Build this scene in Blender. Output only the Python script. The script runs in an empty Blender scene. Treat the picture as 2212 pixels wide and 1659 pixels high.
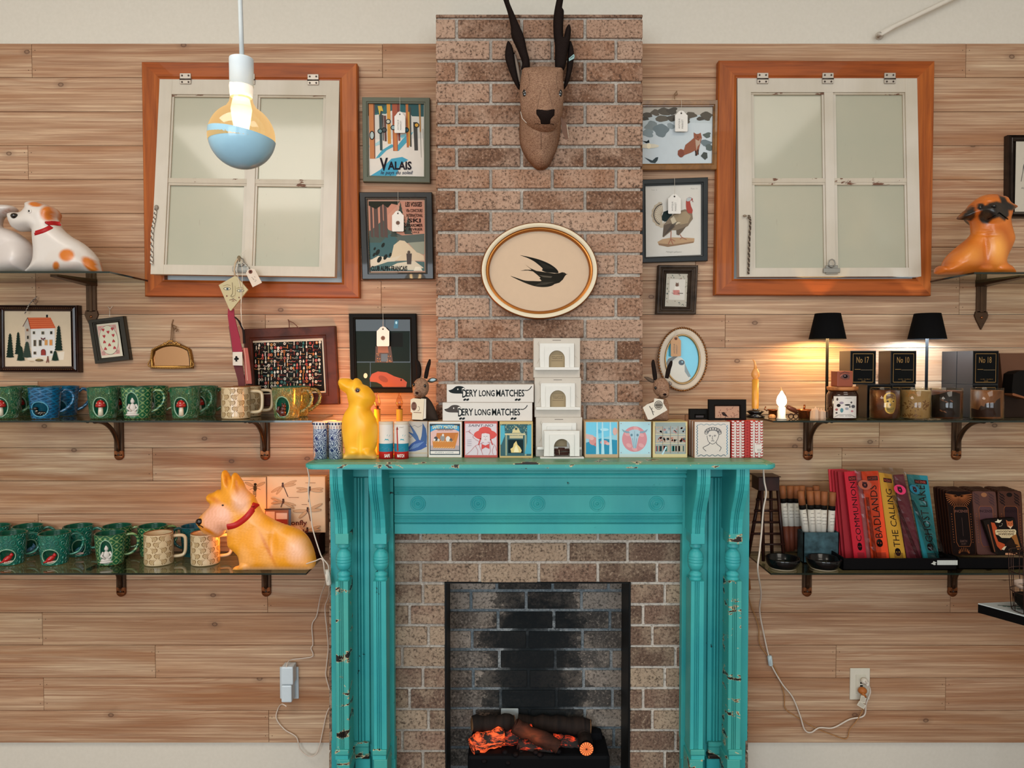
import bpy, bmesh, math, random
from mathutils import Vector, Matrix
from mathutils.geometry import delaunay_2d_cdt
from math import sin, cos, pi, sqrt, atan2, radians

SC = bpy.context.scene
C = SC.collection
random.seed(7)

# ------------------------------------------------------------------ camera
F, CX, CY = 1560.0, 1106.0, 829.5          # focal length and principal point for a 2212 x 1659 frame
D, EYE, TH = 2.6, 1.6, math.atan(44.5 / 1560.0)
cam_d = bpy.data.cameras.new('camera')
cam_d.sensor_fit = 'HORIZONTAL'
cam_d.sensor_width = 36.0
cam_d.lens = F / 2212.0 * 36.0
cam_d.clip_start = 0.05
cam = bpy.data.objects.new('camera', cam_d)
cam.location = (0, -D, EYE)
cam.rotation_euler = (pi / 2 - TH, 0, 0)
C.objects.link(cam)
SC.camera = cam

# ------------------------------------------------------------------ world, daylight, exposure
w = bpy.data.worlds.new('daylight')
SC.world = w
w.use_nodes = True
w.node_tree.nodes['Background'].inputs[0].default_value = (0.75, 0.88, 1.0, 1)
w.node_tree.nodes['Background'].inputs[1].default_value = 1.0


def area(name, loc, rot, sx, sy, power, col):
    l = bpy.data.lights.new(name, 'AREA')
    l.shape = 'RECTANGLE'
    l.size, l.size_y, l.energy, l.color = sx, sy, power, col
    o = bpy.data.objects.new(name, l)
    o.location, o.rotation_euler = loc, rot
    C.objects.link(o)
    return o


# daylight through the shop windows in the wall behind the camera, and the ceiling lights of the room
area('shop_window_daylight', (-1.5, -5.85, 1.75), (radians(90), 0, 0), 2.2, 2.0, 118, (0.86, 0.94, 1.0))
area('shop_window_daylight', (1.5, -5.85, 1.75), (radians(90), 0, 0), 2.2, 2.0, 70, (0.86, 0.94, 1.0))
area('ceiling_light_glow', (-1.4, -2.2, 3.3), (0, 0, 0), 1.2, 1.2, 40, (1.0, 0.9, 0.78))
area('ceiling_light_glow', (1.3, -2.2, 3.3), (0, 0, 0), 1.2, 1.2, 22, (1.0, 0.9, 0.78))
SC.view_settings.view_transform = 'Standard'
SC.view_settings.look = 'None'
SC.view_settings.exposure = 0.0
SC.view_settings.gamma = 1.0
SC.view_settings.use_curve_mapping = False
SC.cycles.use_denoising = True
SC.cycles.max_bounces = 6
SC.cycles.transparent_max_bounces = 12
SC.cycles.sample_clamp_indirect = 4.0
SC.cycles.caustics_reflective = False
SC.cycles.caustics_refractive = False

# ------------------------------------------------------------------ measuring helpers
cT, sT = cos(TH), sin(TH)


def P(px, py, p=0.0):
    """world point seen at a pixel of the photo, p metres out from the plank wall"""
    dx, dz = (px - CX) / F, (CY - py) / F
    t = (D - p) / (cT + dz * sT)
    return Vector((dx * t, -p, EYE + (-sT + dz * cT) * t))


def S(p):
    return (D - p) / F


def lerp(a, b, t):
    return a + (b - a) * t


# ------------------------------------------------------------------ materials
def lin(h):
    h = h.lstrip('#')
    r = []
    for i in (0, 2, 4):
        c = int(h[i:i + 2], 16) / 255
        r.append(c / 12.92 if c <= 0.04045 else ((c + 0.055) / 1.055) ** 2.4)
    return (r[0], r[1], r[2], 1.0)


_mats = {}


class NT:
    """small node-tree writer"""
    def __init__(s, name):
        s.mat = bpy.data.materials.new(name)
        s.mat.use_nodes = True
        s.t = s.mat.node_tree
        s.b = s.t.nodes['Principled BSDF']
        s.out = s.t.nodes['Material Output']

    def n(s, typ, ins=None, **props):
        nd = s.t.nodes.new('ShaderNode' + typ)
        for k, v in props.items():
            setattr(nd, k, v)
        for k, v in (ins or {}).items():
            s.put(nd.inputs[k], v)
        return nd

    def put(s, sock, v):
        if isinstance(v, bpy.types.NodeSocket):
            s.t.links.new(v, sock)
        elif isinstance(v, bpy.types.Node):
            s.t.links.new(v.outputs[0], sock)
        else:
            if isinstance(v, str):
                v = lin(v)
            sock.default_value = v

    def set(s, **kw):
        for k, v in kw.items():
            s.put(s.b.inputs[k.replace('_', ' ')], v)

    def math(s, op, a, b=0.0, clamp=False):
        nd = s.n('Math', {0: a, 1: b}, operation=op)
        nd.use_clamp = clamp
        return nd

    def ramp(s, fac, stops, interp='LINEAR'):
        nd = s.t.nodes.new('ShaderNodeValToRGB')
        nd.color_ramp.interpolation = interp
        e = nd.color_ramp.elements
        while len(e) > 1:
            e.remove(e[-1])
        for i, (p, c) in enumerate(stops):
            el = e[0] if i == 0 else e.new(p)
            el.position = p
            el.color = lin(c) if isinstance(c, str) else (c, c, c, 1)
        s.put(nd.inputs[0], fac)
        return nd

    def mix(s, fac, a, b, blend='MIX'):
        nd = s.t.nodes.new('ShaderNodeMix')
        nd.data_type = 'RGBA'
        nd.blend_type = blend
        s.put(nd.inputs[0], fac)
        s.put(nd.inputs[6], a)
        s.put(nd.inputs[7], b)
        return nd.outputs[2]

    def coord(s, scale=(1, 1, 1), island=0.0, loc=(0, 0, 0), rot=(0, 0, 0)):
        tc = s.n('TexCoord').outputs['Object']
        if island:
            g = s.n('NewGeometry').outputs['Random Per Island']
            m = s.n('VectorMath', {0: (37.0 * island, 11.0 * island, 53.0 * island), 3: 1.0}, operation='SCALE')
            s.put(m.inputs[3], g)
            tc = s.n('VectorMath', {0: tc, 1: m.outputs[0]}, operation='ADD').outputs[0]
        return s.n('Mapping', {'Vector': tc, 'Location': loc, 'Rotation': rot, 'Scale': scale}).outputs[0]

    def noise(s, vec, scale=5.0, detail=4.0, rough=0.55, dist=0.0):
        return s.n('TexNoise', {'Vector': vec, 'Scale': scale, 'Detail': detail, 'Roughness': rough, 'Distortion': dist}).outputs[0]

    def bump(s, h, strength=0.3, dist=0.002):
        nd = s.n('Bump', {'Height': h, 'Strength': strength, 'Distance': dist})
        s.put(s.b.inputs['Normal'], nd)
        return nd


def M(col, rough=0.6, metal=0.0, emit=0.0, name=None, coat=0.0, spec=0.25):
    """plain coloured paint, paper, plastic or metal with a faint mottling"""
    if max(lin(col)[:3]) < 0.03 and spec == 0.25 and not coat and metal < .5:
        spec = 0.05
    key = (col, rough, metal, emit, coat, spec)
    if key in _mats:
        return _mats[key]
    t = NT(name or ('paint_' + col.strip('#')))
    nz = t.noise(t.coord(), 60.0, 3.0)
    c = t.mix(t.math('MULTIPLY', nz, 0.16), col, tuple(x * 0.55 for x in lin(col)[:3]) + (1,))
    t.set(Base_Color=c, Roughness=rough, Metallic=metal, Coat_Weight=coat, Specular_IOR_Level=spec)
    if emit:
        t.set(Emission_Color=col, Emission_Strength=emit)
    _mats[key] = t.mat
    return t.mat


def wood_planks():
    t = NT('whitewashed_planks')
    a = t.noise(t.coord((0.9, 1, 62), 1.0), 2.4, 7.0, 0.68, 0.25)
    b = t.noise(t.coord((0.55, 1, 7), 1.0), 2.2, 3.0, 0.5, 0.6)
    wv = t.n('TexWave', {'Vector': t.coord((0.10, 1, 1), 1.0), 'Scale': 11.0, 'Distortion': 9.0, 'Detail': 3.0,
                         'Detail Scale': 1.3, 'Detail Roughness': 0.6}, bands_direction='Z').outputs[1]
    fine = t.ramp(a, [(0.30, 0.0), (0.5, 0.45), (0.66, 1.0)])
    col = t.mix(t.ramp(b, [(.3, 0.0), (.7, 1.0)]), '#a57752', '#e0c7a6')
    isl = t.n('NewGeometry').outputs['Random Per Island']
    col = t.mix(t.math('MULTIPLY', isl, 0.5), col, '#b78b6a')
    col = t.mix(t.ramp(fine, [(0.0, 0.8), (1.0, 0.0)]), col, '#7c5037')
    ln = t.ramp(wv, [(0.0, 0.0), (0.55, 0.0), (0.86, 0.55), (1.0, 0.15)])
    lnb = t.math('MULTIPLY', ln, t.ramp(t.noise(t.coord((0.5, 1, 4), 1.3), 2.0, 2.0), [(0.42, 0.1), (0.6, 0.9)]))
    col = t.mix(lnb, col, '#8f5a3b')
    # knots
    vx = t.n('SeparateXYZ', {0: t.coord((3.6, 1, 5.2), 0.8)})
    vc = t.n('CombineXYZ', {0: vx.outputs[0], 1: vx.outputs[2]}).outputs[0]
    vo = t.n('TexVoronoi', {'Vector': vc, 'Scale': 1.0, 'Randomness': 1.0}, voronoi_dimensions='2D')
    on = t.math('GREATER_THAN', t.n('SeparateColor', {0: vo.outputs['Color']}).outputs[0], 0.66)
    kd = t.math('ADD', vo.outputs['Distance'], t.math('MULTIPLY', t.noise(vc, 14.0, 2.0), 0.012))
    k = t.math('MULTIPLY', t.ramp(kd, [(0.0, 0.5), (0.022, 0.45), (0.036, 0.9), (0.048, 0.25), (0.12, 0.0)]), on)
    col = t.mix(k, col, '#54392b')
    t.set(Base_Color=col, Roughness=0.55, Specular_IOR_Level=0.3)
    t.bump(t.math('ADD', a, t.math('MULTIPLY', ln, -0.3)), 0.25, 0.002)
    return t.mat


def wood(name, c1, c2, c3, scale=(1, 1, 30), rough=0.45, coat=0.0, sc=2.5):
    t = NT(name)
    a = t.noise(t.coord(scale, 1.0), sc, 6.0, 0.6, 0.4)
    b = t.noise(t.coord(tuple(0.3 * x for x in scale), 1.0), sc, 3.0, 0.5, 0.8)
    col = t.mix(b, c1, c2)
    col = t.mix(t.ramp(a, [(0.35, 0.8), (0.6, 0.0)]), col, c3)
    t.set(Base_Color=col, Roughness=rough, Coat_Weight=coat, Specular_IOR_Level=.2)
    t.bump(a, 0.15, 0.001)
    return t.mat


def chipped(name, base, base2, under, thr=0.30, sc=(1, 1, 1), tan=True, rough=0.42):
    """old paint with chips down to dark wood; a paler rim round each chip"""
    t = NT(name)
    v = t.coord(sc)
    n1 = t.noise(v, 13.0, 6.0, 0.62, 0.3)
    n2 = t.noise(t.coord((1, 1, 1)), 4.0, 3.0)
    n3 = t.noise(t.coord((1, 1, 0.12)), 70.0, 3.0)
    col = t.mix(t.ramp(n2, [(0.35, 0.0), (0.65, 1.0)]), base, base2)
    col = t.mix(t.math('MULTIPLY', n3, 0.22), col, tuple(x * 0.5 for x in lin(base)[:3]) + (1,))
    e = 0.018
    if tan:
        col = t.mix(t.ramp(n1, [(0.0, 1.0), (thr + e, 1.0), (thr + e + 0.006, 0.0)]), col, '#c9b48c')
    col = t.mix(t.ramp(n1, [(0.0, 1.0), (thr, 1.0), (thr + 0.006, 0.0)]), col, under)
    t.set(Base_Color=col, Roughness=rough, Specular_IOR_Level=0.35)
    t.bump(t.ramp(n1, [(thr, 0.0), (thr + 0.02, 1.0)]), 0.35, 0.002)
    return t.mat


def brick(name, c1, c2, dark, light, soot=None):
    t = NT(name)
    isl = t.n('NewGeometry').outputs['Random Per Island']
    v = t.coord((1, 1, 1), 1.0)
    col = t.mix(isl, c1, c2)
    i2 = t.math('FRACT', t.math('MULTIPLY', isl, 7.31))
    col = t.mix(t.ramp(i2, [(.0, .0), (.62, .0), (.8, .5), (1.0, .75)]), col, light)
    col = t.mix(t.ramp(i2, [(.0, .45), (.25, .3), (.4, .0)]), col, dark)
    big = t.noise(v, 9.0, 4.0)
    col = t.mix(t.ramp(big, [(0.45, 0.0), (0.75, 0.75)]), col, light)
    sp = t.noise(v, 120.0, 3.0, 0.7)
    col = t.mix(t.ramp(sp, [(0.34, 0.85), (0.5, 0.0)]), col, dark)
    col = t.mix(t.ramp(sp, [(0.56, 0.0), (0.7, 0.7)]), col, light)
    if soot:
        cx, cz, rx, rz = soot
        tc = t.n('TexCoord').outputs['Object']
        m = t.n('Mapping', {'Vector': tc, 'Location': (-cx / rx, 0, -cz / rz), 'Scale': (1 / rx, 0, 1 / rz)}).outputs[0]
        ln_ = t.n('VectorMath', {0: m}, operation='LENGTH').outputs['Value']
        nz = t.noise(t.coord((1, 1, 1.6)), 7.0, 5.0, 0.7)
        d = t.math('ADD', ln_, t.math('MULTIPLY', t.math('SUBTRACT', nz, 0.5), 1.6))
        col = t.mix(t.ramp(d, [(0.0, 0.98), (0.65, 0.95), (1.0, 0.6), (1.4, 0.0)]), col, '#0a1216')
    t.set(Base_Color=col, Roughness=0.85, Specular_IOR_Level=0.2)
    t.bump(sp, 0.5, 0.002)
    return t.mat


def glass_mat(name, tint='#e9f2ea', rough=0.02, ior=1.5, gl=1.0):
    """thin sheet glass: clear with a fresnel reflection"""
    t = NT(name)
    tr = t.n('BsdfTransparent', {0: tint})
    g = t.n('BsdfGlossy', {0: (gl, gl, gl, 1), 'Roughness': rough})
    lw = t.n('LayerWeight', {0: .5}).outputs['Facing']
    fr = t.math('ADD', t.math('MULTIPLY', t.math('POWER', lw, 5.0 if ior > 1.4 else 4.0), .9), ((ior - 1) / (ior + 1)) ** 2)
    m = t.n('MixShader', {0: fr, 1: tr, 2: g})
    t.t.links.new(m.outputs[0], t.out.inputs[0])
    return t.mat


def attr_mat(name, rough=0.35, emit=0.0, coat=0.2, sss=0.0, bump=0.0, bsc=(1, 1, 1)):
    t = NT(name)
    c = t.n('VertexColor', layer_name='Col').outputs[0]
    t.set(Base_Color=c, Roughness=rough, Coat_Weight=coat, Coat_Roughness=0.25)
    if emit:
        t.set(Emission_Color=c, Emission_Strength=emit)
    if bump:
        t.bump(t.noise(t.coord(bsc), 60.0, 3.0), bump, 0.002)
    return t.mat


# ------------------------------------------------------------------ mesh builder
def wloc(o):
    v = Vector((0, 0, 0))
    while o:
        v = v + o.location
        o = o.parent
    return v


def Zq(z, q):
    """enlarged-crop coordinates to photo pixels"""
    return [(z[0] + x / z[2], z[1] + y / z[2]) for x, y in q]


class MB:
    def __init__(s):
        s.v, s.f, s.mi, s.sm, s.mats = [], [], [], [], []
        s.cols = None

    def m(s, mat):
        if isinstance(mat, str):
            mat = M(mat)
        if mat not in s.mats:
            s.mats.append(mat)
        return s.mats.index(mat)

    def add(s, verts, faces, mat, smooth=False, mtx=None):
        o = len(s.v)
        s.v += [tuple(mtx @ Vector(q)) if mtx else tuple(q) for q in verts]
        k = s.m(mat)
        for f in faces:
            s.f.append([i + o for i in f])
            s.mi.append(k)
            s.sm.append(smooth)
        return s

    def bm(s, b, mat, smooth=False, mtx=None):
        b.verts.ensure_lookup_table()
        b.verts.index_update()
        s.add([q.co[:] for q in b.verts], [[q.index for q in f.verts] for f in b.faces], mat, smooth, mtx)
        b.free()
        return s

    def box(s, a, b, mat, bev=0.0, mtx=None, seg=1):
        a, b = Vector(a), Vector(b)
        lo = Vector([min(a[i], b[i]) for i in range(3)])
        hi = Vector([max(a[i], b[i]) for i in range(3)])
        q = bmesh.new()
        bmesh.ops.create_cube(q, size=1.0)
        for v in q.verts:
            v.co = Vector([lo[i] + (v.co[i] + 0.5) * (hi[i] - lo[i]) for i in range(3)])
        if bev:
            bmesh.ops.bevel(q, geom=q.edges[:], offset=bev, segments=seg, affect='EDGES', profile=0.6)
        return s.bm(q, mat, False, mtx)

    def fbox(s, x0, y0, x1, y1, pf, pb, mat, bev=0.0, seg=1):
        """box whose front face covers that pixel rectangle at depth pf and which runs back to pb"""
        a, b = P(x0, y0, pf), P(x1, y1, pf)
        return s.box((a.x, -pf, b.z), (b.x, -pb, a.z), mat, bev, None, seg)

    def prism(s, pts, pf, pb, mat, pref=None, smooth=False, cap=True):
        """pixel outline extruded straight back from pf to pb"""
        pref = pf if pref is None else pref
        q = [P(x, y, pref) for x, y in pts]
        n = len(q)
        v = [(a.x, -pf, a.z) for a in q] + [(a.x, -pb, a.z) for a in q]
        area2 = sum(q[i].x * q[(i + 1) % n].z - q[(i + 1) % n].x * q[i].z for i in range(n))
        fr = list(range(n)) if area2 > 0 else list(range(n))[::-1]
        f = [[i, (i + n), (i + 1) % n + n, (i + 1) % n] for i in range(n)]
        if area2 > 0:
            f = [g[::-1] for g in f]
        s.add(v, f, mat, smooth)
        if cap:
            s.add(v, [fr, [i + n for i in fr[::-1]]], mat)
        return s

    def tube(s, pts, r, mat, n=8, closed=False, cap=True):
        pts = [Vector(q) for q in pts]
        m = len(pts)
        rs = r if isinstance(r, (list, tuple)) else [r] * m
        up = None
        v = []
        for i, q in enumerate(pts):
            if closed:
                d = pts[(i + 1) % m] - pts[i - 1]
            else:
                d = pts[min(i + 1, m - 1)] - pts[max(i - 1, 0)]
            d = d.normalized() if d.length > 1e-9 else Vector((0, 0, 1))
            if up is None:
                up = Vector((0, 1, 0)) if abs(d.y) < 0.9 else Vector((1, 0, 0))
            up = (up - d * up.dot(d))
            up = up.normalized() if up.length > 1e-6 else d.orthogonal().normalized()
            sd = d.cross(up)
            for k in range(n):
                a = 2 * pi * k / n
                v.append(q + (up * cos(a) + sd * sin(a)) * rs[i])
        f = []
        for i in range(m if closed else m - 1):
            j = (i + 1) % m
            for k in range(n):
                l = (k + 1) % n
                f.append([i * n + k, i * n + l, j * n + l, j * n + k])
        if cap and not closed:
            f += [list(range(n))[::-1], [(m - 1) * n + k for k in range(n)]]
        return s.add(v, f, mat, True)

    def lathe(s, c, prof, mat, n=28, smooth=True, mtx=None, a0=0.0, a1=2 * pi):
        """prof: (radius, height) from the bottom outside round to the inside"""
        full = abs(a1 - a0 - 2 * pi) < 1e-6
        cnt = n if full else n + 1
        v = [(c[0] + r * cos(a0 + (a1 - a0) * k / n), c[1] + r * sin(a0 + (a1 - a0) * k / n), c[2] + z)
             for r, z in prof for k in range(cnt)]
        f = []
        for i in range(len(prof) - 1):
            for k in range(n):
                l = (k + 1) % cnt
                f.append([i * cnt + k, i * cnt + l, (i + 1) * cnt + l, (i + 1) * cnt + k])
        return s.add(v, f, mat, smooth, mtx)

    def ell(s, c, r, mat, n=16, mtx=None, m2=None):
        q = bmesh.new()
        bmesh.ops.create_uvsphere(q, u_segments=n, v_segments=max(6, n * 2 // 3), radius=1.0)
        for v in q.verts:
            v.co = Vector((v.co.x * r[0], v.co.y * r[1], v.co.z * r[2]))
            if m2:
                v.co = m2 @ v.co
            v.co += Vector(c)
        return s.bm(q, mat, True, mtx)

    def ring(s, outer, inner, prof, mat, pref, smooth=False, nocap=False):
        """mouldings between two pixel outlines: prof = (share from outer to inner, depth)"""
        n = len(outer)
        v = []
        for t, p in prof:
            for (ax, ay), (bx, by) in zip(outer, inner):
                q = P(lerp(ax, bx, t), lerp(ay, by, t), pref)
                v.append((q.x, -p, q.z))
        f = []
        for i in range(len(prof) - 1):
            for k in range(n):
                l = (k + 1) % n
                f.append([i * n + k, i * n + l, (i + 1) * n + l, (i + 1) * n + k])
        return s.add(v, f, mat, smooth)

    def build(s, name, parent=None, loc=None):
        me = bpy.data.meshes.new(name)
        o = bpy.data.objects.new(name, me)
        if parent is not None:
            base = wloc(parent)
            o.parent = parent
        else:
            base = Vector(loc) if loc is not None else Vector((0, 0, 0))
            o.location = base
        me.from_pydata([(a - base.x, b - base.y, c - base.z) for a, b, c in s.v], [], s.f)
        for mt in s.mats:
            me.materials.append(mt)
        me.polygons.foreach_set('material_index', s.mi)
        me.polygons.foreach_set('use_smooth', s.sm)
        if s.cols:
            ca = me.color_attributes.new('Col', 'FLOAT_COLOR', 'POINT')
            ca.data.foreach_set('color', [x for c in s.cols for x in c])
        me.update()
        C.objects.link(o)
        return o


def tagd(o, label=None, cat=None, group=None, kind=None):
    if label:
        o['label'] = label
    if cat:
        o['category'] = cat
    if group:
        o['group'] = group
    if kind:
        o['kind'] = kind
    return o


def thing(name, label, cat, loc=(0, 0, 0), group=None):
    o = bpy.data.objects.new(name, None)
    o.empty_display_size = 0.03
    o.location = loc
    C.objects.link(o)
    return tagd(o, label, cat, group)


def kids(o):
    return [c for c in C.objects if c.parent == o]


def dup(root, label=None, group=None, loc=None, rot=None):
    r = root.copy()
    C.objects.link(r)
    if label:
        r['label'] = label
    if group:
        r['group'] = group
    if loc is not None:
        r.location = loc
    if rot is not None:
        r.rotation_euler = rot
    for ch in kids(root):
        c = ch.copy()
        C.objects.link(c)
        c.parent = r
        for g in kids(ch):
            d = g.copy()
            C.objects.link(d)
            d.parent = c
    return r


# ------------------------------------------------------------------ printed artwork
_txt = {}


def text_mesh(txt, bold=0.0, shear=0.0, space=1.0):
    key = (txt, bold, shear, space)
    if key not in _txt:
        cu = bpy.data.curves.new('lettering', 'FONT')
        cu.body = txt
        cu.size = 1.0
        cu.offset = bold
        cu.shear = shear
        cu.space_character = space
        cu.resolution_u = 2
        o = bpy.data.objects.new('lettering', cu)
        me = o.to_mesh()
        vs = [(q.co.x, q.co.y) for q in me.vertices]
        fs = [list(q.vertices) for q in me.polygons]
        o.to_mesh_clear()
        bpy.data.objects.remove(o)
        bpy.data.curves.remove(cu)
        x0, x1 = min(a for a, b in vs), max(a for a, b in vs)
        y0, y1 = min(b for a, b in vs), max(b for a, b in vs)
        _txt[key] = ([((a - x0) / (x1 - x0), (b - y0) / max(y1 - y0, 1e-6)) for a, b in vs], fs)
    return _txt[key]


def xform(pts, M2):
    """affine (a,b,c,d,e,f): x' = a x + b y + c ; y' = d x + e y + f"""
    a, b, c, d, e, f = M2
    return [(a * x + b * y + c, d * x + e * y + f) for x, y in pts]


def cyl(cx, p, R):
    """pixel -> point on the near side of an upright round thing"""
    def f(x, y, h):
        dx, r = (x - CX) / F, R + h
        A, B_, C_ = dx * dx + 1, -2 * (cx * dx + (D - p)), cx * cx + (D - p) ** 2 - r * r
        dsc = max(0.0, B_ * B_ - 4 * A * C_)
        t = (-B_ - sqrt(dsc)) / (2 * A)
        return Vector((dx * t, -(D - t), P(x, y, D - t).z))
    return f


class Art:
    """flat printed shapes laid on a surface, each a hair above the last"""
    def __init__(s, p=None, fn=None, mb=None, step=0.00007, rough=0.6, quad=None, k0=1, z=None, wrap=False):
        s.wrap = wrap
        s.mb = mb or MB()
        s.z = z                            # (x0, y0, scale): coordinates are those of an enlarged crop
        s.p, s.step, s.k, s.rough = p, step, k0, rough
        s.fn = fn or (lambda x, y, h: P(x, y, s.p + h) if not callable(s.p) else P(x, y, s.p(x, y) + h))
        s.quad = quad                      # optional (tl, tr, br, bl): draw in 0..1 coordinates

    def _map(s, x, y):
        if s.quad:
            tl, tr, br, bl = s.quad
            xt, yt = lerp(tl[0], tr[0], x), lerp(tl[1], tr[1], x)
            xb, yb = lerp(bl[0], br[0], x), lerp(bl[1], br[1], x)
            x, y = lerp(xt, xb, y), lerp(yt, yb, y)
        if s.z:
            x, y = s.z[0] + x / s.z[2], s.z[1] + y / s.z[2]
        return s.fn(x, y, s.k * s.step)

    def mat(s, col):
        return M(col, s.rough) if isinstance(col, str) else col

    def poly(s, pts, col, keep=False):
        if s.wrap:                         # follow a curved surface
            q = Zq(s.z, pts) if s.z else pts
            q = [(lerp(a[0], b[0], i / n), lerp(a[1], b[1], i / n)) for a, b in zip(q, q[1:] + q[:1]) for n in [max(1, int(math.hypot(b[0] - a[0], b[1] - a[1]) / 3))] for i in range(n)]
            patch(s.mb, lambda x, y, h: s.fn(x, y, s.k * s.step), q, s.mat(col), 1, 3.0)
            s.k += 0 if keep else 1
            return s
        v = [s._map(x, y) for x, y in pts]
        s.mb.add(v, [list(range(len(v)))], s.mat(col))
        if not keep:
            s.k += 1
        return s

    def polys(s, lst, col):
        for q in lst:
            s.poly(q, col, True)
        s.k += 1

    def rect(s, x0, y0, x1, y1, col, keep=False):
        return s.poly([(x0, y0), (x1, y0), (x1, y1), (x0, y1)], col, keep)

    def ell(s, cx, cy, rx, ry, col, n=20, rot=0.0, keep=False):
        c, d = cos(rot), sin(rot)
        return s.poly([(cx + rx * cos(a) * c - ry * sin(a) * d, cy + rx * cos(a) * d + ry * sin(a) * c)
                       for a in [2 * pi * i / n for i in range(n)]], col, keep)

    def ring(s, cx, cy, rx, ry, wd, col, n=28, a0=0, a1=2 * pi):
        m = [a0 + (a1 - a0) * i / n for i in range(n + 1)]
        s.line([(cx + rx * cos(a), cy + ry * sin(a)) for a in m], wd, col)

    def line(s, pts, wd, col, keep=False):
        for (x0, y0), (x1, y1) in zip(pts, pts[1:]):
            dx, dy = x1 - x0, y1 - y0
            l = math.hypot(dx, dy) or 1
            ex, ey = dx / l * wd * 0.3, dy / l * wd * 0.3
            nx, ny = -dy / l * wd / 2, dx / l * wd / 2
            s.poly([(x0 - ex + nx, y0 - ey + ny), (x1 + ex + nx, y1 + ey + ny), (x1 + ex - nx, y1 + ey - ny), (x0 - ex - nx, y0 - ey - ny)], col, True)
        if not keep:
            s.k += 1
        return s

    def text(s, txt, x0, y0, x1, y1, col, bold=0.0, shear=0.0, rot=None, space=1.0):
        """fit lettering in a pixel box; rot=(origin, u, v) gives the baseline start, run and rise instead"""
        vs, fs = text_mesh(txt, bold, shear, space)
        if rot:
            (ox, oy), (ux, uy), (wx, wy) = rot
            v = [s._map(ox + a * ux + b * wx, oy + a * uy + b * wy) for a, b in vs]
        else:
            v = [s._map(lerp(x0, x1, a), lerp(y1, y0, b)) for a, b in vs]
        s.mb.add(v, fs, s.mat(col))
        s.k += 1
        return s


def smooth_line(pts, n=6, closed=False):
    """Catmull-Rom through 2-D or 3-D points"""
    out = []
    m = len(pts)
    rng = range(m) if closed else range(m - 1)
    g = (lambda i: pts[i % m]) if closed else (lambda i: pts[max(0, min(m - 1, i))])
    for i in rng:
        p0, p1, p2, p3 = g(i - 1), g(i), g(i + 1), g(i + 2)
        for k in range(n):
            t = k / n
            out.append(tuple(0.5 * (2 * b + (c - a) * t + (2 * a - 5 * b + 4 * c - d) * t * t + (-a + 3 * b - 3 * c + d) * t ** 3)
                             for a, b, c, d in zip(p0, p1, p2, p3)))
    if not closed:
        out.append(tuple(pts[-1]))
    return out


# ------------------------------------------------------------------ blow-moulded figures
def seg_dist(px, py, poly):
    best = 1e9
    n = len(poly)
    for i in range(n):
        x0, y0 = poly[i]
        x1, y1 = poly[(i + 1) % n]
        dx, dy = x1 - x0, y1 - y0
        t = max(0, min(1, ((px - x0) * dx + (py - y0) * dy) / (dx * dx + dy * dy + 1e-12)))
        d = math.hypot(px - x0 - t * dx, py - y0 - t * dy)
        best = min(best, d)
    return best


def inside(px, py, poly):
    c = False
    n = len(poly)
    j = n - 1
    for i in range(n):
        xi, yi = poly[i]
        xj, yj = poly[j]
        if (yi > py) != (yj > py) and px < (xj - xi) * (py - yi) / (yj - yi) + xi:
            c = not c
        j = i
    return c


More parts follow.
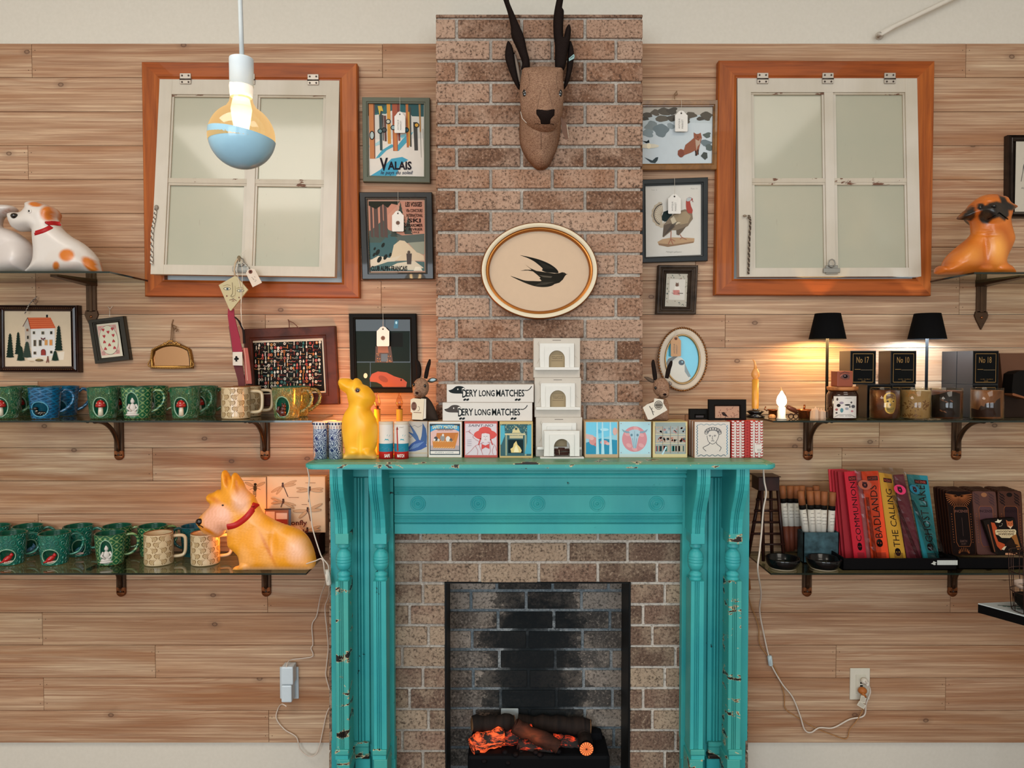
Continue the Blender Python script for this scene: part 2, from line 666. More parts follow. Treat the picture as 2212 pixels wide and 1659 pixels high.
def inflate(name, outline, pc, thick, R, mat, colfn, bumps=(), sp=3.0, parent=None, smooth_n=4, back=1.0):
    """solid figure with that silhouette, mid-plane pc metres from the wall; thick = half depth, R = rounding in px"""
    ol = smooth_line(outline, smooth_n, True)
    res = []
    for i, a in enumerate(ol):
        b = ol[(i + 1) % len(ol)]
        k = max(1, int(math.hypot(b[0] - a[0], b[1] - a[1]) / sp))
        res += [(lerp(a[0], b[0], t / k), lerp(a[1], b[1], t / k)) for t in range(k)]
    n = len(res)
    pts = list(res)
    x0, x1 = min(p[0] for p in res), max(p[0] for p in res)
    y0, y1 = min(p[1] for p in res), max(p[1] for p in res)
    ds = {}
    y, row = y0, 0
    while y < y1:
        x = x0 + (row % 2) * sp / 2
        while x < x1:
            if inside(x, y, ol):
                d = seg_dist(x, y, ol)
                if d > sp * 0.5:
                    ds[len(pts)] = d
                    pts.append((x, y))
            x += sp
        y += sp * 0.87
        row += 1
    vo, eo, fo, ov, _, _ = delaunay_2d_cdt([Vector(p) for p in pts], [], [list(range(n))], 1, 1e-5)
    hs, pos, seen = [], [], []
    for i, v in enumerate(vo):
        src = ov[i][0] if ov[i] else -1
        d = ds.get(src, 0.0)
        h = thick * sqrt(max(0.0, 1 - (1 - min(d / R, 1.0)) ** 2))
        h0 = h
        for _ in range(4 if d > 0 else 1):
            f_ = (D - pc) / (D - pc - h)
            sx, sy = CX + (v.x - CX) * f_, 785 + (v.y - 785) * f_
            if d > 0:
                h = h0 + sum(amp * (1 - q) ** 1.5 * min(1.0, d / 6.0) for q, amp in
                             [(((sx - bx) / rx) ** 2 + ((sy - by) / ry) ** 2, amp) for bx, by, rx, ry, amp in bumps] if q < 1)
        seen.append((sx, sy))
        hs.append(h)
        pos.append(P(v.x, v.y, pc))
    mb = MB()
    N = len(vo)
    verts = [(q.x, -(pc + h), q.z) for q, h in zip(pos, hs)]
    bidx = {}
    for i in range(N):
        if hs[i] <= 1e-9:
            bidx[i] = i
        else:
            bidx[i] = len(verts)
            verts.append((pos[i].x, -(pc - hs[i] * back), pos[i].z))
    fr = []
    for f in fo:
        a, b, c = [vo[i] for i in f[:3]]
        ccw = (b.x - a.x) * (c.y - a.y) - (b.y - a.y) * (c.x - a.x)
        fr.append(list(f)[::-1] if ccw > 0 else list(f))
    mb.add(verts, fr + [[bidx[i] for i in f][::-1] for f in fr], mat, True)
    cols = [colfn(*q) for q in seen]
    cols += [cols[i] for i in range(N) if bidx[i] != i]
    mb.cols = cols
    o = mb.build(name, parent)

    def surf(x, y, h=0.0):
        """point on the front of the figure at a pixel"""
        hh = 0.0
        for _ in range(5):
            f_ = (D - pc - hh) / (D - pc)
            u, v = CX + (x - CX) * f_, 785 + (y - 785) * f_
            d = seg_dist(u, v, ol) if inside(u, v, ol) else 0.0
            hh = thick * sqrt(max(0.0, 1 - (1 - min(d / R, 1.0)) ** 2))
            for bx, by, rx, ry, amp in bumps:
                q = ((x - bx) / rx) ** 2 + ((y - by) / ry) ** 2
                if q < 1:
                    hh += amp * (1 - q) ** 1.5 * min(1.0, d / 6.0)
        g = P(u, v, pc)
        return Vector((g.x, -(pc + hh + h), g.z))
    return o, surf


def patch(mb, surf, outline, mat, off=.0008, sp=2.2):
    """a pad following the front of a figure inside a pixel outline"""
    pts = list(outline)
    n = len(pts)
    y = min(p[1] for p in pts)
    while y < max(p[1] for p in outline):
        x = min(p[0] for p in outline)
        while x < max(p[0] for p in outline):
            if inside(x, y, outline) and seg_dist(x, y, outline) > sp * .5:
                pts.append((x, y))
            x += sp
        y += sp
    vo, eo, fo, ov, _, _ = delaunay_2d_cdt([Vector(p) for p in pts], [], [list(range(n))], 1, 1e-5)
    f = []
    for g in fo:
        a, b, c = [vo[i] for i in g[:3]]
        f.append(list(g)[::-1] if (b.x - a.x) * (c.y - a.y) - (b.y - a.y) * (c.x - a.x) > 0 else list(g))
    mb.add([surf(v.x, v.y, off * min(1.0, seg_dist(v.x, v.y, outline) + .1)) for v in vo], f, mat, True)


def mixc(a, b, t):
    t = max(0.0, min(1.0, t))
    return tuple(lerp(x, y, t) for x, y in zip(a, b))
# ================================================================== THE SETTING
PLASTER = NT('plaster')
_n = PLASTER.noise(PLASTER.coord(), 90.0, 3.0)
PLASTER.set(Base_Color=PLASTER.mix(_n, '#d6cfc2', '#cbc4b6'), Roughness=0.9)
PLASTER.bump(_n, 0.06, 0.001)
PLASTER = PLASTER.mat
PLANK = wood_planks()
XL, XR, YR, ZC = -3.2, 3.2, -6.0, 3.4


def struct(name, mb, parent=None):
    o = mb.build(name, parent)
    if parent is None:
        o['kind'] = 'structure'
    return o


struct('wall_back', MB().box((XL, 0.014, 0), (XR, 0.13, ZC), PLASTER))
struct('wall_left', MB().box((XL - 0.1, YR, 0), (XL, 0.13, ZC), PLASTER))
struct('wall_right', MB().box((XR, YR, 0), (XR + 0.1, 0.13, ZC), PLASTER))
struct('ceiling', MB().box((XL, YR, ZC), (XR, 0.13, ZC + 0.1), PLASTER))
struct('floor', MB().box((XL, YR, -0.1), (XR, 0.13, 0), wood('floor_boards', '#8d6a4c', '#775439', '#54382a', (1.5, 20, 1))))
rw = MB()
for a, b in (((XL, 0), (-2.7, ZC)), ((-0.3, 0), (0.3, ZC)), ((2.7, 0), (XR, ZC)), ((-2.7, 0), (-0.3, 0.7)), ((0.3, 0), (2.7, 0.7)),
             ((-2.7, 2.8), (-0.3, ZC)), ((0.3, 2.8), (2.7, ZC))):
    rw.box((a[0], YR - 0.1, a[1]), (b[0], YR, b[1]), PLASTER)
struct('wall_rear', rw)

# plank cladding: 21 courses
ZT, ZB = P(600, 94).z, P(600, 1605).z
CH = (ZT - ZB) / 21
jnt = {0: [83, 830, 2073], 1: [-60, 1100], 2: [860, 1700], 3: [71, 1560], 4: [1180], 5: [840], 6: [1500, 2100], 7: [82, 825, 2068], 8: [575, 1565],
       9: [1100], 10: [83, 1300], 11: [1480, 1900], 12: [328, 1820], 13: [1100, 2063], 14: [78, 1350], 15: [1600], 16: [574, 2060], 17: [83],
       18: [328, 1813], 19: [83, 2053], 20: [574]}
pl = MB()
for r in range(21):
    z1, z0 = ZT - r * CH, ZT - (r + 1) * CH
    xs = [XL] + sorted(P(j, 900).x for j in jnt[r]) + [XR]
    for x0, x1 in zip(xs, xs[1:]):
        pl.box((x0 + 0.0006, 0, z0 + 0.0011), (x1 - 0.0006, 0.0139, z1 - 0.0004), PLANK, 0.0008)
        for jx, sg in ((x0, 1), (x1, -1)):
            if abs(jx) < 2:
                for zz in (0.22, 0.8):
                    pl.ell((jx + sg * 0.012, 0, z0 + CH * zz), (0.0016, 0.0006, 0.0016), '#4a3326', 6)
struct('wall_plank_cladding', pl)

# white conduit pipe along the top of the wall
cond = MB()
cp = [P(1899, 77, -0.01), P(1899, 76, 0.02), P(1903, 73, 0.03), P(1930, 58, 0.03), P(2050, 0, 0.03), P(2150, -48, 0.03)]
cond.tube(cp, 0.0085, M('#d8d0c2', 0.5), 10)
cond.lathe((0, 0, 0), [(0.014, 0), (0.014, 0.004), (0.0, 0.006)], M('#cfc6b6', 0.5), 14, mtx=Matrix.Translation(P(1899, 78, -0.013)) @ Matrix.Rotation(pi / 2, 4, 'X'))
tagd(cond.build('conduit_pipe', None, cp[0]), 'white painted conduit pipe rising across the plaster above the planks', 'pipe')

# ---- brick chimney breast
BR_TOP = brick('chimney_brick', '#957059', '#7c5944', '#3c2c23', '#b89b86')
MORT = brick('mortar', '#a9a197', '#a1988e', '#7d746a', '#c9c0b4')
BR_LOW = brick('hearth_brick', '#84695a', '#6e584a', '#382c25', '#a8957f')


def brick_face(mb, x0, x1, ys, joints, pf, mat, mort, mp=0.009, side=None):
    """courses of bricks between pixel lines ys; joints(row) -> pixel x of the upright joints"""
    g = 6.4 * S(pf) * 0.5
    for r, (ya, yb) in enumerate(zip(ys, ys[1:])):
        zt, zb = P(CX, ya, pf).z - g, P(CX, yb, pf).z + g
        js = [x0] + [j for j in joints(r) if x0 + 12 < j < x1 - 12] + [x1]
        for i, (ja, jb) in enumerate(zip(js, js[1:])):
            xa, xb = P(ja, ya, pf).x, P(jb, ya, pf).x
            fa, fb = i == 0, i == len(js) - 2
            xa += (g if not fa else (-0.004 if side else 0.0))
            xb -= (g if not fb else (-0.004 if side else 0.0))
            pj = pf + random.uniform(-0.0015, 0.0015)
            bk = 0.0 if side and (fa or fb) else pf - 0.02
            mb.box((xa, -pj, zb + random.uniform(-.0006, .0006)), (xb, -bk, zt + random.uniform(-.0006, .0006)), mat, 0.0032, None, 2)
    return mb


PCH = 0.205
ch = MB()
zt, zb = P(CX, 31, PCH).z, P(CX, 1003, PCH).z
xa, xb = P(945, 400, PCH).x, P(1384, 400, PCH).x
ch.box((xa, -(PCH - 0.008), zb), (xb, 0.012, zt), MORT)
cys = [38 + 46.35 * i for i in range(22)]
brick_face(ch, 944, 1386, cys, lambda r: ([986, 1127, 1264] if r % 2 == 0 else [923, 1060, 1193, 1331]), PCH, BR_TOP, MORT, side=True)
ch.box((xa - .004, -PCH, P(CX, 37, PCH).z), (xb + .004, 0, zt), BR_TOP, 0.002)
struct('wall_chimney', ch)

# ---- hearth breast with the firebox opening
he = MB()
PH = 0.205
hx0, hx1 = 716, 1611
ox0, ox1, oy = 960, 1363, 1258
zb0 = 0.0
ztop = P(CX, 1005, PH).z
X = lambda px, p=PH: P(px, 1200, p).x
he.box((X(hx0), -(PH - 0.008), zb0), (X(ox0), 0.012, ztop), MORT)
he.box((X(ox1), -(PH - 0.008), zb0), (X(hx1), 0.012, ztop), MORT)
he.box((X(ox0), -(PH - 0.008), P(CX, oy, PH).z), (X(ox1), 0.012, ztop), MORT)
hys = [1034 + 45.4 * i for i in range(-0, 20)]
ups = [y for y in hys if y < 1262]
brick_face(he, hx0 - 3, hx1 + 3, ups, lambda r: [780 + 128 * k + (64 if r % 2 else 0) for k in range(8)], PH, BR_LOW, MORT, side=True)
lows = [y for y in hys if y > 1255]
brick_face(he, hx0 - 3, ox0, lows, lambda r: ([790, 913] if r % 2 == 0 else [760, 884]) if r % 4 < 2 else ([800, 925] if r % 2 == 0 else [770, 868]), PH, BR_LOW, MORT, side=True)
brick_face(he, ox1, hx1 + 3, lows, lambda r: ([1437, 1560] if r % 2 == 0 else [1390, 1500]) if r % 4 < 2 else ([1410, 1540] if r % 2 == 0 else [1460, 1570]), PH, BR_LOW, MORT, side=True)
struct('wall_hearth', he)

# firebox lining (sooty brick panel between black metal edges)
SOOT = brick('sooted_brick', '#655b52', '#4a4846', '#2b2a28', '#a3988c', soot=(P(1152, 1400, .03).x, P(1150, 1480, .03).z, 0.19, 0.50))
SMORT = brick('sooted_mortar', '#6f7b7e', '#63707a', '#4a5054', '#a4a7a6', soot=(P(1152, 1400, .03).x, P(1150, 1530, .03).z, 0.14, 0.32))
fb = MB()
PFB = 0.03
fb.box((P(966, 1200, PFB).x, -(PFB - 0.006), 0.02), (P(1350, 1200, PFB).x, -0.003, P(CX, 1225, PFB).z), SMORT)
fys = [1234 + 42.4 * i for i in range(11)]
brick_face(fb, 968, 1347, fys, lambda r: ([1016 + 119.5 * k + r * 1.2 for k in range(4)] if r % 2 else [952 + 121 * k + r * 1.4 for k in range(5)]), PFB, SOOT, SMORT)
BLK = M('#17191a', 0.5, 0.6)
fire_zt = P(CX, oy, PH).z
fbo = struct('wall_firebox', fb)
jm = MB()
for xx, sg in ((X(ox0), 1), (X(ox1), -1)):
    jm.box((xx, -PH, 0.0), (xx + sg * 0.004, 0, fire_zt), BLK)
    jm.box((xx, -PH - .001, 0.0), (xx + sg * 0.007, -PH + .012, fire_zt), BLK, 0.001)
jm.box((X(ox0), -PH, fire_zt - 0.004), (X(ox1), 0, fire_zt), BLK)
jm.box((X(ox0), -PH, 0.0), (X(ox1), 0, 0.01), BLK)
struct('trim_firebox_edge', jm)

# ================================================================== WINDOWS WITH OLD SASHES
CEDAR_H = wood('cedar_casing_level', '#a9571f', '#97481a', '#6f3312', (1.2, 1, 22), 0.45, 0.05, 2.0)
CEDAR_V = wood('cedar_casing_upright', '#af6127', '#9f5120', '#793a17', (22, 1, 1.2), 0.45, 0.05, 2.0)
OLDW = chipped('old_white_paint', '#cdc4b6', '#bfb5a3', '#7a5443', 0.24, (1, 1, 1), False, 0.5)
OLDR = chipped('flaked_white_paint', '#c2b7a5', '#b5a893', '#6b4836', 0.40, (1, 1, 3.2), False, 0.6)
PANE = NT('frosted_pane')
_a = PANE.noise(PANE.coord((1, 1, 1)), 5.0, 3.0)
_b = PANE.noise(PANE.coord((60, 1, 6)), 3.0, 2.0)
_c = PANE.mix(_a, '#aea893', '#9fa08d')
PANE.set(Base_Color=PANE.mix(PANE.ramp(_b, [(0.70, 0.0), (0.74, 0.5)]), _c, '#8e8a78'), Roughness=0.32, Coat_Weight=0.5, Coat_Roughness=0.08)
PANE = PANE.mat
HINGE = M('#b9b0a4', 0.45, 0.5)
SCREW = M('#4a403a', 0.4, 0.8)


def window(n, co, ci, sq, dp, stile, rstile, top, bot, mull, munt, hinges):
    base = P(co[3][0], co[3][1], 0.03)
    t = thing('window_%d' % n, None, None, base)
    t['kind'] = 'structure'
    pb, pf = 0.0, 0.032
    for k, mat in enumerate((CEDAR_H, CEDAR_V, CEDAR_H, CEDAR_V)):
        a, b, c, d = co[k], co[(k + 1) % 4], ci[(k + 1) % 4], ci[k]
        mb = MB()
        # a mitred board: outer edge, face with a small roll, inner edge
        def pt(q, r, tt, p):
            g = P(lerp(q[0], r[0], tt), lerp(q[1], r[1], tt), pf)
            return (g.x, -p, g.z)
        prof = [(0, pb), (0, pf - .004), (0.05, pf), (0.86, pf), (0.93, pf - .003), (1, pf - .004), (1, pb + .001)]
        v = []
        for tt, p in prof:
            v += [pt(a, d, tt, p), pt(b, c, tt, p)]
        f = [[2 * i, 2 * i + 1, 2 * i + 3, 2 * i + 2] for i in range(len(prof) - 1)]
        mb.add(v, f, mat)
        mb.build('casing', t)
    bk = MB()
    g = [P(x, y, pf) for x, y in ci]
    bk.add([(q.x, -0.004, q.z) for q in g], [[0, 1, 2, 3]], M('#c9cfd0', 0.5))
    bk.build('backing_board', t)
    y0, y1 = sq[0][1], sq[3][1]
    pp = lambda v: 0.030 + dp * v

    def Q(u, v, h):
        x = lerp(lerp(sq[0][0], sq[1][0], u), lerp(sq[3][0], sq[2][0], u), v)
        y = lerp(lerp(sq[0][1], sq[1][1], u), lerp(sq[3][1], sq[2][1], u), v)
        return P(x, y, pp(v) + h)

    def bar(mb, u0, v0, u1, v1, h0, h1, mat, ch=0.0):
        q = [Q(u0, v0, h1), Q(u1, v0, h1), Q(u1, v1, h1), Q(u0, v1, h1), ]
        bq = [Q(u0, v0, h1) + Vector((0, h1 - h0, 0)), Q(u1, v0, h1) + Vector((0, h1 - h0, 0)), Q(u1, v1, h1) + Vector((0, h1 - h0, 0)), Q(u0, v1, h1) + Vector((0, h1 - h0, 0))]
        mb.add(q + bq, [[0, 3, 2, 1], [0, 1, 5, 4], [1, 2, 6, 5], [2, 3, 7, 6], [3, 0, 4, 7]], mat)
    W = sq[1][0] - sq[0][0]
    H = y1 - y0
    us, ur = stile / W, 1 - rstile / W
    vt, vb = top / H, 1 - bot / H
    m0, m1 = mull[0] / W, mull[1] / W
    n0, n1 = (munt[0] - y0) / H, (munt[1] - y0) / H
    s = MB()
    e = 0.0007
    bar(s, 0, 0, us, 1, -0.034, 0, OLDW)
    bar(s, ur, 0, 1, 1, -0.034, 0, OLDW)
    bar(s, us, 0, ur, vt, -0.034, -e, OLDW)
    bar(s, us, vb, ur, 1, -0.034, -e, OLDW)
    bar(s, m0, vt, m1, vb, -0.03, -2 * e, OLDW)
    bar(s, us, n0, m0, n1, -0.03, -0.004, OLDR)
    bar(s, m1, n0, ur, n1, -0.03, -0.004, OLDR)
    w1, w2 = 5.5 / W, 5.5 / H
    # stepped glazing mouldings round each pane
    for (ua, va, ub, vb_) in ((us, vt, m0, n0), (m1, vt, ur, n0), (us, n1, m0, vb), (m1, n1, ur, vb)):
        bar(s, ua, va, ub, va + w2, -0.03, -0.006, OLDR)
        bar(s, ua, va, ua + w1, vb_, -0.03, -0.007, OLDW)
        bar(s, ub - w1, va, ub, vb_, -0.03, -0.007, OLDW)
    so = s.build('sash', t)
    # dark edge line at the bottom of the sash
    for (ua, va, ub, vb_) in ((us, vt, m0, n0), (m1, vt, ur, n0), (us, n1, m0, vb), (m1, n1, ur, vb)):
        g = MB()
        q = [Q(ua, va, -0.014), Q(ub, va, -0.014), Q(ub, vb_, -0.014), Q(ua, vb_, -0.014)]
        g.add(q, [[0, 3, 2, 1]], PANE)
        g.build('pane', so)
    for hx, hy in hinges:
        h = MB()
        h.fbox(hx - 12, hy - 13, hx + 12, hy - 1, 0.036, 0.03, HINGE, 0.001)
        h.fbox(hx - 12, hy + 1, hx + 12, hy + 10, 0.036, 0.03, HINGE, 0.001)
        h.tube([P(hx - 12, hy, 0.036), P(hx + 12, hy, 0.036)], 0.0022, SCREW, 8)
        for dx in (-7, 7):
            for dy in (-8, 6):
                h.ell(P(hx + dx, hy + dy, 0.037), (0.0032, 0.0012, 0.0032), SCREW, 8)
        h.build('hinge', so)
    return t, so, Q


win1, sash1, Q1 = window(1, [(305, 133), (771, 136), (776, 643), (312, 640)], [(345, 170), (733, 173), (738, 610), (354, 604)],
                         [(345, 171), (733, 174), (723, 598), (325, 592)], 0.067, 27, 28, 32, 21, (196, 213), (384, 394),
                         [(400, 171), (676, 173), (538, 172)])
win2, sash2, Q2 = window(2, [(1553, 130), (2020, 131), (2012, 639), (1545, 637)], [(1592, 168), (1982, 168), (1980, 602), (1586, 602)],
                         [(1593, 169), (1981, 169), (1990, 597), (1597, 598)], 0.026, 29, 26, 30, 19, (187, 206), (385, 394),
                         [(1648, 170), (1789, 170), (1923, 170)])
# hasps on the bottom rails
GREY = M('#8d8a82', 0.4, 0.8)
for (hx, hy, so, p) in ((520, 580, sash1, 0.097), (1797, 583, sash2, 0.057)):
    h = MB()
    h.fbox(hx - 13, hy - 10, hx + 13, hy + 9, p + .004, p, GREY, 0.001)
    h.fbox(hx - 18, hy - 4, hx + 18, hy + 6, p + .006, p + .001, GREY, 0.001)
    h.tube([P(hx + 7 * cos(a), hy - 14 - 9 * sin(a), p + .008) for a in [pi * k / 8 * 2 for k in range(8)]], 0.002, GREY, 6, closed=True)
    h.build('hasp', so)


def braid(pts, r, c1, c2, turns, amp):
    mb = MB()
    L = smooth_line([tuple(q) for q in pts], 8)
    for ph, c in ((0, c1), (pi, c2), (pi / 2, c1)):
        out = []
        m = turns * 8
        for i in range(m + 1):
            u = i / m * (len(L) - 1)
            a, b = Vector(L[int(u)]), Vector(L[min(int(u) + 1, len(L) - 1)])
            q = a.lerp(b, u - int(u))
            an = 2 * pi * turns * i / m + ph
            out.append(q + Vector((cos(an) * amp, sin(an) * amp * .5 - amp, 0)))
        mb.tube(out, r, c, 5)
    return mb


rp = braid([P(338, 446, .075), P(335, 470, .08), P(330, 500, .085), P(329, 540, .09), P(328, 570, .1)], 0.0017, '#d6cec0', '#6a6058', 12, 0.0035)
rp.ell(P(338, 448, .078), (.007, .006, .009), '#8d857a', 10)
tagd(rp.build('sash_cord', None, P(338, 446, .08)), 'frayed grey braided cord hanging at the side of the left sash', 'cord')
rp = braid([P(1617, 465, .058), P(1620, 480, .056), P(1618, 520, .058), P(1617, 560, .06), P(1616, 592, .06)], 0.0016, '#4b3e33', '#8d7d6a', 14, 0.0028)
rp.ell(P(1609, 466, .058), (.007, .004, .004), '#8d7d6a', 8)
rp.ell(P(1618, 470, .058), (.005, .004, .005), '#6a5a48', 8)
tagd(rp.build('sash_cord', None, P(1617, 465, .058)), 'dark worn cord stapled to the left stile of the right sash', 'cord')
# ================================================================== TURQUOISE MANTEL
TQ = chipped('turquoise_paint', '#3faca9', '#2f9ba0', '#1b1512', 0.30, (1, 1, 1), False)
TQW = chipped('worn_turquoise_paint', '#45a39a', '#399b97', '#1c130e', 0.405, (1, 1, 2.2), True)
TQT = chipped('worn_mantel_top', '#5c9479', '#77906c', '#2a1b12', 0.365, (.7, .7, .7), True)
fire = thing('fireplace_mantel', 'turquoise painted wooden fireplace mantel with chipped paint and turned columns', 'fireplace', (P(1163, 1200, .3).x, -.3, 0))
MX = lambda x: 2327 - x


def sweep(mb, x0p, x1p, pref, prof, xs, pb, mat):
    """prof: (y px, depth) down the face; xs: (share of width, depth offset) across it"""
    xa, xb = P(x0p, 1150, pref).x, P(x1p, 1150, pref).x
    v, n = [], len(xs)
    for y, p in prof:
        z = y if y < 5 else P(CX, y, p).z
        for u, dd in xs:
            v.append((lerp(xa, xb, u), -(p + dd), z))
    f = [[i * n + k, (i + 1) * n + k, (i + 1) * n + k + 1, i * n + k + 1] for i in range(len(prof) - 1) for k in range(n - 1)]
    mb.add(v, f, mat)
    for x, k, fl in ((xa, 0, 1), (xb, n - 1, 0)):
        vv = []
        for y, p in prof:
            z = y if y < 5 else P(CX, y, p).z
            vv += [(x, -(p + xs[k][1]), z), (x, -pb, z)]
        ff = [[2 * i, 2 * i + 1, 2 * i + 3, 2 * i + 2] if fl else [2 * i + 2, 2 * i + 3, 2 * i + 1, 2 * i] for i in range(len(prof) - 1)]
        mb.add(vv, ff, mat)
    a, b = prof[0], prof[-1]
    for (y, p), fl in ((a, 0), (b, 1)):
        z = y if y < 5 else P(CX, y, p).z
        mb.add([(xa, -p, z), (xb, -p, z), (xb, -pb, z), (xa, -pb, z)], [[0, 1, 2, 3] if not fl else [3, 2, 1, 0]], mat)


FL = [(0, -.003), (.03, 0), (.26, 0), (.28, -.004), (.33, -.004), (.36, .001), (.40, .001), (.42, -.004), (.47, -.004), (.50, .001), (.54, .001),
      (.56, -.004), (.61, -.004), (.63, 0), (.97, 0), (1, -.003)]
ZJ = P(CX, 1012, .4).z
for side in (0, 1):
    G = (lambda x: x) if side == 0 else MX
    # back board between the legs with its fluted panel
    b = MB()
    xa, xb = sorted((G(713), G(852)))
    b.fbox(xa, 1010, xb, 1600, 0.235, 0.205, TQ)
    a1, a2 = P(xa, 1200, .235).x, P(xb, 1200, .235).x
    b.box((a1, -.235, 0), (a2, -.205, P(CX, 1600, .235).z), TQ)
    b.build('back_board', fire)
    b = MB()
    xa, xb = sorted((G(759), G(796)))
    xs = [(0, 0), (.30, 0), (.33, -.006), (.38, .002), (.46, .002), (.50, -.005), (.56, .002), (.64, .002), (.68, -.005), (.76, 0), (1, 0)]
    if side:
        xs = [(1 - u, d) for u, d in xs][::-1]
    sweep(b, xa, xb, .25, [(1032, .246), (1604, .246)], xs, .22, TQ)
    b.fbox(xa - 1, 1012, xb + 1, 1030, .256, .22, TQ, .002)
    for ya, yb, pp in ((1604, 1614, .258), (1614, 1632, .252), (1632, 1640, .262)):
        b.fbox(xa - 1, ya, xb + 1, yb, pp, .22, TQW, .002)
    a1, a2 = P(xa - 1, 1200, .256).x, P(xb + 1, 1200, .256).x
    b.box((a1, -.256, 0), (a2, -.22, P(CX, 1640, .256).z), TQ, .001)
    b.build('fluted_panel', fire)
    for (x0, x1) in ((724, 752), (805, 834)):
        xa, xb = sorted((G(x0), G(x1)))
        prof = [(1011, .402), (1030, .403), (1046, .400), (1060, .394), (1075, .383), (1090, .369), (1105, .356), (1122, .346), (1140, .341), (1153, .340)]
        b = MB()
        sweep(b, xa, xb, .335, prof, FL, .23, TQ)
        b.build('corbel', fire)
        b = MB()
        b.fbox(xa - 0, 1153, xb + 1, 1176, .341, .275, TQW if x0 < 780 else TQ, .0015)
        cx = (P(xa, 1150, .335).x + P(xb, 1150, .335).x) / 2
        yc = -.308
        pr = []
        for y, r in ((1256, 0), (1256, 13), (1254, 14.5), (1250, 14.5), (1247, 13), (1245, 15), (1241, 14.6), (1238, 12), (1236, 9), (1234, 9.5), (1232, 13),
                     (1228, 15.4), (1223, 17), (1218, 17.6), (1217, 16.9), (1216, 17.9), (1212, 18), (1211, 17.1), (1210, 18), (1206, 18), (1205, 17), (1204, 17.6),
                     (1200, 16.6), (1195, 14.5), (1191, 11), (1189, 8.5), (1187, 8.5), (1185, 11), (1184, 13.5), (1181, 14.3), (1179, 12.8), (1177, 13.6), (1175, 13)):
            pr.append((r * S(.31) * .95, P(CX, y, .325).z))
        b.lathe((cx, yc, 0), pr, TQ, 28)
        sweep(b, xa, xb, .335, [(1256, .338), (1621, .338)], FL, .275, TQW if x0 < 780 else TQ)
        b.fbox(xa - 1, 1621, xb + 1, 1632, .346, .26, TQW, .002)
        b.fbox(xa, 1632, xb, 1642, .342, .26, TQ, .001)
        a1, a2 = P(xa, 1200, .346).x, P(xb, 1200, .346).x
        b.box((a1, -.346, 0), (a2, -.26, P(CX, 1642, .346).z), TQW, .001)
        b.build('column', fire)
# inner return boards beside the brick
for side in (0, 1):
    G = (lambda x: x) if side == 0 else MX
    xa, xb = sorted((G(838), G(852)))
    b = MB()
    b.fbox(xa, 1020, xb, 1640, .252, .23, TQ, .001)
    a1, a2 = P(xa, 1200, .252).x, P(xb, 1200, .252).x
    b.box((a1, -.252, 0), (a2, -.23, P(CX, 1640, .252).z), TQ)
    b.build('return_board', fire)
# frieze: panel, mouldings, five turned rosettes
b = MB()
prof = [(1012, .278), (1017, .278), (1018, .272), (1022, .272), (1023, .266), (1027, .270), (1032, .270), (1033, .254)]
sweep(b, 838, 1489, .27, prof, [(0, 0), (1, 0)], .23, TQ)
prof = [(1033, .250)]
for y in (1050, 1054, 1058, 1062, 1066):
    prof += [(y, .250), (y + .6, .2465), (y + 2, .2465), (y + 2.6, .251)]
prof += [(1069, .246), (1108, .246), (1111, .252)]
for y in (1113, 1117, 1121, 1127):
    prof += [(y, .252), (y + .6, .248), (y + 2, .248), (y + 2.6, .253)]
prof += [(1132, .246), (1153, .246)]
sweep(b, 852, 1475, .25, prof, [(0, 0), (1, 0)], .21, TQ)
b.build('frieze', fire)
for rx in (903, 1033, 1161, 1290, 1418):
    b = MB()
    q = P(rx, 1088, .246)
    s = S(.25)
    b.lathe((0, 0, 0), [(17 * s, -.001), (16.5 * s, .003), (15 * s, .004), (14 * s, .001), (13 * s, .001), (12.5 * s, .005), (10 * s, .006), (9 * s, .002), (7.6 * s, .001),
                        (7 * s, .004), (4.6 * s, .005), (4.2 * s, .002), (3.6 * s, .002), (3.2 * s, .005), (0, .006)], TQ, 28,
            mtx=Matrix.Translation(q) @ Matrix.Rotation(pi / 2, 4, 'X'))
    b.build('rosette', fire)
# shelf board with worn rounded lip
b = MB()
ptop = .425
xl, xr = P(655, 1003, ptop).x, P(1681, 1003, ptop).x
zt = P(CX, 1002, ptop).z
zb = P(CX, 1012, ptop).z


def slab(mb, inset, z0, z1, mat, r=.03, pbk=.19):
    out = []
    xl_, xr_, yf = xl + inset, xr - inset, -(ptop - inset)
    for cx_, a0 in ((xl_ + r, pi), (xr_ - r, 1.5 * pi)):
        for k in range(7):
            a = a0 + (pi / 2) * k / 6
            out.append((cx_ + r * cos(a), yf + r + r * sin(a)))
    out += [(xr_, -pbk), (xl_, -pbk)]
    n = len(out)
    v = [(x, y, z0) for x, y in out] + [(x, y, z1) for x, y in out]
    mb.add(v, [list(range(n))[::-1], [i + n for i in range(n)]] + [[i, (i + 1) % n, (i + 1) % n + n, i + n] for i in range(n)], mat)


ZM = P(CX, 989, .30).z          # level of the top surface
zt, zb = ZM - .0045, ZM - .0185
slab(b, .004, zb - .001, zb + .0035, TQ)
slab(b, 0, zb + .0035, zt, TQW)
slab(b, .006, zt, zt + .0025, TQT)
slab(b, .022, zt + .0025, ZM, TQT)
b.build('shelf', fire)

# ================================================================== ELECTRIC LOG FIRE
log = thing('electric_log_fire', 'electric log fire with glowing resin logs inside the sooty brick opening', 'heater', (P(1160, 1600, .1).x, -.1, .012))
BARK = wood('charred_bark', '#1c1613', '#2a1f19', '#0a0808', (20, 1, 3), 0.8)


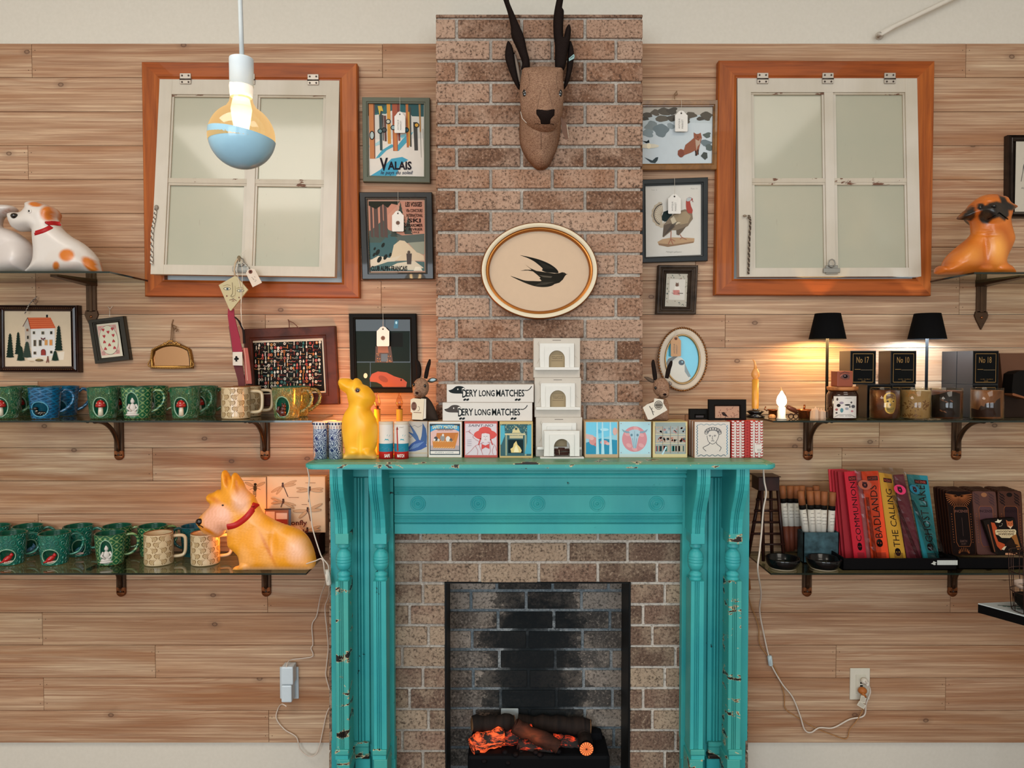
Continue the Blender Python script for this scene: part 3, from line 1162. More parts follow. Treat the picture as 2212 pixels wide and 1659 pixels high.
def emb(name, c, st, thr=0.5):
    t = NT(name)
    a = t.noise(t.coord((1.5, 1, 5)), 22.0, 5.0, 0.7)
    t.set(Base_Color='#1b1310', Roughness=0.8, Emission_Color=c, Emission_Strength=t.math('MULTIPLY', t.ramp(a, [(thr - .06, 0.0), (thr + .1, 1.0)]), st))
    t.bump(a, 0.6, 0.004)
    return t.mat


EMB, EMB2 = emb('ember_glow', '#e8401a', 1.1, .585), emb('hot_ember_glow', '#f25a28', 1.5, .50)
WCUT = wood('cut_wood', '#8c6b4a', '#6b4a32', '#3a261a', (3, 3, 3), 0.7)
L1 = MB()


def logm(a, b, r, mat, capm=None, n=12, wob=.15):
    mb = MB()
    a, b = Vector(a), Vector(b)
    k = 9
    pts = [a.lerp(b, i / k) + Vector((0, random.uniform(-1, 1) * r * .06, random.uniform(-1, 1) * r * .1)) for i in range(k + 1)]
    mb.tube(pts, [r * (1 + random.uniform(-wob, wob)) for _ in pts], mat, n, cap=False)
    d = (b - a).normalized()
    for q, sg in ((pts[0], -1), (pts[-1], 1)):
        mb.ell(q, (r * .95, r * .95, r * .95), capm or mat, 14, m2=Matrix.Diagonal((1, 1, 1)).to_4x4() if False else Matrix.Rotation(0, 4, 'X') @ Matrix.Scale(.18, 4, d))
    return mb


pz = lambda x, y, p: P(x, y, p)
logm(pz(1020, 1562, .13), pz(1110, 1560, .10), .026, BARK, WCUT).build('log', log)
logm(pz(1020, 1610, .17), pz(1085, 1590, .14), .030, EMB2, EMB2).build('glowing_log', log)
logm(pz(1070, 1600, .13), pz(1150, 1582, .11), .026, EMB).build('glowing_log', log)
logm(pz(1112, 1568, .17), pz(1205, 1612, .19), .024, wood('charred_log', '#4a2a1e', '#311b14', '#110b09', (8, 1, 20), .8)).build('log', log)
logm(pz(1120, 1605, .15), pz(1195, 1625, .16), .022, EMB).build('glowing_log', log)
logm(pz(1120, 1560, .07), pz(1275, 1570, .08), .028, BARK, WCUT).build('log', log)
logm(pz(1195, 1600, .12), pz(1255, 1612, .13), .024, EMB).build('glowing_log', log)
lg = logm(pz(1262, 1590, .10), pz(1267, 1617, .19), .0245, BARK)
tt = NT('glowing_log_end')
mp = tt.coord((1, 1, 1))
gr = tt.n('TexGradient', {'Vector': tt.n('Mapping', {'Vector': tt.n('TexCoord').outputs['Generated'], 'Location': (-.5, -.5, -.5)}).outputs[0]}, gradient_type='RADIAL').outputs[1]
sn = tt.math('SINE', tt.math('MULTIPLY', gr, 2 * pi * 16))
tt.set(Base_Color='#8a4a2a', Emission_Color='#ff7a3c', Emission_Strength=1.1, Roughness=.7)
lg.build('log', log)
e = MB()
q = pz(1267, 1618, .205)
for k in range(16):
    a0, a1 = 2 * pi * (k + .12) / 16, 2 * pi * (k + .88) / 16
    e.add([q + Vector((.002 * cos((a0 + a1) / 2), -.002, .002 * sin((a0 + a1) / 2))), q + Vector((.023 * cos(a0), 0, .023 * sin(a0))), q + Vector((.023 * cos(a1), 0, .023 * sin(a1)))],
          [[0, 1, 2]], tt.mat)
e.build('cut_end', log)
b = MB()
b.box((P(1010, 1640, .2).x, -.2, .012), (P(1318, 1640, .2).x, -.06, P(CX, 1632, .2).z), M('#0e0f11', .6), .012, None, 2)
b.box((P(1020, 1640, .06).x, -.10, .012), (P(1300, 1640, .06).x, -.05, P(CX, 1570, .06).z), M('#101114', .8), .02, None, 2)
for k in range(60):
    b.ell(P(random.uniform(1030, 1300), random.uniform(1622, 1650), .2 - random.random() * .08), (.011, .011, .008), '#141214', 7)
b.build('ember_bed', log)
b = MB()
b.fbox(1082, 1531, 1120, 1556, .045, .04, M('#a9b3b5', .5, .3), .002)
b.fbox(1092, 1550, 1108, 1556, .047, .04, '#1a1a1a')
b.build('metal_plate', log)
pl_ = bpy.data.lights.new('ember_light', 'POINT')
pl_.energy, pl_.color, pl_.shadow_soft_size = .25, (1, .35, .12), .03
po = bpy.data.objects.new('ember_light', pl_)
po.location = P(1150, 1590, .22)
C.objects.link(po)
# ================================================================== GLASS SHELVES AND BRACKETS
GLS = glass_mat('shelf_glass', '#cdd8c6', 0.01, 1.5)
GEDGE = M('#0f1d18', 0.15, coat=.6)
PS = 0.275


def shelf(x0, x1, ypx, label, lower=False):
    zt = P(CX, ypx, PS).z
    mb = MB()
    a, b = (x0, -PS, zt - .006), (x1, -.003, zt)
    v = [(x0, -PS, zt - .006), (x1, -PS, zt - .006), (x1, -.003, zt - .006), (x0, -.003, zt - .006), (x0, -PS, zt), (x1, -PS, zt), (x1, -.003, zt), (x0, -.003, zt)]
    mb.add(v, [[3, 2, 1, 0], [4, 5, 6, 7]], GLS)
    mb.add(v, [[0, 1, 5, 4], [1, 2, 6, 5], [2, 3, 7, 6], [3, 0, 4, 7]], GEDGE)
    o = mb.build('glass_shelf', None, ((x0 + x1) / 2, -.14, zt - .006))
    tagd(o, label, 'shelf', 'glass wall shelves')
    return zt


ZTL = shelf(-1.9, -1.29, 586, 'short high glass shelf carrying the white dog lamp')
ZTR = shelf(1.482, 1.95, 588, 'short high glass shelf carrying the pug lamp')
ZML = shelf(-1.9, -.645, 908.5, 'left glass shelf lined with green, blue and cream mugs')
ZMR = shelf(.843, 1.95, 908.5, 'right glass shelf holding candles and the two black lamps')
ZLL = shelf(-1.9, -.668, 1238, 'low left glass shelf with mugs and the terrier lamp')
ZLR = shelf(.84, 1.95, 1238, 'low right glass shelf with incense packets and black bowls')

BRZ = NT('bronze')
_n = BRZ.noise(BRZ.coord((1, 1, .4)), 30.0, 4.0)
BRZ.set(Base_Color=BRZ.mix(_n, '#5b4330', '#3a2a20'), Metallic=0.75, Roughness=0.38)
BRZ = BRZ.mat
CPR = M('#8a5636', 0.32, 0.8)


def bracket(px, zs, label, ln=.158):
    x = P(px, 900, 0).x
    z = zs - .0062
    t = thing('shelf_bracket', label, 'bracket', (x, 0, z - ln), 'curved bronze shelf brackets')
    mb = MB()
    mb.box((x - .0165, -.010, z - ln + .03), (x + .0165, 0, z), BRZ, .002)
    mb.box((x - .005, -.014, z - ln + .03), (x + .005, -.008, z), BRZ, .002)
    mb.ell((x - .016, -.006, z - .011), (.011, .008, .012), BRZ, 12)
    mb.ell((x + .016, -.006, z - .011), (.011, .008, .012), BRZ, 12)
    mb.box((x - .009, -.205, z - .006), (x + .009, 0, z), BRZ, .0015)
    for q in (-.10, -.17, -.195):
        mb.ell((x, q, z - .007), (.005, .005, .002), SCREW, 8)
    mb.build('support_arm', t)
    mb = MB()
    pts = []
    for i in range(13):
        a = i / 12 * pi / 2
        pts.append((x, -.012 - .145 * (1 - cos(a)), z - .006 - .118 * (1 - sin(a))))
    mb.tube(pts, [.0075] * 13, BRZ, 8)
    mb.build('curved_brace', t)
    mb = MB()
    mb.box((x - .0165, -.011, z - ln + .014), (x + .0165, 0, z - ln + .036), CPR, .002)
    mb.lathe((0, 0, 0), [(.0165, 0), (.0165, .009), (.014, .011), (0, .011)], CPR, 20, mtx=Matrix.Translation((x, 0, z - ln + .0165)) @ Matrix.Rotation(pi / 2, 4, 'X'))
    mb.ell((x, -.0115, z - ln + .02), (.004, .002, .004), SCREW, 8)
    mb.build('end_cap', t)


for px, zs, l in ((258, ZML, 'curved bronze bracket under the two green toadstool mugs'), (573, ZML, 'curved bronze bracket under the mug shelf beside the squirrel mug'),
                  (1745, ZMR, 'curved bronze bracket below the copper pots and first lamp'), (2065, ZMR, 'curved bronze bracket under the candle shelf near the dark boxes'),
                  (258, ZLL, 'curved bronze bracket beneath the low shelf by the white figure mug'), (573, ZLL, 'curved bronze bracket beneath the orange terrier lamp'),
                  (1746, ZLR, 'curved bronze bracket beneath the black bowls'), (2062, ZLR, 'curved bronze bracket beneath the tray of incense tins')):
    bracket(px, zs, l)


def strap(px, zs, label):
    x = P(px, 650, 0).x
    z = zs - .0062
    mb = MB()
    mb.box((x - .018, -.008, z - .105), (x + .018, 0, z), BRZ, .002)
    mb.box((x - .006, -.012, z - .105), (x + .006, -.006, z), BRZ, .002)
    mb.prism([(px - 11, 673), (px - 9, 668), (px + 9, 668), (px + 12, 673), (px + 11, 679), (px, 701), (px - 11, 679)], .009, 0, BRZ) if False else None
    pts = [(-.02, -.10), (.02, -.10), (.024, -.115), (.018, -.13), (0, -.165), (-.018, -.13), (-.024, -.115)]
    n = len(pts)
    v = [(x + a, -.008, z + b) for a, b in pts] + [(x + a, 0, z + b) for a, b in pts]
    mb.add(v, [list(range(n)), [i + n for i in range(n)][::-1]] + [[i, (i + 1) % n, (i + 1) % n + n, i + n][::-1] for i in range(n)], BRZ)
    for zz in (-.07, -.122):
        mb.ell((x, -.009, z + zz), (.005, .003, .005), CPR, 10)
    v = [(x - .012, -.215, z - .004), (x + .012, -.215, z - .004), (x + .02, 0, z - .012), (x - .02, 0, z - .012), (x - .012, -.215, z), (x + .012, -.215, z), (x + .02, 0, z), (x - .02, 0, z)]
    mb.add(v, [[3, 2, 1, 0], [4, 5, 6, 7], [0, 1, 5, 4], [1, 2, 6, 5], [3, 0, 4, 7]], BRZ)
    o = mb.build('strap_bracket', None, (x, 0, z - .165))
    tagd(o, label, 'bracket', 'pointed iron strap brackets')


strap(199, ZTL, 'pointed iron strap bracket holding the high shelf under the white dog')
strap(2118, ZTR, 'pointed iron strap bracket holding the high shelf under the pug')
# ================================================================== PICTURES ON THE WALL
def rq(x0, y0, x1, y1):
    return [(x0, y0), (x1, y0), (x1, y1), (x0, y1)]


def picture(name, label, cat, outer, inner, fmat, prof, pf, z, bg, rough=.4, group=None, pprint=None, part='print'):
    """frame with mouldings + a print set inside it; returns thing and an Art for the print"""
    b = P((outer[3][0] + outer[2][0]) / 2, max(outer[3][1], outer[2][1]), pf)
    t = thing(name, label, cat, b, group)
    mb = MB()
    mb.ring(outer, inner, [(u, p) for u, p in prof], fmat, pf)
    # solid back
    g = [P(x, y, pf) for x, y in outer]
    mb.add([(q.x, -prof[0][1], q.z) for q in g], [[0, 1, 2, 3]], fmat)
    mb.build('frame', t)
    pp = pprint if pprint is not None else pf - .012
    a = Art(pp, z=z, rough=rough)
    zz, a.z = a.z, None
    a.poly([(lerp(x, sum(q[0] for q in inner) / 4, -.02), lerp(y, sum(q[1] for q in inner) / 4, -.02)) for x, y in inner], bg)
    a.z = zz
    a.thing, a.part = t, part
    return t, a


def done(a):
    return a.mb.build(a.part, a.thing)


def fr(pf, w=0):
    return [(0, .001), (0, pf - .002), (.08, pf), (.72, pf), (.8, pf - .003), (.97, pf - .004), (1, pf - .006), (1, pf - .014)]


STR = M('#d9cfbf', .8)
TAGW = '#e6e1d8'


def price_tag(x0, y0, x1, y1, ytop, p, label, rot=0.0, col=TAGW, kind='label', ink=True, top='scallop'):
    """swing tag hanging by a thread in front of a picture"""
    cx, cy = (x0 + x1) / 2, (y0 + y1) / 2
    R_ = lambda x, y: (cx + (x - cx) * cos(rot) - (y - cy) * sin(rot), cy + (x - cx) * sin(rot) + (y - cy) * cos(rot))
    w, h = x1 - x0, y1 - y0
    ol = [(x0, y0 + h * .22), (x0 + w * .12, y0 + h * .16), (x0 + w * .3, y0 + h * .03), (cx, y0 - h * .02), (x1 - w * .3, y0 + h * .03), (x1 - w * .12, y0 + h * .16),
          (x1, y0 + h * .22), (x1, y1 - 1.5), (x1 - 1.5, y1), (x0 + 1.5, y1), (x0, y1 - 1.5)]
    mb = MB()
    mb.prism([R_(*q) for q in ol], p + .0008, p, M(col, .7))
    a = Art(p + .0009, mb=mb)
    hx, hy = R_(cx, y0 + h * .12)
    if kind == 'eyelet':
        a.ell(hx, hy, w * .16, w * .16, '#7c4a30', 14)
    a.ell(hx, hy, w * .07, w * .07, '#2a2522', 10)
    if kind == 'seal':
        a.ell(cx, cy + h * .08, w * .17, w * .17, '#5d4033', 16)
        a.ring(cx, cy + h * .08, w * .10, w * .10, .5, '#a88a74', 12)
        a.line([(cx, cy + h * .2), (cx + 2, cy + h * .26)], .5, '#8a8480')
    elif ink:
        a.text('ANTIQUE', 0, 0, 0, 0, '#55504c', 0, rot=(R_(cx - w * .1, y1 - h * .16), (-w * .0, -h * .48), (w * .12, 0)) if False else (R_(x0 + w * .42, y1 - h * .14), tuple(b - c for b, c in zip(R_(x0 + w * .42, y1 - h * .62), R_(x0 + w * .42, y1 - h * .14))), tuple(b - c for b, c in zip(R_(x0 + w * .28, y1), R_(x0 + w * .42, y1)))))
        a.text('MARKET', 0, 0, 0, 0, '#6a645e', 0, rot=(R_(x0 + w * .66, y1 - h * .14), tuple(b - c for b, c in zip(R_(x0 + w * .66, y1 - h * .58), R_(x0 + w * .66, y1 - h * .14))), tuple(b - c for b, c in zip(R_(x0 + w * .52, y1), R_(x0 + w * .66, y1)))))
    b = P(hx, ytop, p)
    t = thing('price_tag', label, 'tag', b, 'paper price tags')
    mb.build('card', t)
    s = MB()
    s.tube([P(hx, ytop, p + .001), P(hx + .3, (hy + ytop) / 2, p + .0012), P(hx, hy, p + .0014)], .0006, STR, 5)
    s.build('string', t)
    return t


# ---- ski poster with green-grey frame
ZA = (760, 190, 3.86)
t, a = picture('framed_poster', 'grey-green framed poster of skis in snow lettered VALAIS', 'picture', Zq(ZA, [(85, 75), (650, 80), (652, 790), (92, 780)]),
               Zq(ZA, [(132, 124), (600, 128), (600, 735), (140, 727)]), M('#5d6152', .5), fr(.022), .022, ZA, '#d9d0c4')
a.poly([(132, 124), (600, 128), (600, 250), (480, 210), (330, 190), (250, 235), (132, 230)], '#1e5a5c')
a.poly([(132, 124), (300, 126), (230, 200), (132, 235)], '#1c4448')
a.poly([(420, 126), (600, 128), (600, 230), (520, 260)], '#17494c')
a.poly([(132, 235), (260, 215), (360, 230), (600, 240), (600, 420), (132, 430)], '#c9c4ba')
a.poly([(196, 590), (250, 520), (330, 470), (370, 480), (290, 520), (230, 580)], '#3f97ad')
a.poly([(350, 520), (420, 430), (470, 380), (510, 370), (470, 440), (390, 525)], '#3f97ad')
a.poly([(390, 400), (470, 375), (520, 365), (420, 420)], '#7db6bf')
a.poly([(150, 735), (240, 680), (330, 590), (420, 575), (470, 600), (400, 640), (370, 733)], '#3797b4')
a.poly([(134, 480), (200, 460), (260, 420), (240, 470), (150, 500)], '#9cc0c4')
for (x0, x1, y0, y1, c) in ((140, 190, 125, 590, '#b9713a'), (178, 190, 125, 585, '#6b3a22'), (225, 250, 150, 520, '#2b3b3b'), (250, 262, 225, 440, '#3a2a25'), (264, 285, 230, 445, '#5d342a'),
                            (290, 320, 130, 465, '#c98a2f'), (335, 378, 128, 525, '#9c4a2d'), (345, 372, 300, 525, '#c07236'), (378, 398, 128, 440, '#7a3226'), (448, 470, 130, 495, '#b5662e'),
                            (476, 492, 160, 490, '#3c3a33'), (466, 480, 200, 480, '#c49132'), (512, 545, 285, 520, '#33302b'), (556, 572, 128, 370, '#a3763f'), (568, 574, 360, 580, '#8a8578'), (590, 594, 340, 560, '#8a8578')):
    a.poly([(x0, y0), (x1, y0), (x1 + 6, y1), (x0 + 10, y1)], c)
for (x, y, c) in ((168, 395, '#a9b5b0'), (236, 360, '#5f7f80'), (270, 350, '#3a3a3a'), (303, 280, '#b9b5a4'), (345, 330, '#8fa7a8'), (455, 350, '#35606b'), (540, 310, '#c9932e')):
    a.ell(x, y, 22, 38 if x == 168 else 22, '#1f2424', 12)
    a.ell(x, y, 15, 30 if x == 168 else 15, c, 12)
a.poly([(215, 150), (250, 150), (262, 195), (240, 190), (232, 230)], '#c5a53a')
a.text('V', 232, 582, 300, 690, '#1f1a22', .03)
a.text('ALAIS', 300, 612, 498, 682, '#1f1a22', .03)
a.text('le pays du soleil', 240, 690, 508, 728, '#23304a', .01, .25)
done(a)
price_tag(ZA[0] + 355 / 3.86, ZA[1] + 198 / 3.86, ZA[0] + 445 / 3.86, ZA[1] + 375 / 3.86, 209, .028, 'white paper tag hanging over the VALAIS skis poster')

# ---- second ski poster, black frame
t, a = picture('framed_poster', 'black framed vintage ski competition poster with pine trees and alpine club lettering', 'picture', Zq(ZA, [(62, 868), (668, 868), (682, 1592), (86, 1596)]),
               Zq(ZA, [(125, 925), (606, 925), (612, 1535), (150, 1537)]), M('#1c1b19', .4, coat=.3), fr(.026), .026, ZA, '#b98f78')
a.poly([(140, 945), (600, 945), (605, 1210), (145, 1200)], '#bd7f66')
a.poly([(300, 1060), (380, 980), (520, 1120), (605, 1200), (605, 1270), (300, 1260)], '#c4896f')
a.poly([(145, 1190), (300, 1180), (420, 1230), (605, 1215), (605, 1290), (145, 1300)], '#4b554c')
a.poly([(146, 1280), (330, 1215), (380, 1260), (330, 1420), (148, 1430)], '#2f5556')
a.poly([(145, 1200), (260, 1100), (320, 1210), (240, 1290), (145, 1290)], '#3b4a3f')
for x, w_ in ((150, 18), (180, 34), (232, 22), (262, 26)):
    a.poly([(x, 945), (x + w_, 945), (x + w_ + 12, 1250), (x + 8, 1240)], '#4b3328')
a.polys([[(140, 945), (400, 945), (380, 975), (330, 965), (300, 1000), (260, 970), (200, 1010), (140, 980)]], '#2a2b22')
for (x, y, h, w_) in ((405, 950, 250, 60), (350, 1120, 120, 34), (470, 1060, 160, 40)):
    z_ = []
    for i in range(9):
        f_ = i / 8
        z_ += [(x + w_ * f_, y + h * f_), (x + w_ * f_ * .65, y + h * f_)]
    z_ += [(x - w_, y + h)]
    for i in range(8, -1, -1):
        f_ = i / 8
        z_ += [(x - w_ * f_ * .65, y + h * f_), (x - w_ * max(0, f_ - .1), y + h * max(0, f_ - .1))]
    a.poly(z_, '#2c3526')
a.poly([(330, 1400), (350, 1310), (400, 1270), (440, 1275), (520, 1350), (600, 1400), (605, 1440), (300, 1440)], '#cdbb9c')
a.poly([(470, 1290), (605, 1280), (605, 1390), (540, 1370)], '#8d917e')
a.poly([(148, 1440), (220, 1400), (330, 1420), (420, 1390), (330, 1470), (160, 1500)], '#cfc3ab')
a.poly([(148, 1500), (300, 1450), (450, 1440), (605, 1450), (607, 1525), (150, 1528)], '#3d5f5c')
a.poly([(300, 1500), (380, 1460), (520, 1440), (600, 1500), (520, 1520), (380, 1515)], '#cdc3ab')
for (x, y, s_) in ((215, 1370, 28), (260, 1310, 22), (185, 1390, 18), (280, 1410, 26), (230, 1430, 30), (320, 1390, 18), (480, 1440, 22), (190, 1340, 14)):
    a.ell(x, y, s_ * .55, s_, '#262c28', 9, rot=.5)
a.poly([(455, 1380), (500, 1380), (495, 1470), (460, 1470)], '#3c2c20')
a.ell(475, 1370, 12, 14, '#4a3626')
a.poly([(515, 1525), (530, 1490), (570, 1490), (590, 1525)], '#e6dcc4')
for s_, x0, y0, x1, y1, bo in (('LES VOSGES', 446, 950, 584, 990, .03), ('VIIe CONCOURS', 452, 1008, 588, 1036, .02), ('INTERNATIONAL', 456, 1048, 590, 1076, .02), ('DE', 515, 1078, 535, 1086, 0), ('SKI', 470, 1088, 574, 1122, .03),
                               ('GERARDMER', 440, 1132, 590, 1158, .02), ('FEVRIER', 474, 1168, 590, 1190, .02), ('1913', 508, 1196, 560, 1212, .02)):
    a.text(s_, x0, y0, x1, y1, '#2b1c18', bo)
a.text('CLUB ALPIN FRANCAIS', 160, 1484, 462, 1524, '#1d1a18', .03)
a.text('¸', 380, 1522, 388, 1530, '#1d1a18')
done(a)
b = MB()
for (q0, q1) in (((120, 922), (606, 922)), ((606, 922), (612, 1538)), ((612, 1538), (150, 1538)), ((150, 1538), (126, 922))):
    for k in range(46):
        g = Zq(ZA, [(lerp(q0[0], q1[0], k / 46), lerp(q0[1], q1[1], k / 46))])[0]
        b.ell(P(g[0], g[1], .0235), (.0011, .001, .0011), '#a88a5c', 5)
b.build('beaded_moulding', t)
price_tag(ZA[0] + 335 / 3.86, ZA[1] + 1025 / 3.86, ZA[0] + 433 / 3.86, ZA[1] + 1197 / 3.86, 414, .032, 'white paper tag with brown seal over the ski competition poster', kind='seal')

# ---- dark glass frame, its reflections painted on as flat coloured shapes
Z3 = (440, 540, 4.254)
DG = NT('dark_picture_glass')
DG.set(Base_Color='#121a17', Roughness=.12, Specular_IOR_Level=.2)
t, a = picture('framed_picture', 'black frame with dark glass and painted reflections above the yellow rabbit lamp', 'picture', Zq(Z3, [(1333, 584), (1952, 584), (1968, 1312), (1352, 1312)]),
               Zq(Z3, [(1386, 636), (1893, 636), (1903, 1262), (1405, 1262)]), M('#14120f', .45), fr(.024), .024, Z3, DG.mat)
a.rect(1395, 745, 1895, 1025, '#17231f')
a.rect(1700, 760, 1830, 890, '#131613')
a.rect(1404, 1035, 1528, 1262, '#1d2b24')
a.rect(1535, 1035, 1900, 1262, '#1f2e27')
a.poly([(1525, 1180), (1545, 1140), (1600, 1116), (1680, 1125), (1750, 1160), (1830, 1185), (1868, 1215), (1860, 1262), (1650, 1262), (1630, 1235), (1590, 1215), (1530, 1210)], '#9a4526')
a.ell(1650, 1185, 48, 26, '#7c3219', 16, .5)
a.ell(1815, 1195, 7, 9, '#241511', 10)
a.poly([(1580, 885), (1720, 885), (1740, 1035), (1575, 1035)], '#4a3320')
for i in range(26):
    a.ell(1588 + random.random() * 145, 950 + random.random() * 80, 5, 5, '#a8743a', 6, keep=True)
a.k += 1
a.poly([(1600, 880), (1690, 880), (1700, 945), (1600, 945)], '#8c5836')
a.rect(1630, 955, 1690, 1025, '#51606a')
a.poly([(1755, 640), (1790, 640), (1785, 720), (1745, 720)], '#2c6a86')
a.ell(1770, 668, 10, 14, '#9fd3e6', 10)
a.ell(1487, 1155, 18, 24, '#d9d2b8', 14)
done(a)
price_tag(Z3[0] + 1590 / 4.254, Z3[1] + 705 / 4.254, Z3[0] + 1705 / 4.254, Z3[1] + 885 / 4.254, 677, .030, 'white paper tag with brown seal over the dark glass frame', kind='seal')

# ---- collage of small ornaments in a brown wooden frame
ZO = (520, 690, 8.733)
BRW = wood('red_brown_frame', '#5a2d20', '#4b241a', '#2f1610', (6, 1, 6), .5)
t, a = picture('framed_collage', 'brown wooden frame tilted slightly, filled with rows of tiny ornaments on black', 'picture', Zq(ZO, [(45, 182), (1772, 122), (1850, 1600), (110, 1650)]),
               Zq(ZO, [(205, 402), (1545, 348), (1600, 1385), (262, 1420)]), BRW, fr(.028), .028, ZO, '#cfc0a8')
a.poly([(228, 440), (1530, 400), (1583, 1350), (285, 1400)], '#16130f')
rnd = random.Random(5)
cols = ['#cfc3b4', '#d8c9b8', '#b9a68f', '#a33a2e', '#c2605a', '#7a2f26', '#c98a4a', '#b86a34', '#2e6a66', '#8d8a6a', '#d9d2c4', '#cfc3b4']
orn = MB()
sh = Art(.0165, mb=a.mb, z=ZO)
sh.k = 30
for r in range(13):
    for c_ in range(21):
        x = 285 + c_ * 60 + rnd.uniform(-10, 10)
        y = 480 - c_ * 2.0 + r * 66 + rnd.uniform(-10, 10)
        if x > 1525 + r * 3 or x < 260 + r * 3:
            continue
        c = rnd.choice(cols)
        k = rnd.random()
        if k < .30:
            sh.ell(x, y, 24, 28, c, 10, keep=True)
            sh.k += 1
            sh.ell(x, y, 12, 12, rnd.choice(['#2a211b', '#8a2f26', '#cbb89c', '#4c4a38']), 8, keep=True)
            sh.k -= 1
        elif k < .55:
            sh.poly([(x - 6, y - 44), (x + 6, y - 44), (x + 9, y + 12), (x, y + 36), (x - 9, y + 12)], c, True)
        elif k < .7:
            sh.line([(x - 32, y - 6), (x, y + 4), (x + 32, y)], 9, c, True)
            sh.ell(x - 26, y - 4, 16, 9, c, 8, keep=True)
        elif k < .85:
            sh.poly([(x, y - 36), (x + 18, y), (x + 12, y + 24), (x - 12, y + 24), (x - 18, y)], c, True)
        else:
            sh.ring(x, y - 12, 18, 22, 7, c, 10, pi, 2 * pi)
            sh.k -= 1
done(a)
b = braid([P(ZO[0] + 898 / 8.733, ZO[1] + 5 / 8.733, .006), P(ZO[0] + 915 / 8.733, ZO[1] + 60 / 8.733, .02), P(ZO[0] + 918 / 8.733, ZO[1] + 155 / 8.733, .03)], .001, '#5a3a30', '#8a5a48', 7, .0012)
b2 = braid([P(ZO[0] + 915 / 8.733, ZO[1] + 30 / 8.733, .02), P(ZO[0] + 1000 / 8.733, ZO[1] + 70 / 8.733, .025), P(ZO[0] + 1100 / 8.733, ZO[1] + 165 / 8.733, .03)], .001, '#5a3a30', '#8a5a48', 8, .0012)
b.build('hanging_twine', t)
b2.build('hanging_twine', t)

# ---- painting of a white house
ZH = (0, 640, 5.027)
DW = wood('dark_carved_frame', '#35190f', '#2a130c', '#160a07', (8, 1, 8), .4, .3)
pr = [(0, .001), (0, .024), (.06, .03), (.16, .03), (.2, .022), (.3, .020), (.36, .028), (.62, .030), (.7, .022), (.95, .02), (1, .014)]
t, a = picture('framed_painting', 'dark carved frame with painting of a white house, orange roof and fir trees', 'picture', Zq(ZH, [(-30, 92), (835, 96), (852, 828), (-30, 822)]),
               Zq(ZH, [(14, 158), (758, 162), (770, 760), (22, 762)]), DW, pr, .03, ZH, '#cdb79c', pprint=.014)
a.poly([(290, 640), (420, 640), (700, 600), (690, 690), (480, 700), (300, 690)], '#d9cbb8')
a.poly([(300, 232), (248, 328), (268, 330), (275, 520), (340, 560), (335, 350)], '#b3a69a')
a.poly([(335, 350), (592, 350), (602, 640), (345, 670)], '#d5d0cc')
a.poly([(300, 232), (548, 230), (605, 345), (330, 355)], '#c4532a')
for k in range(5):
    a.line([(305 + k * 7, 240 + k * 22), (552 + k * 12, 236 + k * 22)], 4, '#dc7d4c')
a.line([(300, 232), (248, 328)], 6, '#5c2a1c')
a.line([(300, 232), (332, 355)], 5, '#7a2f18')
a.rect(500, 200, 520, 230, '#1e2124')
for x, y, w_, h, c in ((368, 396, 22, 28, '#3c3a36'), (465, 398, 28, 30, '#4a473f'), (556, 396, 22, 30, '#23262a'), (378, 508, 26, 64, '#4a4038'), (436, 506, 28, 62, '#3d3a34'), (500, 502, 28, 56, '#c68a4e'), (552, 502, 28, 58, '#c97f3f'),
                       (378, 616, 26, 28, '#3c342e'), (556, 606, 22, 26, '#2a2c2e'), (296, 366, 20, 26, '#7a4632'), (302, 446, 18, 34, '#2c2a2a')):
    a.rect(x - w_ / 2 - 3, y - h / 2 - 3, x + w_ / 2 + 3, y + h / 2 + 3, '#bfae90')
    a.rect(x - w_ / 2, y - h / 2, x + w_ / 2, y + h / 2, c)
a.poly([(444, 640), (444, 590), (456, 575), (480, 573), (494, 590), (497, 640)], '#6b211d')
a.poly([(450, 640), (450, 594), (460, 582), (478, 581), (488, 594), (491, 640)], '#8e3029')
a.polys([[(466, 460), (442, 446), (446, 470)], [(466, 460), (490, 446), (488, 470)], [(462, 462), (470, 462), (480, 485), (470, 482), (464, 470), (452, 488)]], '#5c1c22')


def fir(a, x, y0, y1, w_, c='#1c2a22'):
    z_ = [(x, y0)]
    n = 9
    for i in range(1, n + 1):
        f_ = i / n
        z_ += [(x + w_ * (.3 + .7 * f_), y0 + (y1 - y0) * f_), (x + w_ * .72 * (.25 + .75 * f_), y0 + (y1 - y0) * (f_ + .01))]
    z_ += [(x, y1 + 6)]
    for i in range(n, 0, -1):
        f_ = i / n
        z_ += [(x - w_ * .72 * (.25 + .75 * f_), y0 + (y1 - y0) * (f_ + .01)), (x - w_ * (.3 + .7 * f_), y0 + (y1 - y0) * f_)]
    a.poly(z_, c)


for q in ((108, 400, 660, 44), (196, 385, 625, 38), (636, 315, 585, 46), (225, 540, 695, 48, '#1f3026'), (292, 490, 660, 54, '#24352b'), (598, 590, 695, 44, '#1f3026')):
    fir(a, *q)
a.ell(425, 694, 44, 14, '#5c4630', 14)
a.ell(420, 688, 26, 10, '#7c6a3c', 10)
a.line([(320, 705), (366, 708)], 4, '#a88a6a')
a.poly([(512, 660), (524, 660), (528, 690), (530, 722), (522, 720), (517, 695), (506, 722), (498, 720), (508, 690)], '#7c4438')
a.ell(518, 655, 6, 7, '#5c3a2a', 8)
done(a)
for yy in (665.7, 798):
    b = MB()
    for k in range(37):
        b.ell(P(lerp(8, 154, k / 36), yy, .0305), (.0013, .001, .0013), '#8a5a34', 5)
    b.build('beaded_moulding', t)
b = braid([P(54, 678, .034), P(60, 665, .036), P(66, 655, .03), P(80, 641, .012)], .001, '#3a2620', '#cfc3b4', 8, .0014)
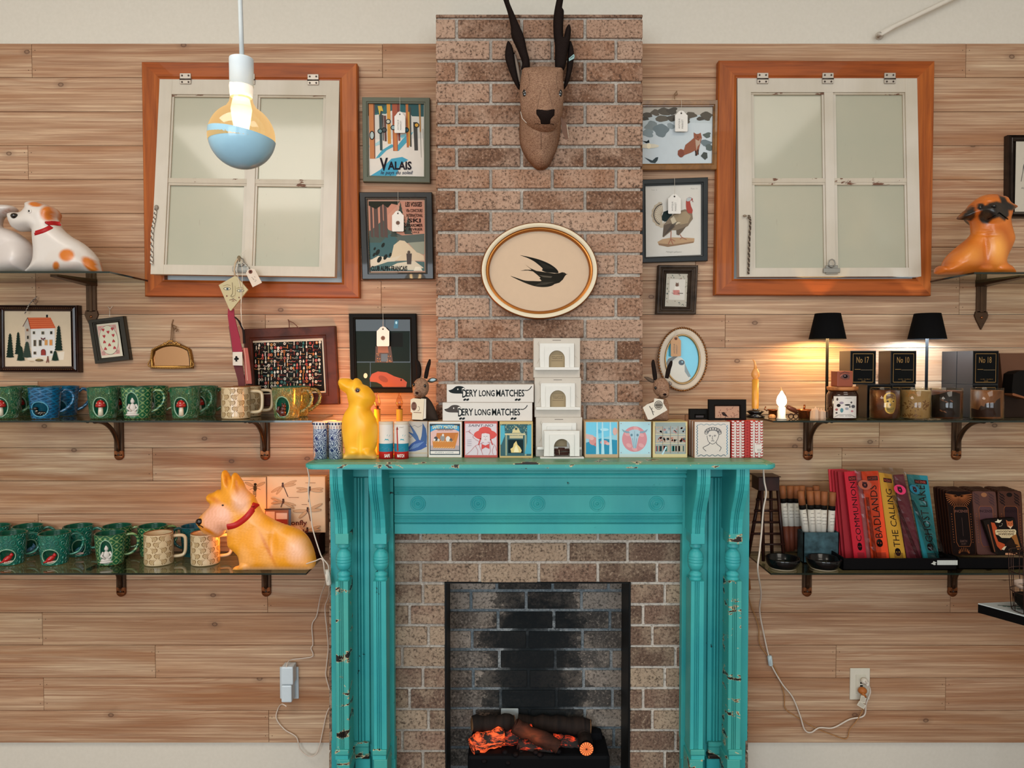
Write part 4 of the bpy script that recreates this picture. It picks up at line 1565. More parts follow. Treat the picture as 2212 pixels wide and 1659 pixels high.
b.tube([P(72, 652, .03), P(78, 646, .03), P(82, 652, .03), P(76, 657, .03), P(70, 648, .03)], .001, '#6a4a40', 5)
b.build('hanging_twine', t)

# ---- playing card in a dark tilted frame
t, a = picture('framed_playing_card', 'small dark frame hanging crooked with a ten of hearts card', 'picture', Zq(ZH, [(952, 258), (1338, 213), (1410, 690), (1028, 734)]),
               Zq(ZH, [(1030, 305), (1278, 278), (1332, 645), (1085, 672)]), M('#211d14', .35, coat=.3), [(0, .001), (0, .018), (.08, .022), (.6, .022), (.66, .018), (.8, .018), (.84, .015), (1, .012)], .022, None, '#cfc4ae', pprint=.011)
c0 = Zq(ZH, [(1030, 305), (1278, 278), (1332, 645), (1085, 672)])
a.quad = c0
a.rect(.1, .07, .9, .93, '#c98a80')
a.rect(.125, .09, .875, .91, '#d3b0a2')
for k in range(4):
    cx_, cy_ = (.2 if k % 2 == 0 else .8), (.14 if k < 2 else .86)
    for r in (.075, .05, .025):
        a.ring(cx_, cy_, r, r * .7, .008, '#b56a64', 10)
a.ell(.5, .5, .405, .43, '#5a5a48', 36)
a.ell(.5, .5, .395, .42, '#cfc7ae', 36)


def heart(a, x, y, s_, c, up=1):
    a.poly([(x, y + s_ * .55 * up), (x - s_ * .6, y - s_ * .05 * up), (x - s_ * .6, y - s_ * .35 * up), (x - s_ * .3, y - s_ * .5 * up), (x, y - s_ * .25 * up),
            (x + s_ * .3, y - s_ * .5 * up), (x + s_ * .6, y - s_ * .35 * up), (x + s_ * .6, y - s_ * .05 * up)][::up], c)


for x, y, u in ((.32, .19, 1), (.72, .19, 1), (.52, .27, 1), (.32, .38, 1), (.72, .38, 1), (.3, .54, -1), (.7, .54, -1), (.5, .64, -1), (.3, .74, -1), (.7, .74, -1)):
    heart(a, x, y, .105 if False else .1, '#a83238', u)
done(a)
b = MB()
b.tube([P(237, 684, .02), P(237, 668, .006)], .0009, STR, 5)
b.tube([P(233, 662, .006), P(238, 668, .008), P(243, 661, .006)], .0009, STR, 5)
b.build('hanging_twine', t)

# ---- small arched gilt mirror
GOLD = M('#9a7038', .32, .85)
GOLD2 = M('#b98a4c', .38, .7)


def mirror_mat(name, tint):
    t = NT(name)
    t.set(Base_Color=tint, Metallic=1.0, Roughness=.03)
    return t.mat


t = thing('wall_mirror', 'small arched mirror in a gilt rope frame hanging from ribbon', 'mirror', P(368, 797, .02))
ol = []
for k in range(13):
    u = k / 12
    ol.append((326 + 84 * u, 741 + (14 * abs(2 * u - 1) ** 2.2)))
ol = [(324, 796)] + [(323, 775)] + ol + [(414, 775), (415, 796)]
il = [(lerp(x, 369, .13), lerp(y, 770, .24)) for x, y in ol]
b = MB()
b.ring(ol, il, [(0, .001), (0, .012), (.3, .016), (.7, .016), (1, .010), (1, .004)], GOLD, .016, True)
b.build('frame', t)
b = MB()
mid = [(lerp(x, 369, .06), lerp(y, 770, .11)) for x, y in ol]
L = smooth_line(mid, 5, True)
per = [0]
for i in range(len(L)):
    q, r = L[i], L[(i + 1) % len(L)]
    per.append(per[-1] + math.hypot(q[0] - r[0], q[1] - r[1]))
k = 0
while k * 3.6 < per[-1]:
    d = k * 3.6
    i = max(j for j in range(len(L)) if per[j] <= d)
    q, r = L[i], L[(i + 1) % len(L)]
    u = (d - per[i]) / max(1e-6, per[i + 1] - per[i])
    an = atan2(-(r[1] - q[1]), r[0] - q[0]) + .7
    g = P(lerp(q[0], r[0], u), lerp(q[1], r[1], u), .0165)
    b.ell(g, (.0045, .003, .002), GOLD2, 7, m2=Matrix.Rotation(-an, 4, 'Y'))
    k += 1
for i in range(12):
    b.ell(P(352 + i * 3.2, 737 + 3.5 * abs(i - 5.5) / 2.4 + random.uniform(-2, 2), .018), (.005, .004, .004), GOLD2, 8, m2=Matrix.Rotation(random.uniform(-1, 1), 4, 'Y'))
b.build('rope_moulding', t)
b = MB()
g = [P(x, y, .005) for x, y in il]
b.add([tuple(q) for q in g], [list(range(len(g)))[::-1]], mirror_mat('mirror_glass', '#b58a66'))
b.build('mirror_glass', t)
b = MB()
b.tube([P(388, 742, .014), P(400, 750, .012), P(411, 757, .01)], .0012, '#6a4c34', 5)
b.tube([P(369, 737, .014), P(370, 715, .008), P(371, 700, .004), P(374, 690, .003)], .0016, '#7c5c40', 6)
b.tube([P(373, 737, .014), P(374, 715, .008), P(372, 700, .004)], .0016, '#7c5c40', 6)
b.tube([P(371, 701, .006), P(381, 706, .012), P(376, 713, .014)], .002, '#7c5c40', 6)
b.tube([P(374, 708, .006), P(384, 712, .012), P(380, 716, .012)], .002, '#7c5c40', 6)
b.build('ribbon', t)

# ---- fox in snow
ZF = (1360, 190, 3.2529)
BURL = wood('burl_frame', '#7c5226', '#8f6230', '#52341a', (8, 1, 8), .3, .4)
t, a = picture('framed_picture', 'burl wood frame with picture of a fox sitting in snow', 'picture', Zq(ZF, [(78, 85), (632, 82), (622, 572), (66, 576)]),
               Zq(ZF, [(96, 127), (590, 126), (583, 526), (90, 530)]), BURL, fr(.026), .026, ZF, '#b8c2c4')
a.poly([(90, 125), (590, 125), (588, 190), (96, 190)], '#b3aca0')
a.poly([(96, 290), (320, 240), (585, 250), (583, 526), (90, 530)], '#c3cccf')
for (x, y, r, c) in ((130, 190, 34, '#4c463c'), (180, 175, 30, '#5a5246'), (110, 215, 24, '#3e3c34'), (250, 170, 44, '#514a3f'), (300, 160, 36, '#453f36'), (230, 215, 40, '#5d564a'), (300, 210, 34, '#4a443b'), (430, 190, 40, '#544c40'), (400, 230, 26, '#4a4439'),
                     (540, 200, 40, '#4f483d'), (500, 215, 24, '#443e35'), (160, 270, 50, '#7c8788'), (220, 300, 56, '#6c7a7e'), (130, 320, 40, '#7f8e92'), (290, 270, 30, '#8b9698'), (360, 280, 34, '#97a2a4'), (545, 330, 26, '#545e58'), (540, 390, 38, '#68767a'), (560, 420, 30, '#56625f')):
    pts_ = [(x + r * (1 + .28 * sin(5 * k + x)) * cos(k / 14 * 2 * pi), y + r * .7 * (1 + .28 * cos(7 * k + y)) * sin(k / 14 * 2 * pi)) for k in range(14)]
    a.poly(pts_, c)
a.poly([(338, 470), (340, 440), (360, 428), (382, 436), (392, 400), (430, 370), (452, 350), (450, 312), (470, 324), (486, 322), (500, 314), (508, 350), (500, 380), (490, 420), (482, 468), (466, 476), (458, 440), (430, 455), (390, 470), (360, 488)], '#8c4f34')
a.poly([(462, 360), (486, 372), (500, 350), (494, 395), (478, 410), (470, 440), (465, 400)], '#b39a86')
a.ell(362, 462, 22, 26, '#7c3f2a', 12)
a.polys([[(462, 440), (470, 440), (474, 476), (462, 476)], [(476, 436), (484, 430), (486, 468), (478, 468)]], '#2f2a28')
a.ell(480, 345, 4, 3, '#1c1a18', 6)
a.poly([(106, 488), (160, 510), (185, 488), (202, 486), (196, 510), (180, 528), (150, 524)], '#1c2f33')
a.poly([(92, 372), (120, 375), (136, 364), (140, 384), (118, 388)], '#20282a')
a.poly([(500, 478), (520, 450), (545, 455), (548, 490), (530, 505)], '#3e4540')
a.ell(135, 408, 72, 16, '#d8cfb8', 20)
a.ell(135, 408, 14, 20, '#efe2c2', 12)
done(a)
b = MB()
b.tube([P(1457, 214, .02), P(1457, 204, .01), P(1462, 196, .004), P(1463, 204, .008), P(1459, 205, .01)], .0014, '#8a6a4c', 6)
b.build('hanging_loop', t)
price_tag(ZF[0] + 319 / 3.2529, ZF[1] + 160 / 3.2529, ZF[0] + 408 / 3.2529, ZF[1] + 306 / 3.2529, 215, .032, 'white paper tag hanging over the fox picture')

# ---- turkey print
t, a = picture('framed_print', 'black framed natural history print of a turkey standing on a mound', 'picture', Zq(ZF, [(78, 644), (552, 626), (550, 1215), (72, 1228)]),
               Zq(ZF, [(114, 686), (508, 672), (508, 1170), (118, 1186)]), M('#12181a', .4, coat=.3), fr(.024), .024, ZF, '#cfcac0')
a.text('Vol. 2', 152, 712, 192, 722, '#9a948a')
a.text('Plate 15', 430, 702, 476, 712, '#9a948a')
a.text('Meleagris gallopavo', 255, 1146, 366, 1160, '#7c766c', 0, .3)
a.poly([(196, 1082), (230, 1062), (300, 1050), (400, 1052), (456, 1056), (454, 1082), (400, 1096), (330, 1106), (270, 1116), (205, 1104)], '#b3916c')
a.poly([(205, 1092), (300, 1100), (450, 1078), (450, 1088), (330, 1108), (268, 1117), (206, 1105)], '#8a6a4c')
fan = [(232, 955)]
for k in range(15):
    an = radians(100 + k * 12.2)
    fan.append((238 + (88 if k % 2 else 82) * cos(an), 890 - (96 if k % 2 else 90) * sin(an)))
a.poly(fan + [(250, 930)], '#b8a890')
arc = lambda r0, r1, s0=95, s1=250: [(238 + r0 * cos(radians(s)) * .92, 890 - r0 * sin(radians(s))) for s in range(s0, s1, 8)] + [(238 + r1 * cos(radians(s)) * .92, 890 - r1 * sin(radians(s))) for s in range(s1, s0, -8)]
a.poly(arc(78, 70), '#3a332a')
a.poly(arc(60, 20), '#cbbfa8')
for s_ in range(100, 250, 13):
    a.line([(238 + 14 * cos(radians(s_)), 890 - 14 * sin(radians(s_))), (238 + 84 * cos(radians(s_)) * .92, 890 - 88 * sin(radians(s_)))], 2.4, '#8f7c64', True)
a.k += 1
a.poly([(225, 905), (240, 870), (275, 858), (300, 880), (290, 930), (250, 940), (228, 930)], '#23302f')
a.poly([(240, 960), (290, 900), (340, 868), (390, 852), (404, 858), (416, 880), (440, 880), (445, 920), (430, 940), (410, 970), (370, 990), (330, 1000), (300, 1000), (238, 1050), (232, 1040)], '#7c6a54')
a.poly([(300, 900), (350, 876), (395, 866), (430, 900), (410, 950), (360, 960), (320, 940)], '#9a8668')
a.poly([(286, 920), (310, 900), (330, 940), (360, 945), (330, 960), (300, 955)], '#c3b498')
a.poly([(232, 1048), (240, 965), (290, 950), (320, 975), (280, 1010)], '#574736')
a.poly([(330, 1030), (328, 1000), (370, 985), (400, 970), (370, 1010), (345, 1036)], '#5c4c3a')
for k in range(7):
    a.line([(240 + k * 9, 1040 - k * 8), (296 + k * 7, 960 - k * 4)], 2.2, '#3a2f25', True)
a.k += 1
a.poly([(396, 798), (402, 776), (420, 766), (436, 770), (446, 782), (436, 790), (424, 796), (432, 830), (444, 858), (440, 882), (412, 880), (400, 860), (396, 830)], '#a23c2e')
a.poly([(398, 792), (404, 774), (420, 768), (438, 772), (430, 790), (410, 798)], '#aeb4b4')
a.line([(436, 775), (446, 800)], 4, '#8a2f28')
a.line([(292, 1008), (290, 1060), (272, 1098)], 6, '#a0644a')
a.line([(290, 1060), (320, 1076)], 5, '#a0644a')
a.line([(290, 1062), (306, 1100)], 5, '#a0644a')
a.line([(352, 1026), (368, 1050), (356, 1062)], 5, '#a0644a')
a.line([(366, 1048), (400, 1064)], 5, '#a0644a')
done(a)
price_tag(ZF[0] + 271 / 3.2529, ZF[1] + 746 / 3.2529, ZF[0] + 360 / 3.2529, ZF[1] + 884 / 3.2529, 384, .030, 'white paper tag hanging over the turkey print')

# ---- small picture of a dressed mouse
t, a = picture('framed_picture', 'small dark brown frame with leafy border round a seated mouse', 'picture', Zq(ZF, [(204, 1243), (484, 1245), (468, 1590), (188, 1588)]),
               Zq(ZF, [(262, 1300), (418, 1302), (408, 1535), (250, 1532)]), wood('grey_brown_frame', '#4a3c30', '#3c3027', '#241c16', (8, 1, 8), .5),
               [(0, .001), (0, .026), (.1, .03), (.25, .03), (.3, .026), (.5, .022), (.55, .026), (.62, .026), (.75, .018), (.8, .021), (1, .012)], .03, ZF, '#b5ad9c', pprint=.011)
r2 = random.Random(3)
for i in range(70):
    x, y = r2.uniform(258, 412), r2.uniform(1304, 1530)
    if 285 < x < 388 and 1345 < y < 1490:
        continue
    a.ell(x, y, r2.uniform(4, 8), r2.uniform(2, 4), r2.choice(['#6c7468', '#8a8a7a', '#57625c', '#9c8a7a', '#70584a']), 7, r2.uniform(0, 3), keep=True)
a.k += 1
a.poly([(284, 1344), (392, 1344), (386, 1490), (276, 1488)], '#cfc8bc')
a.ell(334, 1385, 12, 14, '#6c4c3a', 10)
a.polys([[(324, 1378), (326, 1364), (332, 1374)], [(336, 1374), (342, 1364), (346, 1380)]], '#6c4c3a')
a.poly([(318, 1395), (350, 1395), (356, 1425), (312, 1425)], '#e0d8cc')
a.poly([(304, 1420), (350, 1420), (352, 1456), (306, 1452)], '#b8685e')
for k in range(4):
    a.line([(310 + k * 11, 1421), (311 + k * 11, 1454)], 2, '#d8b0a8', True)
a.k += 1
a.line([(340, 1442), (374, 1444)], 5, '#4c3c30')
a.line([(296, 1440), (312, 1446)], 3, '#8a5a50')
done(a)

# ---- picture at the right edge
ZG = (1960, 250, 3.53)
t, a = picture('framed_print', 'dark ribbed frame partly in view behind the pug lamp', 'picture', Zq(ZG, [(775, 142), (1180, 142), (1180, 775), (770, 772)]),
               Zq(ZG, [(832, 186), (1120, 186), (1120, 728), (822, 726)]), wood('ribbed_dark_frame', '#33251d', '#271c16', '#130d0a', (8, 1, 8), .4, .2),
               [(0, .001), (0, .020), (.1, .026), (.2, .022), (.3, .027), (.42, .022), (.55, .026), (.7, .02), (1, .012)], .027, ZG, '#c2b8a8', pprint=.011)
a.line([(890, 370), (868, 500)], 5, '#4a4542')
a.line([(890, 380), (892, 500)], 4, '#6a6460')
a.line([(885, 380), (875, 470)], 3, '#6a6460')
a.text('AS', 868, 545, 892, 558, '#4a4542')
done(a)

# ---- oval swallow picture on the chimney
ZS = (1020, 460, 6.637)
oc, orx, ory = (963, 827), 842, 697
ang = [2 * pi * k / 72 for k in range(72)]
tilt = .03
ow = lambda rx, ry: Zq(ZS, [(oc[0] + rx * cos(q), oc[1] + ry * sin(q) + (rx * cos(q)) * .0) for q in ang])
p0 = PCH + .004
t = thing('oval_picture', 'oval gilt and cream framed picture of a flying swallow on the brick chimney', 'picture', P(1165, 689, p0))
b = MB()
b.ring(ow(842, 697), ow(718, 575), [(0, p0), (0, p0 + .018), (.06, p0 + .024), (.14, p0 + .026)], M('#8a5426', .35, .5), p0 + .02, True)
b.ring(ow(842, 697), ow(718, 575), [(.14, p0 + .026), (.3, p0 + .027), (.45, p0 + .026), (.6, p0 + .022)], M('#d9ccb0', .35), p0 + .02, True)
b.ring(ow(842, 697), ow(718, 575), [(.6, p0 + .022), (.64, p0 + .017), (.8, p0 + .020), (.92, p0 + .015), (1, p0 + .006)], M('#a4662c', .3, .7), p0 + .02, True)
b.build('frame', t)
a = Art(p0 + .004, z=ZS, rough=.6)
a.z = None
a.poly(ow(724, 582), '#c9ae92')
a.z = ZS
BK = '#1b1a15'
a.poly(smooth_line([(685, 607), (800, 627), (960, 668), (1100, 725), (1190, 785), (1232, 835), (1228, 862), (1150, 858), (1060, 850), (998, 822), (1010, 800), (960, 750), (880, 690), (780, 640)], 4, True), BK)
a.poly([(756, 736), (830, 790), (920, 830), (1050, 850), (1180, 868), (1250, 862), (1290, 850), (1325, 856), (1350, 875), (1372, 874), (1345, 888), (1330, 905), (1300, 955), (1250, 1000), (1180, 1020),
        (1060, 960), (985, 935), (930, 885), (870, 838), (800, 826), (688, 828), (760, 815), (850, 815)], '#211e17')
a.poly(smooth_line([(548, 903), (650, 935), (760, 970), (880, 976), (990, 975), (965, 935), (1050, 930), (1150, 950), (1200, 990), (1150, 1040), (1050, 1062), (920, 1055), (800, 1020), (660, 960)], 4, True), '#24211a')
for i in range(8):
    a.line([(900 + i * 22, 1045 - i * 3), (1000 + i * 24, 990)], 3, '#4c4334', True)
    a.line([(960 + i * 24, 690 + i * 12), (1030 + i * 20, 800)], 3, '#3c362b', True)
a.k += 1
a.poly([(950, 890), (1050, 900), (1150, 910), (1130, 930), (1020, 920)], '#4e4435')
a.ell(1318, 872, 5, 4, '#5c5344', 8)
a.mb.build('print', t)

# ---- oval mirror with beaded cream frame
ZR = (1240, 680, 4.809)
oc2 = (1128, 462)
th = .16
ow2 = lambda rx, ry, n=48: [(oc2[0] + rx * cos(q) * cos(th * .4) - ry * sin(q) * sin(th * .4) * 0, oc2[1] + ry * sin(q)) for q in [2 * pi * k / n for k in range(n)]]
t = thing('oval_mirror', 'oval mirror in a cream frame with twisted gilt beading beside the chimney', 'mirror', P(1474, 845, .02))
b = MB()
b.ring(Zq(ZR, ow2(252, 328)), Zq(ZR, ow2(182, 256)), [(0, .001), (0, .016), (.1, .02), (.5, .024), (.85, .018), (.9, .018)], M('#cdbda8', .4), .02, True)
b.ring(Zq(ZR, ow2(186, 262)), Zq(ZR, ow2(168, 240)), [(0, .018), (.2, .024), (.6, .024), (1, .014)], M('#c0a070', .3, .6), .02, True)
b.build('frame', t)
b = MB()
for k in range(66):
    q = 2 * pi * k / 66
    g = Zq(ZR, [(oc2[0] + 250 * cos(q), oc2[1] + 326 * sin(q))])[0]
    b.ell(P(g[0], g[1], .02), (.0058, .0042, .0034), M('#8a5c34', .3, .7), 8, m2=Matrix.Rotation(q + 1.1, 4, 'Y'))
b.build('beading', t)
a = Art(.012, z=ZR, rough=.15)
a.poly(ow2(172, 246, 40), M('#58b9d2', .12, coat=.3))  # reflected cyan painted in as the glass colour
# the bird's reflection, painted onto the glass as flat shapes
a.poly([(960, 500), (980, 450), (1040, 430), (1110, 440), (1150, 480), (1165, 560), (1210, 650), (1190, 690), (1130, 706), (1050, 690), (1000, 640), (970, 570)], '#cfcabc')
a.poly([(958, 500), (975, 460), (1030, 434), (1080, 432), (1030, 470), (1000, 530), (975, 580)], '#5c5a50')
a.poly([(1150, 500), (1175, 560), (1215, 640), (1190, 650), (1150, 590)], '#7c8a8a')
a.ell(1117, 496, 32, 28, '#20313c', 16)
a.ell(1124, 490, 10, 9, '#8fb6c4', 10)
a.mb.build('mirror_glass', t)
price_tag(1449, 726, 1471, 770, 711, .030, 'kraft paper tag with brown eyelet over the oval beaded mirror', kind='eyelet', col='#c49a74')

# ---- diamond-faced hanging ornament
t = thing('hanging_ornament', 'painted kite-shaped face ornament with cloth tails hanging from the left window catch', 'ornament', P(520, 560, .11))
CER = M('#b9ab84', .45)
b = MB()
dia = Zq(Z3, [(288, 236), (300, 240), (406, 365), (250, 558), (240, 556), (138, 322)])
b.prism(dia, .128, .120, CER)
a = Art(.1282, mb=b, z=Z3)
for ex in (216, 338):
    a.ell(ex, 356 if ex < 300 else 374, 34, 14, '#3a3a38', 14)
    a.ell(ex, 356 if ex < 300 else 374, 29, 10, '#cfc6a8', 14)
    a.ell(ex + 2, 357 if ex < 300 else 375, 12, 10, '#5c6e74', 10)
    a.ell(ex + 2, 357 if ex < 300 else 375, 5, 6, '#16181a', 8)
    a.line([(ex - 36, 330 if ex < 300 else 352), (ex, 318 if ex < 300 else 342), (ex + 30, 326 if ex < 300 else 352)], 4, '#8a7a54')
a.line([(262, 300), (266, 360), (264, 400), (248, 425), (262, 430), (278, 420)], 4, '#6a5c42')
a.line([(288, 330), (290, 400), (284, 426)], 4, '#9c8c62')
a.line([(262, 440), (270, 448), (278, 440)], 3, '#4a3c30')
a.line([(236, 460), (262, 454), (270, 460), (282, 454), (300, 466)], 5, '#7a4a3a')
a.line([(258, 470), (280, 470)], 4, '#7a4a3a')
a.ell(212, 422, 7, 7, '#6a3a30', 8)
a.ell(324, 436, 6, 6, '#6a3a30', 8)
b.build('face', t)
b = MB()
wv = lambda pts, w0, w1, c, p: [b.prism(Zq(Z3, [(x - lerp(w0, w1, i / (len(pts) - 1)), y), (x + lerp(w0, w1, i / (len(pts) - 1)), y), (pts[i + 1][0] + lerp(w0, w1, (i + 1) / (len(pts) - 1)), pts[i + 1][1]),
                                 (pts[i + 1][0] - lerp(w0, w1, (i + 1) / (len(pts) - 1)), pts[i + 1][1])]), p, p - .004, c) for i, (x, y) in enumerate(pts[:-1])]
wv([(250, 540), (250, 600), (268, 700), (290, 800), (312, 940)], 26, 44, '#8e2238', .12)
wv([(240, 700), (262, 830), (285, 980), (320, 1060)], 12, 20, '#6a4a3c', .117)
wv([(312, 1055), (330, 1130), (345, 1200), (350, 1290)], 40, 28, '#5d2626', .118)
wv([(380, 900), (392, 1000), (405, 1120), (412, 1230)], 22, 30, '#a8594e', .113)
wv([(372, 900), (384, 1000), (395, 1130), (402, 1200)], 3, 4, '#cf9a86', .1145)
wv([(285, 615), (320, 650), (365, 740), (372, 860)], 8, 10, '#231a18', .121)
wv([(330, 700), (345, 780), (350, 860)], 16, 12, '#8a5a44', .119)
wv([(352, 920), (385, 1060), (392, 1180), (430, 1240)], 6, 22, '#1d1715', .112)
b.build('cloth_tail', t)
b = MB()
b.prism(Zq(Z3, [(266, 938), (354, 936), (356, 1062), (268, 1060)]), .127, .125, '#d0c6b8')
a = Art(.1272, mb=b, z=Z3)
for x, y in ((300, 985), (290, 1002), (312, 1000)):
    a.ell(x, y, 11, 11, '#1d1c1c', 10)
a.poly([(298, 995), (303, 995), (310, 1025), (290, 1025)], '#1d1c1c')
b.build('club_card', t)
b = MB()
g3 = lambda x, y, p: P(Z3[0] + x / 4.254, Z3[1] + y / 4.254, p)
b.tube([g3(326, 60, .118), g3(290, 120, .125), g3(280, 180, .128), g3(288, 240, .128)], .003, '#b9a78c', 6)
b.tube([g3(330, 70, .12), g3(300, 180, .13), g3(340, 360, .134), g3(345, 540, .13), g3(350, 690, .125), g3(372, 730, .12)], .0009, STR, 5)
b.tube([g3(340, 80, .12), g3(356, 200, .13), g3(350, 420, .134), g3(340, 560, .13), g3(352, 680, .12)], .0009, STR, 5)
b.tube([g3(326, 90, .118), g3(400, 150, .125), g3(425, 195, .128)], .0009, STR, 5)
b.tube([g3(326, 60, .116), g3(350, 30, .11), g3(390, 0, .108)], .0006, STR, 5)
b.ell(g3(325, 80, .118), (.007, .006, .011), '#7a6a50', 10)
b.build('string', t)
b = MB()
tg = Zq(Z3, [(388, 215), (400, 185), (440, 170), (470, 178), (535, 300), (450, 342)])
b.prism(tg, .131, .1300, M('#d4c5b4', .7))
a = Art(.1312, mb=b, z=Z3)
a.ell(430, 200, 19, 19, '#6a3a2c', 14)
a.ell(430, 200, 7, 7, '#1d1512', 8)
for (x, y) in ((445, 250), (470, 245), (460, 270), (480, 275), (455, 262), (474, 286)):
    a.line([(x - 6, y), (x + 4, y + 4)], 3, '#6a5a54')
o = b.build('price_tag', None, g3(430, 200, .13))
tagd(o, 'cream tag with zigzag edge and brown eyelet tied to the face ornament', 'tag', 'paper price tags')
# ================================================================== MUGS
def glaze(name, c1, c2, line, kind, hi=None):
    t = NT(name)
    tc = t.n('TexCoord').outputs['Object']
    sp = t.n('SeparateXYZ', {0: tc})
    u = t.math('ARCTAN2', sp.outputs[0], t.math('MULTIPLY', sp.outputs[1], -1.0))
    z = sp.outputs[2]
    if kind == 'lattice':
        f = t.math('ADD', t.math('COSINE', t.math('MULTIPLY', u, 8.6)), t.math('COSINE', t.math('MULTIPLY', z, 235.0)))
        f = t.math('FRACT', t.math('MULTIPLY', f, .5))
        l = t.ramp(f, [(0.0, 1.0), (0.12, 1.0), (0.2, 0.0), (0.8, 0.0), (0.88, 1.0), (1.0, 1.0)])
    elif kind == 'wave':
        ph = t.math('SINE', t.math('ADD', t.math('MULTIPLY', u, 9.0), t.math('MULTIPLY', t.math('FLOOR', t.math('MULTIPLY', z, 120.0)), 2.1)))
        f = t.math('FRACT', t.math('ADD', t.math('MULTIPLY', z, 120.0), t.math('MULTIPLY', ph, 0.30)))
        l = t.ramp(f, [(0.0, 1.0), (0.16, 0.0), (0.84, 0.0), (1.0, 1.0)])
    elif kind == 'leaf':
        v = t.n('CombineXYZ', {0: t.math('MULTIPLY', u, 2.2), 1: t.math('MULTIPLY', z, 42.0)})
        vo = t.n('TexVoronoi', {'Vector': v, 'Scale': 1.0, 'Randomness': .35})
        f = t.math('FRACT', t.math('MULTIPLY', vo.outputs['Distance'], 3.2))
        l = t.ramp(f, [(0.0, 1.0), (0.3, 0.0), (0.8, 0.0), (1.0, 1.0)])
    else:
        n = t.n('TexNoise', {'Vector': t.coord((1, 1, .55)), 'Scale': 60.0, 'Detail': 3.0, 'Distortion': 2.4}).outputs[0]
        l = t.ramp(n, [(0.42, 0.0), (0.52, 1.0), (0.6, 0.0)])
    nz = t.noise(t.coord(), 26.0, 3.0)
    col = t.mix(t.ramp(nz, [(0.35, 0.0), (0.65, 1.0)]), c1, c2)
    col = t.mix(t.math('MULTIPLY', l, .8), col, line)
    t.set(Base_Color=col, Roughness=.16, Coat_Weight=.6, Coat_Roughness=.05)
    t.bump(l, 1.0, .003)
    return t.mat


G_BARK = glaze('green_bark_glaze', '#12613f', '#1c4a2c', '#6c8f5c', 'bark')
G_BARK2 = glaze('olive_bark_glaze', '#2c6a45', '#7a5a22', '#a8a66a', 'bark')
G_WAVE = glaze('blue_wave_glaze', '#12668f', '#0f5680', '#0a3a5c', 'wave')
G_TEAL = glaze('teal_wave_glaze', '#0f4f52', '#0d4448', '#2c7a78', 'wave')
G_LAT = glaze('green_lattice_glaze', '#14543a', '#1c5c36', '#86a468', 'lattice')
G_LEAF = glaze('teal_leaf_glaze', '#0e6650', '#0f5a50', '#4a9c84', 'leaf')
G_IN = M('#0f4a36', .2, coat=.5)
G_INB = M('#0f4a5c', .2, coat=.5)
CREAM = M('#cbb48f', .25, coat=.5)
RIMB = M('#7a4a26', .3)


def mug_body(mat, inner, h=.104, rt=.048, rb=.039, niche=None, straight=False):
    """turned mug with a real recess cut in its wall where niche = (angle, height, half width, half height)"""
    n, rows = 72, 26
    mb = MB()
    R = (lambda z: rt) if straight else (lambda z: rb + (rt - rb) * min(1, (z / h)) ** .7)
    if straight:
        R = lambda z: rt - (.003 * max(0, 1 - z / .006) ** 2)
    V = lambda k, z, r: (r * sin(2 * pi * k / n), -r * cos(2 * pi * k / n), z)
    zs = [.0025 + (h - .0025) * i / rows for i in range(rows + 1)]
    vs = [V(k, z, R(z)) for z in zs for k in range(n)]
    fs = []
    for i in range(rows):
        for k in range(n):
            if niche:
                an, nz, nw, nh = niche
                a = (2 * pi * (k + .5) / n + pi) % (2 * pi) - pi
                zc = (zs[i] + zs[i + 1]) / 2
                q = ((a - an) * rt / nw) ** 2 + ((zc - nz) / nh) ** 2
                if q < 1:
                    continue
            l = (k + 1) % n
            fs.append([i * n + k, i * n + l, (i + 1) * n + l, (i + 1) * n + k])
    mb.add(vs, fs, mat, True)
    mb.lathe((0, 0, 0), [(0, .0015), (rb - .006, 0), (rb - .001, .001), (R(.0025), .0025)], mat, n)
    mb.lathe((0, 0, 0), [(R(h), h), (R(h) - .001, h + .0014), (R(h) - .003, h + .0014), (R(h) - .004, h - .001)], inner if not straight else RIMB, n)
    mb.lathe((0, 0, 0), [(R(h) - .004, h - .001), (rb - .002, .012), (0, .009)], inner, 40)
    return mb, R


